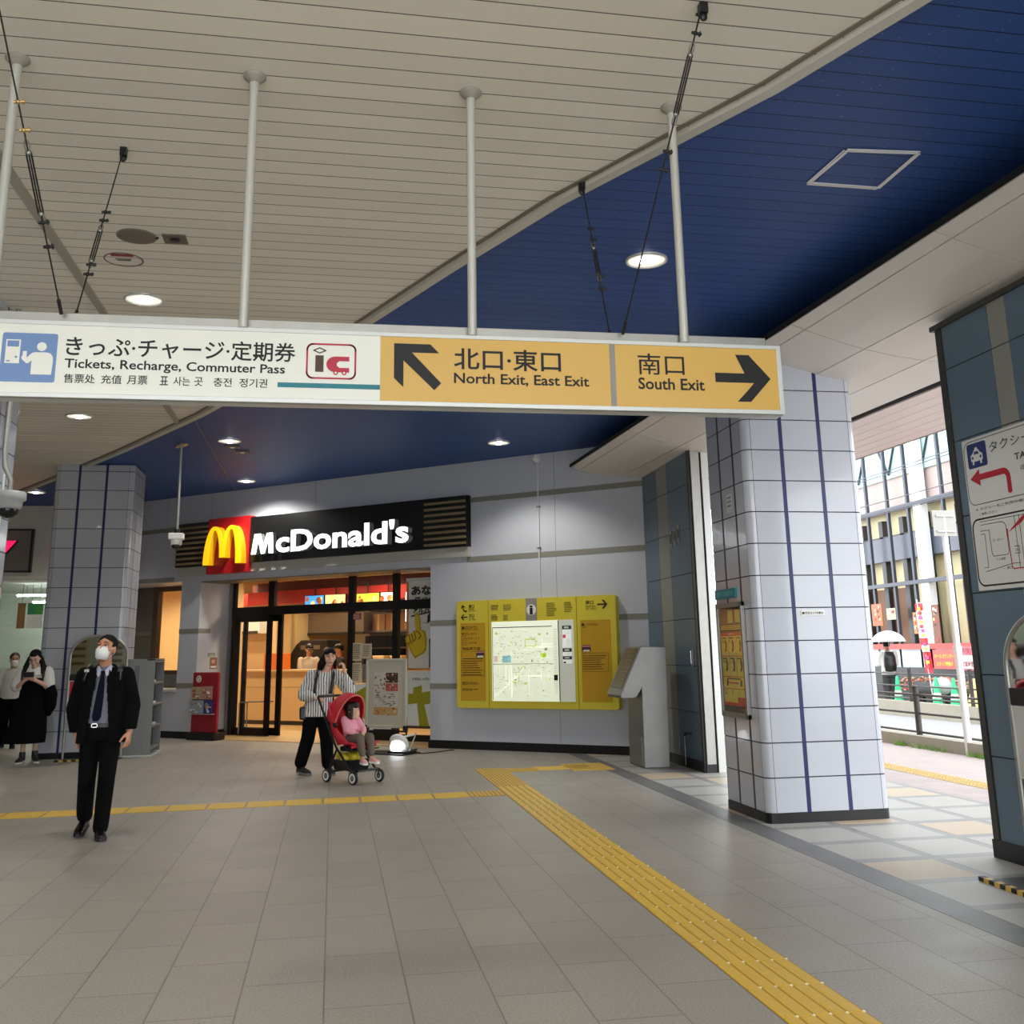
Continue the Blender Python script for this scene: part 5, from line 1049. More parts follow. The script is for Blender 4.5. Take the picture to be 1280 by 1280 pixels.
# ------------------------------------------------------------------ stands in front of the shop
m_pst = mat('stand_frame', (206, 204, 188), 0.35, 0.3); m_pbk = mat('stand_sheet', (190, 184, 164), 0.4, noise=0.02)
R_ = thing('poster_stand', 'aluminium poster stand with a menu sheet in front of the shop front', 'poster stand', wpos(3.81, 0.6, 0), WR)
E8 = (-3.81, -0.6, 0); x0, x1, z0, z1 = -4.21, -3.415, 0.34, 1.405
b = MB(E8)
for a, e in (((x0, -0.63, z0), (x0 + .04, -0.59, z1)), ((x1 - .04, -0.63, z0), (x1, -0.59, z1)), ((x0, -0.63, z0), (x1, -0.59, z0 + .04)), ((x0, -0.63, z1 - .04), (x1, -0.59, z1))): b.box(a, e, m_pst)
b.build('frame', R_, bevel=.006)
b = MB(E8); b.box((x0 + .03, -0.612, z0 + .03), (x1 - .03, -0.60, z1 - .03), m_pbk); b.build('backing', R_)
b = MB(E8); yq = -0.614; px0, px1 = -4.055, -3.58; pr = random.Random(5); fm = [mat('menu_%d' % k, c_, .5) for k, c_ in enumerate([(150, 84, 66), (196, 170, 140), (120, 70, 60), (206, 196, 176), (178, 110, 60)])]
b.box((px0, yq, 0.52), (px1, yq + .002, 1.195), mat('menu_sheet', (200, 196, 186), .5))
b.box((px0 + .24, yq - .001, 1.03), (px1, yq, 1.185), mat('menu_dark', (62, 46, 40), .5)); b.box((px0 + .24, yq - .001, 0.90), (px1, yq, 1.02), mat('menu_redd', (176, 86, 74), .5)); b.box((px0, yq - .001, 0.53), (px1, yq, 0.655), mat('menu_tan', (190, 150, 96), .5))
for i in range(70):
    x = px0 + pr.uniform(.01, .44); zz = pr.choice([pr.uniform(.9, 1.17), pr.uniform(.54, .64), pr.uniform(.9, 1.17)]); b.disc(x, zz, pr.uniform(.008, .02), yq - .002, pr.choice(fm), .001, 8)
for i in range(60):
    x = px0 + pr.uniform(.01, .40); zz = pr.uniform(.67, .88); b.box((x, yq - .001, zz), (x + pr.uniform(.02, .07), yq, zz + .008), m_fit if i % 4 else m_ink)
for zz in (0.89, 0.78, 0.66): b.box((px0, yq - .0015, zz), (px1, yq - .0005, zz + .012), m_pbk)
b.build('menu_sheet', R_)
for x in (x0 + .02, x1 - .02):
    b = MB(E8); b.cyl((x, -0.58, 0.012), (x, -0.58, 0.5), 0.014, m_black, n=8); b.box((x - .025, -0.64, z0 - .03), (x + .025, -0.57, z0 + .04), m_black); b.box((x - .02, -0.85, 0.0), (x + .02, -0.30, 0.016), m_black); b.build('foot', R_)
b = MB(E8); b.box((-4.05, -0.62, 0.27), (-3.6, -0.58, 0.32), m_black); b.cyl((x0, -0.58, 0.29), (x1, -0.58, 0.29), .014, m_black, n=8); b.build('crossbar', R_)
R_ = thing('floor_spotlight', 'glowing white floor spotlight on a black base under the poster stand', 'lamp', wpos(3.40, 0.98, 0), WR)
b = MB(); b.box((-0.75, -0.25, 0), (0.36, 0.22, 0.02), m_black); b.build('base_plate', R_, bevel=.008)
b = MB(); b.box((0.02, -0.16, 0.02), (0.36, 0.12, 0.05), m_black); b.cyl((0.30, 0, 0.02), (0.36, 0.1, 0.30), .012, m_steel); b.cyl((0.14, .1, 0.24), (0.34, .1, 0.28), .016, m_white); b.build('bracket', R_)
m_glow = mat('lamp_face', (255, 255, 255), .4, emit=(250, 252, 255), es=5)
b = MB(); b.lathe([(0.0, -0.02), (0.16, -0.02), (0.17, 0.0), (0.15, 0.05), (0.10, 0.10), (0, 0.13)], m_white, n=20); o_ = b.build('shade', R_); o_.location = (0.13, -0.02, 0.14); o_.rotation_euler = (math.radians(-62), 0, 0)
b = MB(); b.ball((0, 0, 0), (0.125, 0.125, 0.05), m_glow, 16); o_ = b.build('lamp_face', R_); o_.location = (0.13, -0.06, 0.13); o_.rotation_euler = (math.radians(62), 0, 0)
b = MB(); b.tube([(0.36, 0.05, 0.012), (0.5, 0.1, 0.012), (0.58, 0.3, 0.012), (0.62, 0.75, 0.012)], .008, m_black, 6); b.build('power_cord', R_)
R_ = thing('brochure_stand', 'dark red brochure stand with a clear pocket beside the shop door', 'brochure stand', wpos(8.28, 0.12, 0), WR)
E9 = (-8.28, -0.12, 0); m_cr = mat('stand_crimson', (146, 24, 40), 0.4, noise=.04); z1 = 1.2
b = MB(E9); b.box((-8.60, -0.16, 0.13), (-7.95, -0.10, 1.2), m_cr); b.build('board', R_, bevel=.02)
b = MB(E9); b.box((-8.62, -0.22, 0), (-7.93, 0.05, 0.13), m_black); b.build('base', R_, bevel=.006)
b = MB(E9); b.disc(-8.44, 1.08, .062, -0.164, m_paper, .004); b.disc(-8.44, 1.08, .045, -0.166, mat('badge_green', (120, 140, 124), .5), .002); b.prism([(-8.47, 1.06), (-8.43, 1.11), (-8.41, 1.10), (-8.44, 1.05)], -.168, -.166, m_paper); b.build('badge', R_)
b = MB(E9); b.box((-8.62, -0.24, 0.46), (-8.0, -0.235, 0.95), glass('clear_glass')); b.box((-8.62, -0.24, 0.455), (-8.0, -0.16, 0.465), mat('acrylic_edge', (190, 196, 200), .2)); b.build('clear_pocket', R_)
pk = random.Random(9)
for k, (xa, xb, za, zb, c_) in enumerate(((-8.58, -8.32, 0.72, 0.94, (176, 156, 120)), (-8.30, -8.05, 0.72, 0.95, (176, 130, 120)), (-8.60, -8.25, 0.475, 0.70, (150, 160, 164)), (-8.24, -8.03, 0.475, 0.70, (40, 60, 130)))):
    p = thing('brochure', 'brochure in the clear pocket of the red stand, ' + ('upper left of four', 'upper right of four', 'lower left of four', 'lower right and deep blue')[k], 'brochure', WP + WM @ Vector(((xa + xb) / 2, -0.2, za)), WR, 'brochures in the red stand')
    b = MB(((xa + xb) / 2, -0.2, za)); b.box((xa, -0.205, za), (xb, -0.185, zb), mat('brochure_%d' % k, c_, .5)); b.build('cover', p)
    b = MB(((xa + xb) / 2, -0.2, za))
    for i in range(9):
        x = pk.uniform(xa, xb - .08); zz = pk.uniform(za, zb - .05); b.box((x, -0.207 - i * .0003, zz), (x + pk.uniform(.03, .08), -0.205, zz + pk.uniform(.015, .05)), pk.choice(fm + [m_paper, m_paper, mat('print_grey', (120, 126, 130), .5)]))
    b.build('picture', p)
for x0, z0, x1, z1, lb, c_ in ((-8.24, 1.25, -8.06, 1.46, 'small brown notice on the wall above the red brochure stand', (140, 106, 84)), (-8.235, 1.465, -8.13, 1.55, 'tiny grey-green notice above the small brown one', (120, 140, 140))):
    b = MB(); b.box((x0, .30, z0), (x1, .31, z1), m_paper)
# small notices on the reveal beside the red stand
for yy, z0, z1, lb, c_ in ((0.42, 1.25, 1.46, 'small brown notice on the wall above the red brochure stand', (140, 106, 84)), (0.36, 1.475, 1.55, 'tiny grey-green notice above the small brown one', (120, 140, 140))):
    q = WP + WM @ Vector((-8.69, yy, z0)); R_ = thing('reveal_notice', lb, 'notice', q, WR + 90)
    b = MB(); b.box((-.09, -.006, 0), (.09, 0, z1 - z0), mat('notice_%d' % c_[0], c_, .5)); b.build('sheet', R_)
    b = MB(); b.box((-.05, -.008, (z1 - z0) * .5), (.03, -.006, (z1 - z0) * .8), mat('notice_pink', (206, 150, 130), .5)); b.box((-.07, -.008, (z1 - z0) * .1), (.07, -.006, (z1 - z0) * .25), m_paper); b.build('print', R_)

# ------------------------------------------------------------------ bright shop at the far left
m_gt = tile_mat('green_white_tile', (196, 214, 196), (186, 206, 188), (236, 240, 232), 1.2, 0.32, (0, 0, 0), 0.03, 0, 0.3, 0.03, 20, 0.3)
b = MB(); b.box((-9.5, 26.0, 0), (-4.9, 26.1, 3.6), mat('shop_back', (206, 220, 206), .5)); b.build('wall_left_shop', kind='structure')
tl = MB()
for k in range(11):
    for i in range(5): tl.box((-9.5 + .95 * i + .012 + .4 * (k % 2), 25.98, 0.32 * k + .02), (-9.5 + .95 * (i + 1) + .4 * (k % 2) - .012, 26.0, 0.32 * (k + 1)), mat('pale_green_tile', (208, 216, 200), .25, noise=.04))
tl.build('wall_left_tiles', kind='structure')
b = MB(); b.box((-9.5, 22.4, 3.05), (-4.9, 22.6, 4.56), mat('fascia_pale', (206, 202, 190), .5)); b.box((-9.5, 22.4, 3.0), (-4.9, 26, 3.06), mat('shop_ceiling_pale', (226, 232, 222), .6)); b.box((-4.9, 22.4, 0), (-4.75, 26, 4.56), m_wall); b.build('wall_left_fascia', kind='structure')
R_ = thing('lit_shop_sign', 'grey sign box with a glowing crimson slanted letter beside the near left pillar', 'sign', (-6.6, 22.4, 3.2))
b = MB(); b.box((-1.6, -.1, 0.02), (0.50, 0, 0.85), mat('signbox_grey', (112, 112, 106), .5)); b.build('box', R_); b = MB(); b.box((-1.6, -.12, 0.0), (0.53, 0, 0.03), m_black); b.box((.49, -.12, 0), (.53, 0, .87), m_black); b.box((-1.6, -.12, .84), (.53, 0, .87), m_black); b.build('edging', R_)
vv = [(-.42, .62), (-.24, .62), (-.14, .36), (.08, .62), (.26, .62), (-.10, .16), (-.24, .16)]
b = MB(); b.prism([(x - .03, z) for x, z in vv], -.2, -.17, mat('lit_crimson', (250, 30, 90), .4, emit=(255, 20, 80), es=1.4)); b.prism([(x + .0, z) for x, z in vv], -.17, -.1, m_black); b.build('letter', R_, label='glowing crimson letter')
b = MB(); b.prism([(x - .56, z) for x, z in vv], -.2, -.17, mat('lit_crimson', (250, 30, 90))); b.build('letter', R_, label='glowing crimson letter')
for k, (y_, z_) in enumerate(((23.4, 2.78), (24.6, 2.7))):
    R_ = thing('batten_lamp', ('nearer', 'farther')[k] + ' long white batten lamp in the bright shop at the far left', 'lamp', (-6.0, y_, z_), 0, 'batten lamps in the bright shop')
    b = MB(); b.box((-.6, -.04, .03), (.6, .04, .07), m_white); b.build('housing', R_); b = MB(); b.cyl((-.58, 0, 0.02), (.58, 0, .02), .025, mat('batten_tube', (250, 255, 250), .3, emit=(244, 255, 246), es=45)); b.build('tube', R_)
    b = MB(); b.cyl((-.4, 0, .07), (-.4, 0, 3.0 - z_), .006, m_steel, n=6); b.cyl((.4, 0, .07), (.4, 0, 3.0 - z_), .006, m_steel, n=6); b.build('hanger', R_)
for k, (x, c_, lb) in enumerate(((-6.33, (150, 110, 60), 'brown'), (-6.14, (60, 150, 90), 'green and white'), (-5.99, (70, 160, 70), 'bright green and white'))):
    R_ = thing('hanging_banner', lb + ' hanging banner in the bright shop at the far left', 'banner', (x, 22.9, 2.1), 0, 'banners in the bright shop')
    b = MB(); b.box((-.075, -.01, .0), (.075, .01, .5), mat('banner_%d' % k, c_, .5)); b.build('cloth', R_)
    if k: b = MB(); b.box((-.075, -.012, .0), (.075, -.01, .28), m_paper); b.build('white_half', R_)
    b = MB(); b.cyl((-.08, 0, .5), (.08, 0, .5), .01, m_black, n=6); b.cyl((0, 0, .5), (0, 0, .92), .004, m_black, n=5); b.build('rail', R_)
R_ = thing('low_barrier', 'grey low barrier rail in front of the green tiled wall', 'barrier', (-7.2, 24.6, 0)); b = MB(); b.box((-1.6, -.04, .72), (1.9, .04, .84), m_steel2); b.build('rail', R_)
for x in (-1.4, 0, 1.7): b = MB(); b.box((x - .03, -.03, 0), (x + .03, .03, .72), m_steel2); b.build('post', R_)

for k, (x, z0, w_, h_, c_, lb) in enumerate(((-7.2, 1.2, .9, 1.2, (206, 206, 190), 'large green headed notice on the wall behind the viewer'), (-6.3, 1.9, .45, .6, (240, 240, 240), 'small white notice on the wall behind the viewer'), (-8.4, 1.1, 1.0, 1.4, (190, 170, 130), 'tan poster on the wall behind the viewer'))):
    R_ = thing('wall_poster', lb, 'poster', (x, -2.1, z0), 180, 'posters on the wall behind the viewer'); b = MB(); b.box((-w_ / 2, -.02, 0), (w_ / 2, 0, h_), mat('rear_poster_%d' % k, c_, .5)); b.build('sheet', R_)
    b = MB(); b.box((-w_ / 2, -.024, h_ * .85), (w_ / 2, -.02, h_), mat('rear_green', (40, 120, 80), .5) if k == 0 else m_fit)
    for i in range(4): b.box((-w_ * .4, -.024, h_ * (.12 + .17 * i)), (w_ * .3, -.02, h_ * (.18 + .17 * i)), m_ink)
    b.build('print', R_)
# ------------------------------------------------------------------ the street outside
m_conc = mat('kerb_concrete', (170, 166, 152), 0.8, noise=0.12, scale=6); m_rail = mat('dark_rail', (72, 68, 66), 0.5, 0.3); m_post = mat('white_pole', (232, 232, 230), 0.4)
b = MB(); b.box((8.58, -6, -0.05), (8.82, 40, 0.17), m_conc); b.build('kerb_near', kind='structure')
b = MB(); b.box((12.4, 2, -0.08), (12.62, 45, 0.27), m_conc); b.box((12.62, 2, -0.08), (40, 60, 0.0), m_side); b.build('kerb_far', kind='structure')
m_yo = mat('outdoor_tactile', (186, 158, 92), .6, noise=.1)  # duller yellow than the strips indoors, lowered against the bright daylight
b = MB()
yy = 9.0
while yy < 17: b.box((6.80, yy, 0), (7.10, yy + .295, .004), m_yo); [b.lathe([(.012, .004), (.010, .009), (0, .009)], m_yo, (6.835 + .045 * (k % 6), yy + .03 + .045 * (k // 6), 0), 6) for k in range(36)]; yy += .3
b.build('tactile_paving', cat='tactile paving', label='yellow dotted guide strip along the sunny sidewalk outside')
def fence(name, label, x, y0, y1, posts, rails, h, r=.03, z0=0.0):
    R_ = thing(name, label, 'fence', (x, (y0 + y1) / 2, z0)); my = (y0 + y1) / 2
    for z in rails: b = MB(); b.cyl((0, y0 - my, z - z0), (0, y1 - my, z - z0), .017, m_rail, n=8); b.build('rail', R_)
    for yp in posts: b = MB(); b.cyl((0, yp - my, 0), (0, yp - my, h - z0), r, m_rail, n=12); b.ball((0, yp - my, h - z0), (r * 1.15, r * 1.15, .02), m_rail, 10); b.build('post', R_)
fence('street_fence', 'dark steel fence along the kerb of the near sidewalk', 8.71, 8.0, 22.0, (8.85, 10.85, 12.85, 14.85, 16.85, 18.85, 20.85), (.21, .48, .75), .87, .045, 0.17)
fence('street_fence', 'dark steel fence beyond the roadway in front of the glass building', 12.5, 10, 34, (12.4, 14.7, 17.0, 19.25, 21.5, 23.75, 26, 28.3), (.34, .60, .86), .97, .04, 0.27)
g = MB(); gr_ = random.Random(4); m_gr = mat('weed_green', (120, 170, 60), .6)
for i in range(260):
    y_ = gr_.choice([gr_.uniform(13.9, 14.75), gr_.uniform(13.0, 13.4), gr_.uniform(15.0, 15.3)]); x_ = 8.55 + gr_.uniform(-.06, .03); h_ = gr_.uniform(.03, .10); dx, dy = gr_.uniform(-.05, .03), gr_.uniform(-.05, .05)
    g.add([(x_ - .005, y_, 0), (x_ + .005, y_ + .004, 0), (x_ + dx, y_ + dy, h_)], [(0, 1, 2)], m_gr)
g.build('kerb_weeds', kind='stuff', cat='weeds', label='bright green weeds sprouting along the foot of the near kerb')
R_ = thing('sign_pole', 'white street sign pole showing the grey back of its plate', 'street sign', (8.62, 13.49, 0))
b = MB(); b.cyl((0, 0, 0), (0, 0, 1.4), .05, m_post); b.cyl((0, 0, 1.4), (0, 0, 3.3), .042, m_post); b.cyl((0, 0, 1.38), (0, 0, 1.46), .056, m_post); b.build('pole', R_)
b = MB(); b.box((-.19, -.04, 2.99), (.17, -.03, 3.36), mat('plate_back', (158, 156, 150), .5)); b.build('plate', R_, bevel=.01)
for zz in (3.28, 3.06):
    b = MB(); b.box((-.14, -.055, zz - .012), (.14, -.04, zz + .012), m_steel2); b.build('clamp', R_)
# glass fronted building
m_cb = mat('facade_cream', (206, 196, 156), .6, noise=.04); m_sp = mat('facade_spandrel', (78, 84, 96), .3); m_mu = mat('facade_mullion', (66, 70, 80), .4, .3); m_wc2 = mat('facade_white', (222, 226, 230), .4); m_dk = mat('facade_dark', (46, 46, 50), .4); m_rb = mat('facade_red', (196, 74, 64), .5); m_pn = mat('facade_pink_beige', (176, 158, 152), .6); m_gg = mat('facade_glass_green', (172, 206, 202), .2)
R_ = thing('glass_building', 'glass fronted building across the street with dark mullions and a white column', 'building', (15, 25, 0)); O = (15, 25, 0)
b = MB(O); b.box((15.5, 16, 0), (16.5, 36, 9), m_cb); b.build('wall', R_)
b = MB(O); b.box((15.25, 16, 3.75), (15.5, 36, 4.4), m_sp); b.box((15.3, 16, 4.38), (15.5, 36, 4.45), m_dk); b.build('spandrel', R_)
b = MB(O); b.box((15.3, 16, 5.1), (15.5, 36, 6.0), m_pn); b.build('upper_panel', R_)
b = MB(O); b.box((15.25, 16, 6.0), (15.5, 36, 9), m_gg); b.build('upper_glass', R_)
b = MB(O)
for k in range(12): b.cyl((15.22, 16 + 1.7 * k, 6.1), (15.22, 16.9 + 1.7 * k, 7.6), .03, m_mu, n=6); b.cyl((15.22, 17.7 + 1.7 * k, 6.1), (15.22, 16.9 + 1.7 * k, 7.6), .03, m_mu, n=6)
b.build('roof_truss', R_)
for y_ in (28.3, 27.2, 26.1, 25.08, 23.45, 22.35, 21.3, 20.2):
    b = MB(O); b.box((15.0, y_ - .045, .8), (15.08, y_ + .045, 9), m_mu); b.build('mullion', R_)
    b = MB(O); b.box((15.3, y_ - .26, .8), (15.5, y_ - .05, 4.9), m_dk); b.build('mullion_shadow', R_)  # dark strip on the wall imitates the shade behind each mullion
b = MB(O); b.box((15.0, 24.42, 0), (15.2, 24.78, 9), m_wc2); b.build('column', R_, label='white column')
for z in (5.1, 3.07): b = MB(O); b.box((14.97, 16, z - .05), (15.08, 36, z + .05), m_mu); b.build('transom', R_)
b = MB(O); b.box((14.95, 16, 1.36), (15.3, 36, 1.5), m_rb); b.build('red_band', R_); b = MB(O); b.box((15.0, 16, .9), (15.3, 36, 1.36), mat('facade_pale_glass', (170, 186, 190), .2)); b.build('lower_glass', R_)
b = MB(O); b.box((14.98, 16, 0), (15.3, 36, .9), m_dk); b.build('plinth', R_)
for y0, y1, z0, z1, m in ((25.2, 25.95, 1.5, 3.0, m_cb), (22.6, 23.35, 1.5, 3.0, m_cb), (21.3, 22.3, 1.5, 3.0, m_cb), (26.2, 28.2, 1.5, 3.0, mat('facade_brown', (120, 86, 60), .6)), (23.6, 24.35, 1.5, 3.0, m_cb)): b = MB(O); b.box((15.42, y0, z0), (15.49, y1, z1), m); b.build('shop_window', R_)
for y0, y1, z0, z1, c_, lb in ((26.85, 27.4, 2.0, 2.6, (176, 96, 50), 'orange food poster in the ground floor window behind the umbrella'), (26.15, 26.6, 2.15, 2.45, (206, 196, 150), 'cream notice in the ground floor window right of the umbrella'), (25.0, 25.3, 1.75, 2.3, (190, 120, 60), 'narrow orange poster beside the flag banner'), (24.1, 24.42, 1.5, 2.45, (120, 70, 50), 'dark food poster between the white column and the sign pole')):
    p = thing('window_poster', lb, 'poster', (14.985, (y0 + y1) / 2, z0), 0, 'posters on the building across the street'); b = MB(); b.box((0, -(y1 - y0) / 2, 0), (.02, (y1 - y0) / 2, z1 - z0), mat('wposter_%d' % int(y0 * 10), c_, .5)); b.build('sheet', p)
    b = MB(); q_ = random.Random(int(y0 * 9))
    for i in range(8): yy = q_.uniform(-(y1 - y0) / 2 + .03, (y1 - y0) / 2 - .09); zz = q_.uniform(.03, z1 - z0 - .1); b.box((-.004 - .0005 * i, yy, zz), (0, yy + .07, zz + .07), mat('wprint_%d' % (i % 4), [(230, 200, 120), (60, 34, 30), (190, 50, 40), (240, 230, 200)][i % 4], .5))
    b.build('print', p)
for y0, y1, z0, z1, c_, t1, t2, tc, lb in ((23.42, 24.42, .88, 1.34, (226, 90, 84), 'ホール·カウンター', 'スタッフ募集中', (250, 220, 40), 'pink and orange recruiting board low on the building behind the sign pole'), (22.2, 23.36, .86, 1.42, (220, 110, 120), '学生歓迎', '営業時間', (240, 240, 236), 'pink and white board low on the building right of the sign pole')):
    p = thing('shop_board', lb, 'sign', (14.9, (y0 + y1) / 2, z0), -90, 'boards low on the building across the street'); w_ = y1 - y0; h_ = z1 - z0
    b = MB(); b.box((-w_ / 2, 0, 0), (w_ / 2, .04, h_), mat('board_%d' % int(y0 * 10), c_, .5)); b.build('board', p)
    if tc[2] > 200: b = MB(); b.box((-w_ * .42, -.004, .08 * h_), (w_ * .05, 0, .62 * h_), m_paper); b.box((w_ * .1, -.004, .08 * h_), (w_ * .46, 0, .62 * h_), m_paper); b.build('white_field', p)
    lines(p, (0, 0, 0), [(t1, -w_ * .42, h_ * .55 if tc[2] < 200 else h_ * .7, w_ * .84, h_ * .24, .02), (t2, -w_ * .36, h_ * .14, w_ * .4 if tc[2] > 200 else w_ * .7, h_ * .24, .02)], -.006, mat('board_text_%d' % tc[2], tc if tc[2] < 200 else (150, 50, 70), .5))
# flag banner, cones, planter, scooter, A-board
R_ = thing('flag_banner', 'tall red and white flag banner on a pole by the far fence', 'banner', (13.4, 22.3, 0))
b = MB(); b.cyl((0, -.2, 0), (0, .08, 2.5), .014, m_white, n=8); b.cyl((0, .1, 2.42), (0, -.32, 2.42), .01, m_white, n=6); b.build('pole', R_)
b = MB(); 
for k in range(10):
    z0 = .85 + .155 * k; b.box((-.006 + .01 * math.sin(k), -.16 + .018 * k - .12, z0), (.006 + .01 * math.sin(k), -.16 + .018 * k + .18, z0 + .157), mat('flag_red', (214, 36, 60), .6) if k in (0, 1, 2, 4, 9) else mat('flag_white', (244, 232, 234), .6))
b.build('cloth', R_)
b = MB(); q_ = random.Random(8)
for k in range(14): z0 = .95 + .1 * k; yy = -.2 + .012 * k; b.box((-.022, yy + q_.uniform(-.03, .03), z0), (-.014, yy + .09 + q_.uniform(0, .05), z0 + .07), mat('flag_print', [(230, 60, 50), (240, 190, 50), (140, 60, 140)][k % 3], .6) if False else mat('flag_print_%d' % (k % 3), [(226, 60, 50), (240, 196, 60), (170, 80, 150)][k % 3], .6))
b.build('print', R_)
m_cone = mat('cone_green', (60, 196, 140), .5)
for k, (y_, lb) in enumerate(((23.6, 'green traffic cone beside the person under the umbrella'), (21.95, 'green traffic cone below the flag banner'), (21.27, 'green traffic cone just left of the sign pole'))):
    R_ = thing('traffic_cone', lb, 'traffic cone', (13.4, y_, 0), 0, 'traffic cones by the far fence')
    b = MB(); b.lathe([(.13, .04), (.035, .72), (.02, .76), (0, .76)], m_cone, n=16); b.build('cone', R_); b = MB(); b.box((-.19, -.19, 0), (.19, .19, .045), m_cone); b.build('base', R_, bevel=.01)
    b = MB(); b.lathe([(.094, .30), (.078, .42)], m_paper, n=16); b.build('white_band', R_)
R_ = thing('flower_planter', 'low planter of red and pink flowers behind the far fence', 'planter', (14.2, 23.4, 0)); b = MB(); b.box((-.2, -3.0, 0), (.2, 2.2, .38), m_dk); b.build('box', R_)
b = MB(); q_ = random.Random(11); fm2 = [mat('flower_red', (206, 90, 80), .6), mat('flower_pink', (232, 170, 160), .6), mat('flower_leaf', (120, 130, 80), .6), mat('flower_tan', (196, 150, 110), .6)]
for k in range(420): b.ball((q_.uniform(-.22, .22), q_.uniform(-3.0, 2.2), .38 + q_.uniform(0, .32)), (.035, .05, .03), q_.choice(fm2), 5)
b.build('blossoms', R_, kind='stuff')
R_ = thing('parked_scooter', 'dark parked scooter with a grey cover behind the far fence', 'scooter', (13.7, 22.75, 0))
b = MB(); b.cyl((-.04, -.45, .22), (.04, -.45, .22), .21, m_black, n=18); b.build('wheel', R_); b = MB(); b.cyl((-.04, .45, .22), (.04, .45, .22), .21, m_black, n=18); b.build('wheel', R_)
b = MB(); b.loft([[(x * r_, y_, .45 + z * r_) for x, z in ((-.14, -.2), (.14, -.2), (.16, .1), (0, .24), (-.16, .1))] for y_, r_ in ((-.6, .5), (-.3, 1), (.2, .7), (.5, .9), (.65, .4))], m_dk); b.build('body', R_, bevel=.02)
b = MB(); b.ball((0, -.55, .55), (.2, .28, .2), mat('scooter_cover', (190, 190, 190), .6), 12); b.build('cover', R_)
R_ = thing('a_board', 'yellow and white folding board behind the far fence near the right wall', 'sign', (13.4, 20.6, 0)); 
b = MB(); b.loft([[(-.02, -.33, 0), (.02, -.33, 0), (.02, .33, 0), (-.02, .33, 0)], [(.18, -.22, .75), (.22, -.22, .75), (.22, .22, .75), (.18, .22, .75)]], mat('aboard_yellow', (240, 214, 130), .5), True, False); b.build('front_board', R_); b = MB(); b.loft([[(.40, -.33, 0), (.44, -.33, 0), (.44, .33, 0), (.40, .33, 0)], [(.20, -.22, .75), (.24, -.22, .75), (.24, .22, .75), (.20, .22, .75)]], m_paper, True, False); b.build('rear_board', R_)
for k, z_ in enumerate((5.73, 5.66, 4.82, 4.75, 5.04)):
    R_ = thing('overhead_wire', ('topmost', 'second', 'fourth', 'lowest', 'third')[k] + ' of the thin overhead wires in front of the glass building', 'wire', (13, 22, z_), 0, 'overhead wires'); b = MB(); b.tube([(0, -14 + 2 * i, -.004 * (49 - (i - 7) ** 2)) for i in range(15)], .011, m_mu, 5); b.build('strand', R_)
# ------------------------------------------------------------------ people
def skin(name, c): return mat('skin_' + name, c, .5, noise=.03)
m_hair = mat('black_hair', (14, 12, 11), .65, spec=.25); m_hairb = mat('brown_hair', (74, 50, 34), .5); m_eye = mat('eye_dark', (24, 18, 16), .25); m_eyew = mat('eye_white', (226, 222, 216), .4); m_lip = mat('lip', (176, 96, 88), .5); m_mask = mat('white_mask', (240, 240, 238), .7)
m_suit = mat('black_suit', (8, 8, 9), .95, noise=.15, scale=60, spec=.15); m_blk = mat('black_cloth', (10, 10, 11), .95, noise=.15, scale=50, spec=.15); m_shirt = mat('grey_blue_shirt', (122, 124, 138), .8, noise=.04); m_wsh = mat('white_shirt', (222, 222, 218), .7, noise=.03); m_shoe = mat('black_leather', (16, 15, 15), .25)
def fuse(b, name, root, m, vox=.008, sm=4, cut=None, thick=0.0, label=None):
    """closed overlapping shapes grown together into one smooth continuous surface"""
    me = bpy.data.meshes.new(name); me.from_pydata([tuple(v) for v in b.v], [], b.f); o = bpy.data.objects.new(name, me); COL.objects.link(o)
    r = o.modifiers.new('remesh', 'REMESH'); r.mode = 'VOXEL'; r.voxel_size = vox; r.adaptivity = 0.0
    if sm: s_ = o.modifiers.new('smooth', 'SMOOTH'); s_.iterations = sm; s_.factor = .5
    me2 = bpy.data.meshes.new_from_object(o.evaluated_get(bpy.context.evaluated_depsgraph_get()))
    bpy.data.objects.remove(o); bpy.data.meshes.remove(me)
    if cut:
        bm = bmesh.new(); bm.from_mesh(me2); bmesh.ops.delete(bm, geom=[f for f in bm.faces if cut(f.calc_center_median())], context='FACES'); bm.to_mesh(me2); bm.free()
    me2.materials.clear(); me2.materials.append(m); me2.name = name
    for p in me2.polygons: p.use_smooth = True; p.material_index = 0
    o = bpy.data.objects.new(name, me2)
    if thick: t = o.modifiers.new('solidify', 'SOLIDIFY'); t.thickness = thick; t.offset = 1
    return finish(o, name, root, label, None, None, None)
def V(*a): return Vector(a)
def limb(b, pts, rad, m=None, n=12):
    for i in range(len(pts) - 1):
        if (Vector(pts[i]) - Vector(pts[i + 1])).length > 1e-4: b.cyl(pts[i], pts[i + 1], rad[i], m, rad[i + 1], n)
    for p, r in zip(pts, rad): b.ball(p, r, m, 10)
def ell(x, y, z, rx, ry, n=20, tx=0, ty=0): return [(x + rx * math.cos(2 * PI * i / n), y + ry * math.sin(2 * PI * i / n), z + tx * math.cos(2 * PI * i / n) + ty * math.sin(2 * PI * i / n)) for i in range(n)]
def torso(b, secs, m=None): b.loft([ell(*s_) for s_ in secs], m)
def hrot(yaw, pitch, roll=0): return Matrix.Rotation(math.radians(yaw), 3, 'Z') @ Matrix.Rotation(math.radians(pitch), 3, 'X') @ Matrix.Rotation(math.radians(roll), 3, 'Y')
NOSE = [1.0]
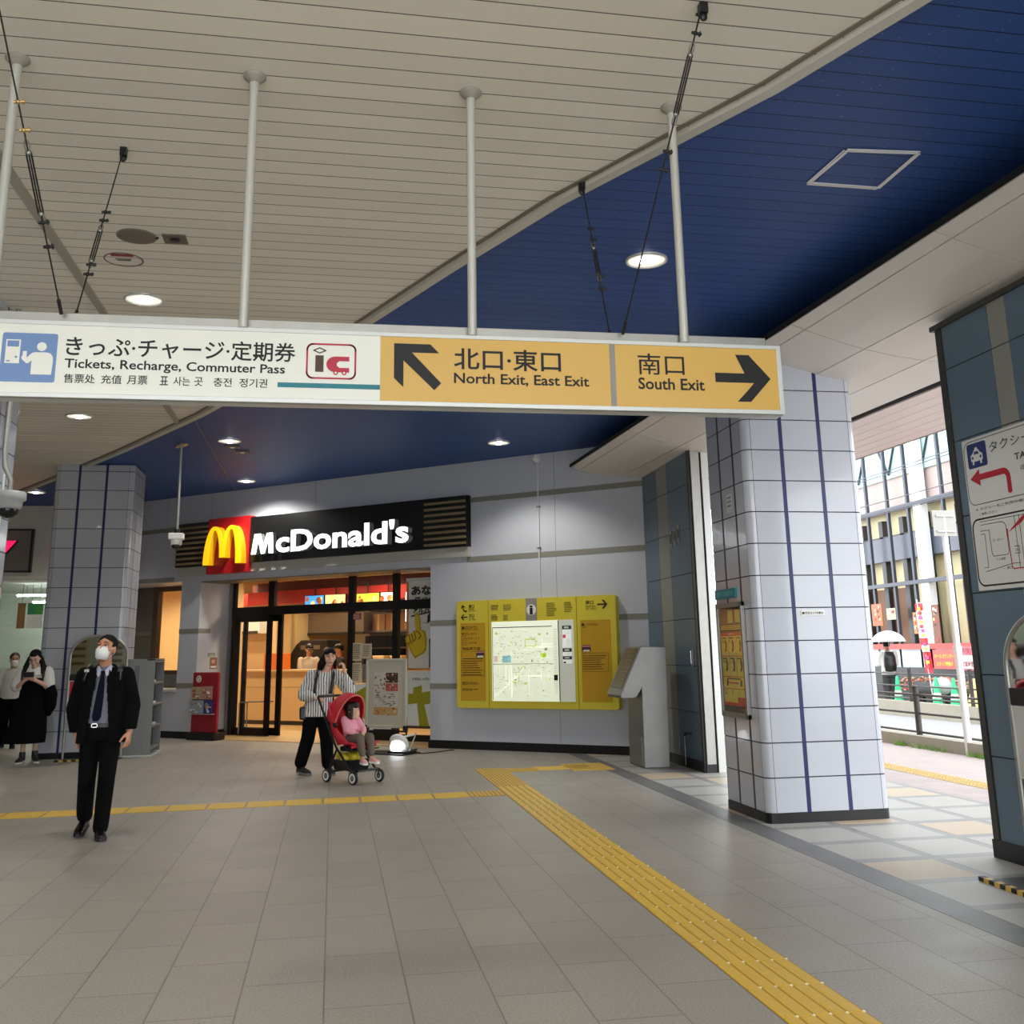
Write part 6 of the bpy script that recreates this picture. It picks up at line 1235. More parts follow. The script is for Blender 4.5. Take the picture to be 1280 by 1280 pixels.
def head(b, c, R, s=1.0, m=None):
    k = NOSE[0]
    P = lambda x, y, z: Vector(c) + R @ Vector((x * s, y * s, z * s)); B = lambda p, r: b.ball(P(*p), tuple(q * s for q in r), m, 14, R)
    B((0, .012, .03), (.075, .092, .086)); B((0, -.018, -.03), (.064, .072, .075)); B((0, -.03, -.072), (.046, .052, .042)); B((0, -.066, -.096), (.022, .02, .018))
    for x in (-1, 1): B((x * .042, -.055, -.025), (.026, .026, .028)); B((x * .076, .012, -.008), (.011, .022, .032)); B((x * .03, -.073, .036), (.026, .014, .012))
    b.cyl(P(0, -.08, .022), P(0, -.084 - .019 * k, -.022), .007 * s * k, m, .013 * s * k, 8); B((0, -.084 - .016 * k, -.024), (.015 * k, .012 * k, .011 * k)); B((0, -.084, -.056), (.024, .011, .009)); B((0, -.082, -.068), (.02, .011, .009))
def face(root, c, R, s=1.0, lips=True, glasses=False):
    P = lambda x, y, z: Vector(c) + R @ Vector((x * s, y * s, z * s))
    for x in (-1, 1):
        b = MB(); b.ball(P(x * .031, -.079, .008), (.0135 * s, .008 * s, .0065 * s), m_eyew, 10, R); b.ball(P(x * .031, -.0835, .008), (.0068 * s, .005 * s, .0062 * s), m_eye, 8, R); b.tube([P(x * .017, -.086, .012), P(x * .031, -.088, .0165), P(x * .046, -.082, .011)], .0018 * s, m_eye, 5); b.build('eye', root)
        b = MB(); b.tube([P(x * .015, -.089, .036), P(x * .032, -.089, .043), P(x * .05, -.078, .037)], [.003 * s, .0036 * s, .002 * s], m_hair, 6); b.build('eyebrow', root)
    if lips: b = MB(); b.ball(P(0, -.0935, -.058), (.021 * s, .005 * s, .0045 * s), m_lip, 10, R); b.ball(P(0, -.091, -.067), (.018 * s, .006 * s, .0055 * s), m_lip, 10, R); b.build('lips', root)
    if glasses:
        b = MB()
        for x in (-1, 1): b.tube([P(x * .033 + .022 * math.cos(t * PI / 6), -.096, .006 + .018 * math.sin(t * PI / 6)) for t in range(12)], .0018 * s, m_black, 5, True)
        b.tube([P(-.011, -.098, .01), P(.011, -.098, .01)], .002 * s, m_black, 5); b.build('glasses', root)
def facemask(root, c, R, s=1.0):
    P = lambda x, y, z: Vector(c) + R @ Vector((x * s, y * s, z * s)); rings = []
    for z, w_, d_ in ((.0, .058, .100), (-.02, .072, .114), (-.05, .074, .118), (-.08, .068, .112), (-.108, .046, .092)):
        rings.append([P(w_ * math.sin(a), -d_ * math.cos(a) * (1 if abs(a) < .9 else .96) + .005, z) for a in [math.radians(t) for t in range(-62, 63, 10)]])
    b = MB(); n = len(rings[0]); vs = [p for r in rings for p in r]; b.add(vs, [(i * n + j, i * n + j + 1, (i + 1) * n + j + 1, (i + 1) * n + j) for i in range(len(rings) - 1) for j in range(n - 1)], m_mask, True)
    o = b.build('face_mask', root); t = o.modifiers.new('solidify', 'SOLIDIFY'); t.thickness = .003
    b = MB()
    for x in (-1, 1): b.tube([P(x * .066, -.05, -.015), P(x * .078, -.01, .005), P(x * .082, .018, .01), P(x * .08, .02, -.03), P(x * .064, -.045, -.085)], .002, m_mask, 5)
    b.build('ear_loop', root)
def hand(b, wr, d, palm, side, curl=25, s=1.0, m=None, spread=1.0):
    """palm and five bent fingers; d points along the hand, palm is the way the palm faces, side = +1 when the thumb lies towards d x palm"""
    d = Vector(d).normalized(); pn = Vector(palm); pn = (pn - d * pn.dot(d)).normalized(); ac = d.cross(pn) * side; wr = Vector(wr)
    P = lambda a, l, n_: wr + (ac * a + d * l + pn * n_) * s
    b.loft([[P(a * w_, l, n_ * h_) for a, n_ in ((-1, -.5), (-.5, -1), (.5, -1), (1, -.5), (1, .5), (.5, 1), (-.5, 1), (-1, .5))] for l, w_, h_ in ((-.01, .024, .018), (.03, .036, .017), (.07, .042, .015), (.092, .041, .012))], m)
    for k, (a, L, r) in enumerate(((.031, .070, .0088), (.0105, .080, .0092), (-.0105, .074, .0088), (-.030, .058, .0078))):
        p = P(a, .088, 0); ang = math.radians(curl * (.6 + .12 * k)); dd = (d + ac * a * 2.2 * spread).normalized(); pts = [P(a * .9, .06, 0), p]
        for seg in (.45, .32, .25):
            dd = Matrix.Rotation(ang, 3, d.cross(pn)) @ dd; pts.append(pts[-1] + dd * L * seg * s); ang *= .95
        limb(b, pts, [r * s, r * s, r * .95 * s, r * .88 * s, r * .75 * s], m, 8)
    t0 = P(.022, .02, .004); dd = (d * .75 + ac * .85 + pn * .35).normalized(); t1 = t0 + dd * .045 * s; dd2 = (d * .95 + ac * .35 + pn * .45).normalized(); t2 = t1 + dd2 * .034 * s; t3 = t2 + (d + pn * .5).normalized() * .026 * s
    limb(b, [t0, t1, t2, t3], [.014 * s, .012 * s, .0105 * s, .0085 * s], m, 8)
def body(root, J, R, sk, s=1.0, hs=1.0, vox=.007, curl=(25, 25), palmL=(-1, 0, 0), palmR=(1, 0, 0), handdir=None, legs=True):
    b = MB(); n_, h = Vector(J['neck']), Vector(J['head']); cp_ = Vector(J['chest']); pv = Vector(J['pelvis'])
    torso(b, [(pv.x, pv.y, pv.z - .06 * s, .12 * s, .085 * s), (pv.x, pv.y, pv.z + .04 * s, .145 * s, .095 * s), ((pv.x + cp_.x) / 2, (pv.y + cp_.y) / 2, (pv.z + cp_.z) / 2, .125 * s, .085 * s), (cp_.x, cp_.y, cp_.z, .145 * s, .095 * s), (cp_.x * .4 + n_.x * .6, cp_.y * .4 + n_.y * .6, cp_.z * .4 + n_.z * .6, .12 * s, .075 * s), (n_.x, n_.y, n_.z, .05 * s, .05 * s)])
    limb(b, [n_ - V(0, 0, .04 * s), h + R @ V(0, .02 * s, -.06 * s)], [.056 * s, .05 * s]); head(b, h, R, hs)
    for sd, pm, cu in (('L', palmL, curl[0]), ('R', palmR, curl[1])):
        S_, E_, W_ = (Vector(J[k + sd]) for k in ('sh', 'el', 'wr')); limb(b, [cp_ + (S_ - cp_) * .6, S_, E_, W_], [.05 * s, .05 * s, .038 * s, .026 * s])
        hd = (W_ - E_).normalized() if not handdir or not handdir.get(sd) else Vector(handdir[sd]); hand(b, W_, hd, pm, 1 if sd == 'R' else -1, cu, s)
        if legs: H_, K_, A_ = (Vector(J[k + sd]) for k in ('hip', 'kn', 'an')); limb(b, [H_, K_, A_], [.07 * s, .044 * s, .032 * s])
    return fuse(b, 'body', root, sk, vox, 3)
def shoe(root, an, toe, m=None, sole=None, s=1.0, name='shoe'):
    an, toe = Vector(an), Vector(toe); d = toe - an; up_ = d.z; d.z = 0; L = d.length; d = d.normalized(); sd = d.cross(V(0, 0, 1)); hz = an.z - .075 * s; tz = toe.z
    rings = []; rs = []
    for t, w_, h_ in ((-.28, .022, .035), (-.2, .034, .07), (0, .036, .085), (.3, .037, .07), (.6, .043, .05), (.85, .042, .04), (1.05, .03, .028), (1.12, .012, .012)):
        c_ = an + d * L * t; z0 = hz + (tz - hz) * max(0, min(1, t)); rings.append([c_ * 1.0 - V(0, 0, c_.z) + sd * x * w_ * s + V(0, 0, z0 + .012 + z * h_ * s) for x, z in ((-1, 0), (-1, .45), (-.7, .85), (0, 1), (.7, .85), (1, .45), (1, 0))])
        rs.append([c_ - V(0, 0, c_.z) + sd * x * (w_ + .004) * s + V(0, 0, z0 + z) for x, z in ((-1, -.008), (-1, .016), (1, .016), (1, -.008))])
    b = MB(); b.loft(rings, m or m_shoe); o = b.build(name, root); b = MB(); b.loft(rs, sole or m_black, True, False); b.build('sole', o)
    return o
def hair_cap(b, c, R, s=1.0, back=.012):
    P = lambda x, y, z: Vector(c) + R @ Vector((x * s, y * s, z * s)); b.ball(P(0, .02 + back, .042), (.084 * s, .094 * s, .086 * s), None, 16, R)
    return P
def hair_cut(c, R, s=1.0, zf=.045, side=.0):
    Ri = R.inverted(); C_ = Vector(c)
    def f_(p):
        q = (Ri @ (p - C_)) / s; return q.y < -.045 and q.z < zf - .3 * abs(q.x) or q.z < -.03 + side
    return f_

# --- the man in the suit, walking towards the viewer
M_ = thing('person', 'man in an open black suit, tie and white face mask walking towards the viewer', 'person', (-1.97, 9.8, 0), 0)
J = dict(pelvis=(0, .02, .92), chest=(0, .02, 1.22), neck=(0, .02, 1.40), head=(-.005, -.015, 1.572), shL=(.172, .02, 1.345), elL=(.248, .03, 1.09), wrL=(.246, -.06, .865), shR=(-.172, .02, 1.345), elR=(-.25, .06, 1.06), wrR=(-.225, .10, .85), hipL=(.085, .02, .88), knL=(.075, -.06, .48), anL=(.045, .02, .09), hipR=(-.085, .02, .88), knR=(-.085, -.0, .47), anR=(-.135, .26, .13))
sk = skin('man', (196, 140, 108)); R = hrot(-13, -12)
body(M_, J, R, sk, 1.0, 1.0, .006, (38, 38), (-1, .2, 0), (1, 0, 0))
face(M_, J['head'], R, 1.0, False); facemask(M_, J['head'], R)
b = MB(); P = hair_cap(b, J['head'], R, 1.03, .004); b.ball(P(0, .045, .0), (.08, .062, .065), None, 12, R); fuse(b, 'hair', M_, m_hair, .006, 3, cut=lambda p, Ri_=R.inverted(), c_=Vector(J['head']): (lambda q: (q.y < -.03 and q.z < .082 - .5 * abs(q.x)) or (q.y < .012 and q.z < .012) or q.z < -.045)(Ri_ @ (p - c_)))
def jk(z): return .055 + max(0, (1.40 - z)) * .085
b = MB(); torso(b, [(0, .02, .90, .155, .10), (0, .02, 1.0, .15, .105), (0, .02, 1.2, .168, .108), (0, .02, 1.32, .165, .095), (0, .02, 1.385, .09, .07), (0, .018, 1.425, .064, .062)]); fuse(b, 'shirt', M_, m_shirt, .008, 4)
b = MB()
for sx_ in (-1, 1): b.add([(sx_ * .008, -.078, 1.383), (sx_ * .046, -.058, 1.428), (sx_ * .062, -.03, 1.43), (sx_ * .066, -.082, 1.368), (sx_ * .034, -.106, 1.336)], [(0, 1, 2, 3, 4)], mat('pale_collar', (186, 188, 206), .7))
o = b.build('collar', M_); t = o.modifiers.new('solidify', 'SOLIDIFY'); t.thickness = .004
b = MB(); mt = mat('navy_tie', (13, 17, 34), .8, noise=.3, scale=120, spec=.1)
b.loft([[(x_ + dx, y_ + .004, z_) for dx in (-w_, w_)] + [(x_ + w_, y_ - .01, z_), (x_ - w_, y_ - .01, z_)] for x_, y_, z_, w_ in ((.0, -.072, 1.385, .022), (.0, -.094, 1.345, .014), (-.004, -.104, 1.25, .026), (-.016, -.102, 1.10, .033), (-.026, -.100, 1.0, .036), (-.03, -.098, .965, .02))], mt, True, False); b.build('tie', M_)
b = MB(); torso(b, [(0, .025, .765, .205, .135), (0, .025, .88, .198, .13), (0, .02, 1.02, .188, .122), (0, .02, 1.2, .200, .128), (0, .02, 1.31, .195, .112), (0, .02, 1.38, .12, .082), (0, .03, 1.435, .07, .066)])
limb(b, [(.13, .02, 1.32), J['shL'], J['elL'], (.249, -.045, .905)], [.085, .070, .059, .05]); limb(b, [(-.13, .02, 1.32), J['shR'], J['elR'], (-.228, .095, .88)], [.085, .070, .061, .05])
fuse(b, 'jacket', M_, m_suit, .008, 4, cut=lambda p: (p.y < -.02 and abs(p.x + .01) < (.038 + max(0, (1.40 - p.z)) * .10) and p.z < 1.415) or (p.z > 1.41 and p.y < .0) or p.z < .782 or (p.z < .915 and ((p - V(.249, -.045, .87)).length < .05 or (p - V(-.228, .095, .845)).length < .05)), thick=.006)
b = MB()
for sx_ in (-1, 1):
    b.add([(sx_ * .052, -.09, 1.395), (sx_ * .085, -.1, 1.36), (sx_ * .115, -.118, 1.28), (sx_ * .075, -.128, 1.20), (sx_ * .052, -.118, 1.23)], [(0, 1, 2, 3, 4)], m_suit)
o = b.build('lapel', M_); t = o.modifiers.new('solidify', 'SOLIDIFY'); t.thickness = .006
b = MB(); torso(b, [(0, .02, .80, .165, .115), (0, .02, .86, .17, .118), (0, .02, .945, .158, .108)])
limb(b, [(.085, .02, .86), (.082, -.045, .5), (.055, .015, .16), (.05, .01, .085)], [.09, .072, .066, .064]); limb(b, [(-.085, .02, .86), (-.087, .0, .48), (-.128, .20, .22), (-.135, .25, .16)], [.09, .074, .07, .068]); fuse(b, 'trousers', M_, m_suit, .009, 4)
b = MB(); b.loft([ell(0, .02, z_, .163, .113, 24) for z_ in (.912, .945)], m_black); b.build('belt', M_); b = MB(); b.line([(-.06, .915), (-.015, .915), (-.015, .943), (-.06, .943)], .006, -.102, m_chrome, .008, True); b.build('buckle', M_)
shoe(M_, J['anL'], (.10, -.17, .012)); shoe(M_, (-.135, .255, .135), (-.14, .07, .02))
for sx_ in (-1, 1):
    b = MB(); b.tube([(sx_ * .125, .10, 1.40), (sx_ * .135, .03, 1.425), (sx_ * .14, -.05, 1.395), (sx_ * .15, -.11, 1.30)], [.02, .02, .018, .012], m_black, 6); b.box((sx_ * .14 - .02, -.075, 1.375), (sx_ * .14 + .02, -.058, 1.40), m_steel2 if sx_ < 0 else m_black); b.build('backpack_strap', M_)
b = MB(); b.loft([[(x * w_, .13 + y * d_, z_) for x, y in ((-1, 0), (-.8, 1), (.8, 1), (1, 0))] for z_, w_, d_ in ((.98, .13, .08), (1.1, .14, .11), (1.3, .14, .10), (1.4, .11, .06))], m_black); b.build('backpack', M_, bevel=.02)

# --- mother pushing the stroller
m_blouse = bpy.data.materials.new('striped_blouse'); m_blouse.use_nodes = True; nt = m_blouse.node_tree; bs = nt.nodes['Principled BSDF']; bs.inputs['Roughness'].default_value = .8
tc = nt.nodes.new('ShaderNodeTexCoord'); sp_ = nt.nodes.new('ShaderNodeSeparateXYZ'); nt.links.new(tc.outputs['Object'], sp_.inputs[0]); nz = nt.nodes.new('ShaderNodeTexNoise'); nz.inputs['Scale'].default_value = 9; nt.links.new(tc.outputs['Object'], nz.inputs['Vector'])
ma = nt.nodes.new('ShaderNodeMath'); ma.operation = 'MULTIPLY_ADD'; ma.inputs[1].default_value = .035; nt.links.new(nz.outputs['Fac'], ma.inputs[0]); nt.links.new(sp_.outputs[0], ma.inputs[2])
mb_ = nt.nodes.new('ShaderNodeMath'); mb_.operation = 'MULTIPLY'; mb_.inputs[1].default_value = 32; nt.links.new(ma.outputs[0], mb_.inputs[0]); fr_ = nt.nodes.new('ShaderNodeMath'); fr_.operation = 'FRACT'; nt.links.new(mb_.outputs[0], fr_.inputs[0])
lt_ = nt.nodes.new('ShaderNodeMath'); lt_.operation = 'LESS_THAN'; lt_.inputs[1].default_value = .30; nt.links.new(fr_.outputs[0], lt_.inputs[0]); mx_ = nt.nodes.new('ShaderNodeMix'); mx_.data_type = 'RGBA'; mx_.inputs[6].default_value = rgb(232, 230, 226); mx_.inputs[7].default_value = rgb(38, 38, 44); nt.links.new(lt_.outputs[0], mx_.inputs[0]); nt.links.new(mx_.outputs[2], bs.inputs['Base Color'])
W_ = thing('person', 'woman in a black and white striped blouse pushing a red stroller', 'person', (-.12, 13.95, 0), 0)
J = dict(pelvis=(-.06, .02, .84), chest=(.01, .0, 1.12), neck=(.045, -.01, 1.295), head=(.085, -.045, 1.452), shL=(.175, .0, 1.235), elL=(.335, -.03, 1.045), wrL=(.275, -.12, 1.275), shR=(-.14, .0, 1.235), elR=(-.225, .0, .99), wrR=(-.085, -.19, .955), hipL=(.01, .02, .80), knL=(.09, -.07, .44), anL=(.1, .02, .10), hipR=(-.13, .03, .80), knR=(-.16, .05, .44), anR=(-.255, .16, .10))
sk2 = skin('woman', (224, 176, 150)); R = hrot(8, 4)
body(W_, J, R, sk2, .94, .95, .0065, (60, 70), (-.6, .2, .4), (.2, .3, -1), dict(L=(-.15, .05, 1), R=(.8, -.5, -.15)))
face(W_, J['head'], R, .95)
b = MB(); P = hair_cap(b, J['head'], R, .97, .016); b.ball(P(-.03, .05, -.03), (.09, .075, .09), None, 12, R); b.ball(P(-.036, -.046, .064), (.042, .036, .032), None, 10, R); b.ball(P(.04, -.044, .064), (.036, .034, .032), None, 10, R); b.ball(P(.004, -.03, .086), (.055, .056, .034), None, 10, R); limb(b, [P(-.06, .04, .0), P(-.09, .05, -.09), P(-.115, .07, -.17)], [.05, .06, .035]); limb(b, [P(.06, .03, 0), P(.078, .04, -.09), P(.08, .05, -.15)], [.035, .032, .018])
Rw, cw = R.copy(), Vector(J['head']); Ri_ = Rw.inverted()
fuse(b, 'hair', W_, m_hair, .0065, 3, cut=lambda p: (lambda q: q.y < -.03 and q.z < .034 - .35 * abs(q.x - .012) and abs(q.x) < .07)(Ri_ @ (p - cw)))
b = MB(); torso(b, [(-.055, .02, .72, .178, .135), (-.05, .02, .84, .172, .13), (-.02, .01, 1.0, .155, .118), (.01, 0, 1.14, .16, .115), (.025, 0, 1.23, .15, .095), (.04, -.01, 1.285, .085, .068)])
limb(b, [(.12, 0, 1.2), J['shL'], (.26, -.01, 1.12), J['elL'], (.315, -.07, 1.12), (.292, -.10, 1.20)], [.07, .068, .075, .085, .07, .042]); limb(b, [(-.08, 0, 1.2), J['shR'], (-.19, .0, 1.1), J['elR'], (-.17, -.08, .975), (-.11, -.16, .96)], [.07, .068, .075, .085, .07, .042])
fuse(b, 'blouse', W_, m_blouse, .008, 4, cut=lambda p: p.z > 1.262 and p.y < -.01 and abs(p.x - .035) < .06, thick=.004)
b = MB(); torso(b, [(-.06, .02, .70, .155, .115), (-.06, .02, .78, .16, .115), (-.06, .02, .86, .13, .1)]); limb(b, [(.01, .02, .76), (.07, -.04, .45), (.09, .02, .14)], [.098, .088, .078]); limb(b, [(-.13, .03, .76), (-.165, .06, .45), (-.25, .15, .15)], [.1, .09, .082]); fuse(b, 'trousers', W_, m_blk, .009, 4)
mw = mat('trainer_dark', (26, 32, 32), .6); shoe(W_, J['anL'], (.16, -.13, .012), mw, mat('sole_pale', (120, 120, 116), .6)); shoe(W_, J['anR'], (-.14, -.0, .012), mw, mat('sole_pale', (120, 120, 116), .6))
for sx_, x0 in ((-1, -.07), (1, .14)):
    b = MB(); b.tube([(x0 + .005, .07, 1.25), (x0, .0, 1.292), (x0 - .0, -.085, 1.23), (x0 - .02, -.118, 1.10), (x0 - .03, -.10, 1.0)], [.022] * 5, m_black, 6); b.build('backpack_strap', W_)
b = MB(); torso(b, [(-.03, .17, .88, .13, .07), (-.02, .18, 1.0, .14, .085), (.0, .17, 1.2, .13, .075), (.0, .15, 1.26, .09, .04)]); fuse(b, 'backpack', W_, m_black, .012, 3)
R_ = thing('shoulder_bag', 'small black bag at the hip of the woman with the stroller', 'bag', (-.35, 13.97, .68)); b = MB(); b.box((-.05, -.06, 0), (.05, .06, .16), m_black); b.build('pouch', R_, bevel=.02); b = MB(); b.tube([(0, -.04, .15), (.02, 0, .2), (0, .04, .15)], .008, m_black, 6); b.build('strap', R_)

# --- the stroller and the child
m_rc = mat('stroller_red', (200, 34, 52), .6, noise=.06, scale=12); m_rc2 = mat('stroller_salmon', (214, 110, 104), .6); m_tyre = mat('tyre_black', (22, 22, 23), .6)
SR = thing('stroller', 'black framed stroller with a red hood', 'stroller', (.27, 13.12, 0), 37.6)
for x in (-.20, .20):
    for y_ in (-.26, .24):
        b = MB(); r_ = .075; b.lathe([(r_ - .02, -.016), (r_ - .006, -.018), (r_, -.008), (r_, .008), (r_ - .006, .018), (r_ - .02, .016)], m_tyre, (x, y_, r_), 24, 'x'); wl = b.build('wheel', SR)
        b = MB(); b.lathe([(.012, -.02), (r_ - .02, -.014), (r_ - .014, -.017), (r_ - .014, .017), (r_ - .02, .014), (.012, .02)], m_paper, (x, y_, r_), 24, 'x'); b.lathe([(0, -.021), (.032, -.018), (.032, .018), (0, .021)], m_black, (x, y_, r_), 14, 'x'); b.build('rim', wl)
for sx_ in (-1, 1):
    b = MB(); x = sx_ * .19; b.tube([(x, .46, .97), (x, .40, .88), (x, .22, .60), (x, .08, .40), (x * .98, -.22, .13)], .014, m_black, 8); b.build('push_tube', SR)
    b = MB(); b.tube([(x, .06, .40), (x, .17, .22), (x * .98, .24, .10)], .013, m_black, 8); b.build('rear_leg', SR)
    b = MB(); b.tube([(x * .98, -.20, .15), (x * .98, -.26, .15), (x, -.26, .08)], .016, m_black, 8); b.build('front_fork', SR)
    b = MB(); b.ball((x * 1.05, .10, .66), (.02, .045, .035), m_black, 10); b.build('hood_hinge', SR)
b = MB(); b.tube([(-.19, .46, .97), (-.17, .49, .985), (.17, .49, .985), (.19, .46, .97)], .016, m_black, 8); b.build('handle_bar', SR)
b = MB(); b.tube([(-.18, -.2, .14), (.18, -.2, .14)], .012, m_black, 8); b.tube([(-.18, .22, .12), (.18, .22, .12)], .012, m_black, 8); b.build('cross_tube', SR)
def sheet(b, P, m):
    n = len(P[0]); b.add([q for r in P for q in r], [(i * n + j, i * n + j + 1, (i + 1) * n + j + 1, (i + 1) * n + j) for i in range(len(P) - 1) for j in range(n - 1)], m, True)
b = MB(); rows_ = []
for k in range(9):
    a = math.radians(-8 + 118 * k / 8); rr_ = .265; rows_.append([(.20 * math.sin(math.radians(t)) * 1.08, .12 - (rr_ + .05 * math.cos(math.radians(t))) * math.cos(a) * 1.0 * max(.25, math.cos(math.radians(t)) ** .5 if abs(t) < 89 else .25), .70 + (rr_ + .06) * math.sin(a) * (.25 + .75 * max(0, math.cos(math.radians(t))) ** .6)) for t in range(-90, 91, 12)])
HB = MB(); arcs = []
for k in range(10):
    a = math.radians(66 + 100 * k / 9)          # 0 = forward, 90 = up, 180 = back; hoops pivot on the hinges
    arcs.append([(-.205 * math.cos(math.radians(t)), .10 - math.cos(a) * .34 * math.sin(math.radians(t)) ** .75, .66 + math.sin(a) * .37 * math.sin(math.radians(t)) ** .75) for t in range(0, 181, 10)])
sheet(HB, arcs, m_rc); o = HB.build('hood', SR); t = o.modifiers.new('solidify', 'SOLIDIFY'); t.thickness = .006
b = MB(); b.tube(arcs[0], .009, m_rc2, 6); b.build('hood_trim', SR)
b = MB(); back = [[(x, y_, z_) for x in (-.18, -.09, 0, .09, .18)] for y_, z_ in ((-.20, .435), (-.12, .445), (.02, .43), (.08, .46), (.15, .58), (.26, .80), (.30, .90))]
for r in back:
    for i, (x, y_, z_) in enumerate(r): r[i] = (x, y_ + .0 - (.05 if abs(x) > .1 else 0), z_ + (.03 if abs(x) > .1 else 0))
sheet(b, back, m_rc); o = b.build('seat', SR); t = o.modifiers.new('solidify', 'SOLIDIFY'); t.thickness = .02
for sx_ in (-1, 1):
    b = MB(); x = sx_ * .185; sheet(b, [[(x, -.16, .46), (x, .05, .43), (x, .16, .56), (x, .27, .80)], [(x, -.05, .54), (x, .05, .60), (x, .12, .70), (x, .24, .90)]], m_rc); o = b.build('side_panel', SR); t = o.modifiers.new('solidify', 'SOLIDIFY'); t.thickness = .012
b = MB(); b.tube([(-.18, -.2, .42), (.18, -.2, .42)], .018, m_rc, 8); b.build('seat_edge', SR); b = MB(); b.box((-.17, -.17, .36), (.17, .05, .42), m_black); b.build('seat_base', SR, bevel=.02)
b = MB(); b.box((-.16, -.30, .14), (.16, -.2, .16), m_black); b.build('footrest', SR, bevel=.006)
b = MB(); b.loft([[(x * w_, y_ * d_ + .03, z_) for x, y_ in ((-1, -1), (1, -1), (1, 1), (-1, 1))] for z_, w_, d_ in ((.14, .14, .14), (.26, .17, .18))], m_black, True, False); b.build('basket', SR)
R_ = thing('yellow_bag', 'crumpled yellow bag in the basket under the stroller', 'bag', (.27, 13.12, .22), 37.6); b = MB(); q_ = random.Random(2)
for k in range(14): b.ball((q_.uniform(-.12, .12), q_.uniform(-.1, .16), q_.uniform(.03, .11)), (.06, .06, .05), None, 8)
fuse(b, 'bag', R_, mat('bag_yellow', (206, 186, 40), .5), .012, 2)
b = MB(); b.tube([(-.04, 0, .12), (0, 0, .17), (.04, 0, .12)], .008, mat('bag_yellow', (206, 186, 40), .5), 6); b.build('handle', R_)
CH = thing('person', 'small child in a pink top and brown leggings sitting in the red stroller', 'person', (.27, 13.12, .44), 37.6)
z_ = -.44; J = dict(pelvis=(0, .02, .07), chest=(0, .07, .22), neck=(0, .06, .285), head=(.0, .015, .375), shL=(.09, .06, .275), elL=(.12, -.03, .16), wrL=(.06, -.12, .13), shR=(-.09, .06, .275), elR=(-.12, -.03, .16), wrR=(-.06, -.12, .13), hipL=(.05, .0, .06), knL=(.075, -.22, .075), anL=(.07, -.265, -.14), hipR=(-.05, .0, .06), knR=(-.075, -.22, .075), anR=(-.07, -.265, -.14))
NOSE[0] = .45; R = hrot(36, -2); body(CH, J, R, skin('child', (232, 184, 156)), .62, .88, .006, (30, 30), (0, 0, -1), (0, 0, -1)); NOSE[0] = .85; face(CH, J['head'], R, .88)
b = MB(); P = hair_cap(b, J['head'], R, .90, .012); b.ball(P(0, .04, -.03), (.078, .062, .085), None, 12, R); b.ball(P(0, -.052, .06), (.062, .036, .034), None, 10, R); b.ball(P(0, -.03, .086), (.055, .054, .034), None, 10, R); [limb(b, [P(x, .0, .02), P(x * 1.05, .0, -.06)], [.022, .018]) for x in (-.068, .068)]; fuse(b, 'hair', CH, mat('child_hair', (34, 26, 22), .45), .006, 3, cut=hair_cut(J['head'], R, .9, .03, -.08))
m_pink = mat('pink_top', (236, 160, 178), .75, noise=.06); b = MB(); torso(b, [(0, .03, .04, .105, .08), (0, .04, .14, .108, .082), (0, .065, .24, .098, .072), (0, .075, .295, .05, .045)]); limb(b, [(.05, .06, .26), J['shL'], J['elL'], (.075, -.10, .135)], [.05, .048, .046, .036]); limb(b, [(-.05, .06, .26), J['shR'], J['elR'], (-.075, -.10, .135)], [.05, .048, .046, .036]); fuse(b, 'top', CH, m_pink, .007, 3)
b = MB(); limb(b, [(.05, .0, .055), J['knL'], (.07, -.262, -.10)], [.068, .055, .042]); limb(b, [(-.05, .0, .055), J['knR'], (-.07, -.262, -.10)], [.068, .055, .042]); b.ball((0, .02, .06), (.1, .085, .07), None, 12); fuse(b, 'leggings', CH, mat('brown_leggings', (104, 92, 80), .8), .007, 3)
for x in (-.07, .07): shoe(CH, (x, -.265, -.155), (x * 1.3, -.36, -.215), mat('pink_shoe', (226, 170, 160), .6), m_paper, .72)

# --- woman with a phone leaning by the left pillar
G_ = thing('person', 'woman in a long black dress and white blouse looking at her phone', 'person', (-4.42, 16.95, 0), 4)
J = dict(pelvis=(0, .02, .86), chest=(.01, .0, 1.16), neck=(.01, -.01, 1.36), head=(.0, -.06, 1.495), shL=(.185, .01, 1.30), elL=(.225, -.05, 1.08), wrL=(.055, -.25, 1.19), shR=(-.175, .01, 1.30), elR=(-.235, -.06, 1.06), wrR=(-.08, -.24, 1.19), hipL=(.08, .02, .84), knL=(.09, -.02, .46), anL=(.10, .0, .11), hipR=(-.08, .02, .84), knR=(-.07, -.02, .46), anR=(-.06, -.06, .10))
R = hrot(-4, 24); body(G_, J, R, skin('girl', (224, 180, 156)), 1.0, 1.02, .007, (40, 40), (-.6, .0, .5), (.6, 0, .5), dict(L=(-.7, -.3, .5), R=(.6, -.3, .5))); face(G_, J['head'], R, 1.0, True, True)
b = MB(); P = hair_cap(b, J['head'], R, 1.04, .012); b.ball(P(0, .05, -.03), (.088, .06, .08), None, 12, R); b.ball(P(0, -.055, .085), (.055, .035, .03), None, 10, R)
for x in (-1, 1): limb(b, [P(x * .075, .03, .0), V(x * .115, -.03, 1.40), V(x * .12, -.10, 1.26)], [.035, .038, .016])
fuse(b, 'hair', G_, m_hair, .0065, 3, cut=lambda p, Ri_=R.inverted(), c_=Vector(J['head']): (lambda q: q.y < -.05 and q.z < .055 - .4 * abs(q.x) and abs(q.x) < .07)(Ri_ @ (p - c_)))
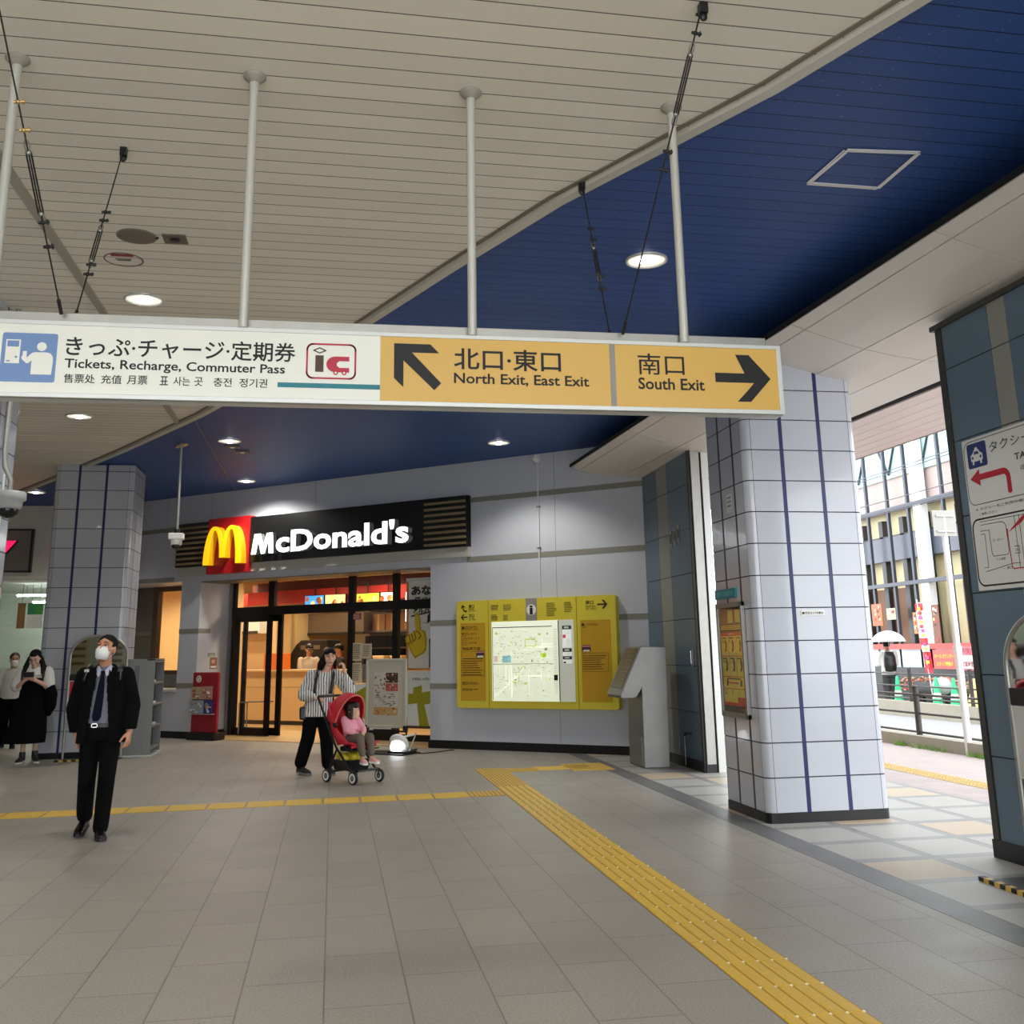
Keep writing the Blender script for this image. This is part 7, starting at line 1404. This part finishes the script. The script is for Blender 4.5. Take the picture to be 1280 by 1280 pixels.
b = MB(); torso(b, [(0, .01, 1.0, .17, .12), (0, .0, 1.16, .18, .125), (0, 0, 1.28, .165, .1), (0, -.005, 1.35, .085, .07)]); limb(b, [(.1, 0, 1.27), J['shL'], (.222, -.04, 1.12)], [.08, .085, .088]); limb(b, [(-.1, 0, 1.27), J['shR'], (-.228, -.045, 1.10)], [.08, .085, .088]); fuse(b, 'blouse', G_, m_wsh, .008, 4)
b = MB()
for x in (-1, 1): b.add([(x * .0, -.1, 1.335), (x * .07, -.06, 1.375), (x * .135, -.02, 1.34), (x * .13, -.105, 1.26), (x * .04, -.135, 1.25)], [(0, 1, 2, 3, 4)], m_paper)
o = b.build('collar', G_); t = o.modifiers.new('solidify', 'SOLIDIFY'); t.thickness = .008
b = MB(); torso(b, [(-.075, .03, .27, .30, .26), (-.05, .03, .42, .285, .24), (-.02, .02, .65, .245, .19), (0, .02, .86, .205, .15), (0, .01, 1.02, .185, .135), (0, .0, 1.16, .19, .138), (0, .0, 1.24, .15, .11)]); fuse(b, 'dress', G_, m_blk, .011, 3, cut=lambda p: p.z < .285 or (p.z > 1.215))
b = MB(); limb(b, [(.24, -.04, 1.12), (.27, -.06, .98), (.26, -.02, .80), (.24, .0, .70)], [.06, .09, .085, .05]); fuse(b, 'folded_cardigan', G_, m_blk, .011, 3)
for x in (-1, 1): b = MB(); b.tube([(x * .15, .07, 1.33), (x * .155, .0, 1.385), (x * .15, -.10, 1.30), (x * .14, -.13, 1.18)], .016, m_black, 6); b.build('bag_strap', G_)
ms_ = mat('canvas_shoe', (40, 38, 38), .6); shoe(G_, J['anL'], (.16, -.15, .012), ms_, m_paper); shoe(G_, J['anR'], (-.09, -.22, .012), ms_, m_paper)
for k_ in ('anL', 'anR'): b = MB(); p = Vector(J[k_]); b.cyl(p - V(0, 0, .03), p + V(0, 0, .06), .045, m_black, .044, 14); b.build('sock', G_)
R_ = thing('phone', 'dark phone held in both hands of the woman in the black dress', 'phone', (-4.41, 16.60, 1.23)); b = MB(); b.box((-.075, -.006, 0), (.075, .006, .075), m_black); o = b.build('case', R_, bevel=.004); b = MB(); b.box((-.068, .006, .004), (.068, .0075, .071), mat('phone_screen', (60, 70, 80), .1)); b.build('screen', R_)

# --- masked traveller with a suitcase, far left
K_ = thing('person', 'masked traveller in a white top pulling a black suitcase', 'person', (-5.52, 19.8, 0), 14)
J = dict(pelvis=(0, .02, .86), chest=(.0, .0, 1.14), neck=(.0, -.01, 1.33), head=(.01, -.03, 1.48), shL=(.165, .01, 1.27), elL=(.205, .0, 1.02), wrL=(.20, -.05, .80), shR=(-.165, .01, 1.27), elR=(-.21, .03, 1.03), wrR=(-.25, .06, .80), hipL=(.08, .02, .84), knL=(.09, -.08, .46), anL=(.09, -.1, .10), hipR=(-.08, .02, .84), knR=(-.08, .02, .46), anR=(-.08, .12, .12))
R = hrot(6, 6); body(K_, J, R, skin('traveller', (206, 156, 128)), .97, .98, .009, (30, 70), (-1, 0, 0), (1, 0, 0)); face(K_, J['head'], R, .98, False); facemask(K_, J['head'], R, .98)
b = MB(); P = hair_cap(b, J['head'], R, 1.02, .01); b.ball(P(0, .05, -.02), (.08, .055, .06), None, 10, R); fuse(b, 'hair', K_, m_hairb, .008, 3, cut=hair_cut(J['head'], R, 1.02, .06))
b = MB(); torso(b, [(0, .02, .82, .175, .125), (0, .0, 1.0, .17, .12), (0, .0, 1.18, .175, .12), (0, 0, 1.28, .15, .09), (0, -.005, 1.33, .08, .065)]); limb(b, [(.1, 0, 1.24), J['shL'], (.2, 0, 1.06)], [.07, .072, .07]); limb(b, [(-.1, 0, 1.24), J['shR'], (-.205, .02, 1.07)], [.07, .072, .07]); fuse(b, 'shirt', K_, m_wsh, .01, 4)
b = MB(); torso(b, [(0, .02, .72, .16, .12), (0, .02, .88, .165, .12)]); limb(b, [J['hipL'], J['knL'], (.09, -.1, .12)], [.1, .085, .075]); limb(b, [J['hipR'], J['knR'], (-.08, .12, .14)], [.1, .085, .075]); fuse(b, 'trousers', K_, m_blk, .011, 3)
shoe(K_, J['anL'], (.10, -.26, .012)); shoe(K_, J['anR'], (-.08, -.03, .02))
R_ = thing('suitcase', 'black wheeled suitcase with a raised handle at the far left', 'suitcase', (-5.80, 19.85, 0), 14); b = MB(); b.box((-.14, -.11, .07), (.14, .11, .52), m_blk); b.build('shell', R_, bevel=.03)
b = MB(); b.tube([(-.08, 0, .5), (-.08, 0, .80), (-.06, 0, .82), (.06, 0, .82), (.08, 0, .80), (.08, 0, .5)], .011, m_steel2, 8); b.build('handle', R_); b = MB(); b.box((-.11, -.125, .15), (.11, -.11, .40), m_black); b.build('front_pocket', R_, bevel=.01)
for x in (-.11, .11):
    for y_ in (-.08, .08): b = MB(); b.cyl((x - .012, y_, .035), (x + .012, y_, .035), .035, m_tyre, n=14); b.cyl((x, y_, .035), (x, y_, .08), .01, m_black, n=6); b.build('wheel', R_)

# --- restaurant staff, a customer and the walker under an umbrella
def stander(label, loc, rot, top, sk_, hair, cap=None, h=1.0, vox=.011, headrot=(0, 0), arm=0.0, back=False, bottom=None, namehair='hair'):
    root = thing('person', label, 'person', loc, rot)
    J = dict(pelvis=(0, .02, .88), chest=(0, 0, 1.17), neck=(0, 0, 1.36), head=(0, -.03, 1.515), shL=(.175, .01, 1.30), elL=(.215, .0 - arm * .06, 1.05), wrL=(.19, -.06 - arm * .2, .84 + arm * .16), shR=(-.175, .01, 1.30), elR=(-.215, .0 - arm * .06, 1.05), wrR=(-.19, -.06 - arm * .2, .84 + arm * .16), hipL=(.08, .02, .86), knL=(.09, -.02, .47), anL=(.09, .02, .10), hipR=(-.08, .02, .86), knR=(-.09, -.02, .47), anR=(-.09, .02, .10))
    J = {k: (v[0] * h, v[1] * h, v[2] * h) for k, v in J.items()}; R = hrot(*headrot); body(root, J, R, sk_, h, h, vox, (35, 35), (-1, 0, 0), (1, 0, 0)); face(root, J['head'], R, h)
    b = MB(); P = hair_cap(b, J['head'], R, 1.02 * h); b.ball(P(0, .05, -.02), (.08, .055, .06), None, 10, R); fuse(b, 'hair', root, hair, .009, 3, cut=hair_cut(J['head'], R, 1.02 * h, .055))
    b = MB(); torso(b, [(0, .02, .80 * h, .18, .13), (0, .0, 1.0 * h, .17, .12), (0, .0, 1.2 * h, .18, .122), (0, 0, 1.31 * h, .16, .095), (0, 0, 1.365 * h, .08, .065)])
    for k_ in 'LR': limb(b, [(J['sh' + k_][0] * .6, 0, 1.27 * h), J['sh' + k_], J['el' + k_], Vector(J['el' + k_]).lerp(Vector(J['wr' + k_]), .7)], [.075, .072, .06, .05])
    fuse(b, 'shirt', root, top, .011, 3)
    b = MB(); torso(b, [(0, .02, .74 * h, .165, .12), (0, .02, .90 * h, .165, .12)])
    for k_ in 'LR': limb(b, [J['hip' + k_], J['kn' + k_], J['an' + k_]], [.1, .085, .07])
    fuse(b, 'trousers', root, bottom or m_blk, .012, 3)
    for k_, x in (('L', .1), ('R', -.1)): shoe(root, J['an' + k_], (x, -.16, .012))
    if cap:
        b = MB(); P2 = lambda x, y_, z_: Vector(J['head']) + R @ Vector((x, y_, z_)) * h; b.ball(P2(0, .012, .075), (.09, .105, .062), cap, 16, R); b.loft([[P2(x, y_, z_) for x, z_ in ((-.07, .058), (-.05, .068), (.05, .068), (.07, .058), (.05, .054), (-.05, .054))] for y_ in (-.06, -.15)], cap); b.build('cap', root)
    return root, J, R
def wl(x, y_): q = WP + WM @ Vector((x, y_, 0.012)); return (q.x, q.y, q.z)
m_staff = mat('staff_shirt', (206, 190, 168), .7, noise=.06)
stander('restaurant worker in a pale shirt and black cap behind the counter', wl(-9.75, 4.4), WR + 55, m_staff, sk, m_hair, m_black, 1.04, .011, (0, 18), 1.0)
stander('restaurant worker in dark clothes and black cap behind the counter', wl(-8.72, 4.25), WR - 40, mat('dark_uniform', (36, 32, 34), .7), sk, m_hair, m_black, 1.03, .011, (0, 14), 1.0)
stander('customer in a red jacket with brown hair at the counter', wl(-7.5, 2.35), WR + 178, mat('red_jacket', (190, 24, 34), .7, noise=.06), sk2, m_hairb, None, .98, .011, (0, 10), .6)
U_, J, R = stander('person in a white shirt with a black backpack under an umbrella outside', (13.4, 23.95, 0), 165, m_wsh, sk, m_hair, None, .975, .012, (0, 0), 1.2, True, mat('grey_trousers', (60, 60, 64), .8))
b = MB(); torso(b, [(0, .19, .86, .13, .075), (0, .2, 1.0, .15, .09), (0, .19, 1.2, .14, .085), (0, .16, 1.32, .1, .05)]); fuse(b, 'backpack', U_, m_black, .014, 3)
R_ = thing('umbrella', 'pale translucent umbrella held over the person in the white shirt across the street', 'umbrella', (13.38, 23.8, .98), 0)
b = MB(); b.cyl((0, 0, 0), (0, 0, .86), .008, m_steel, n=8); b.build('shaft', R_); b = MB(); b.tube([(0, 0, .02), (0, 0, -.06), (0, .03, -.09), (0, .06, -.06)], .012, m_white, 8); b.build('handle', R_)
b = MB(); N_ = 8; rings = []
for k in range(7):
    t = k / 6; rings.append([(.42 * math.sin(t * 1.25) / math.sin(1.25) * math.cos(2 * PI * (i) / 32) * (1 if i % 4 == 0 else .975), .42 * math.sin(t * 1.25) / math.sin(1.25) * math.sin(2 * PI * i / 32) * (1 if i % 4 == 0 else .975), .84 - .26 * (1 - math.cos(t * 1.25)) / (1 - math.cos(1.25))) for i in range(32)])
vs = [q for r in rings for q in r]; b.add(vs, [(k * 32 + i, k * 32 + (i + 1) % 32, (k + 1) * 32 + (i + 1) % 32, (k + 1) * 32 + i) for k in range(6) for i in range(32)], mat('umbrella_film', (236, 238, 240), .4, noise=.03), True); b.build('canopy', R_)
for i in range(8): a = 2 * PI * i / 8; b = MB(); b.tube([(.42 * math.sin(t * 1.25 / 6) / math.sin(1.25) * math.cos(a), .42 * math.sin(t * 1.25 / 6) / math.sin(1.25) * math.sin(a), .835 - .26 * (1 - math.cos(t * 1.25 / 6)) / (1 - math.cos(1.25))) for t in range(7)], .004, m_steel, 5); b.build('rib', R_)
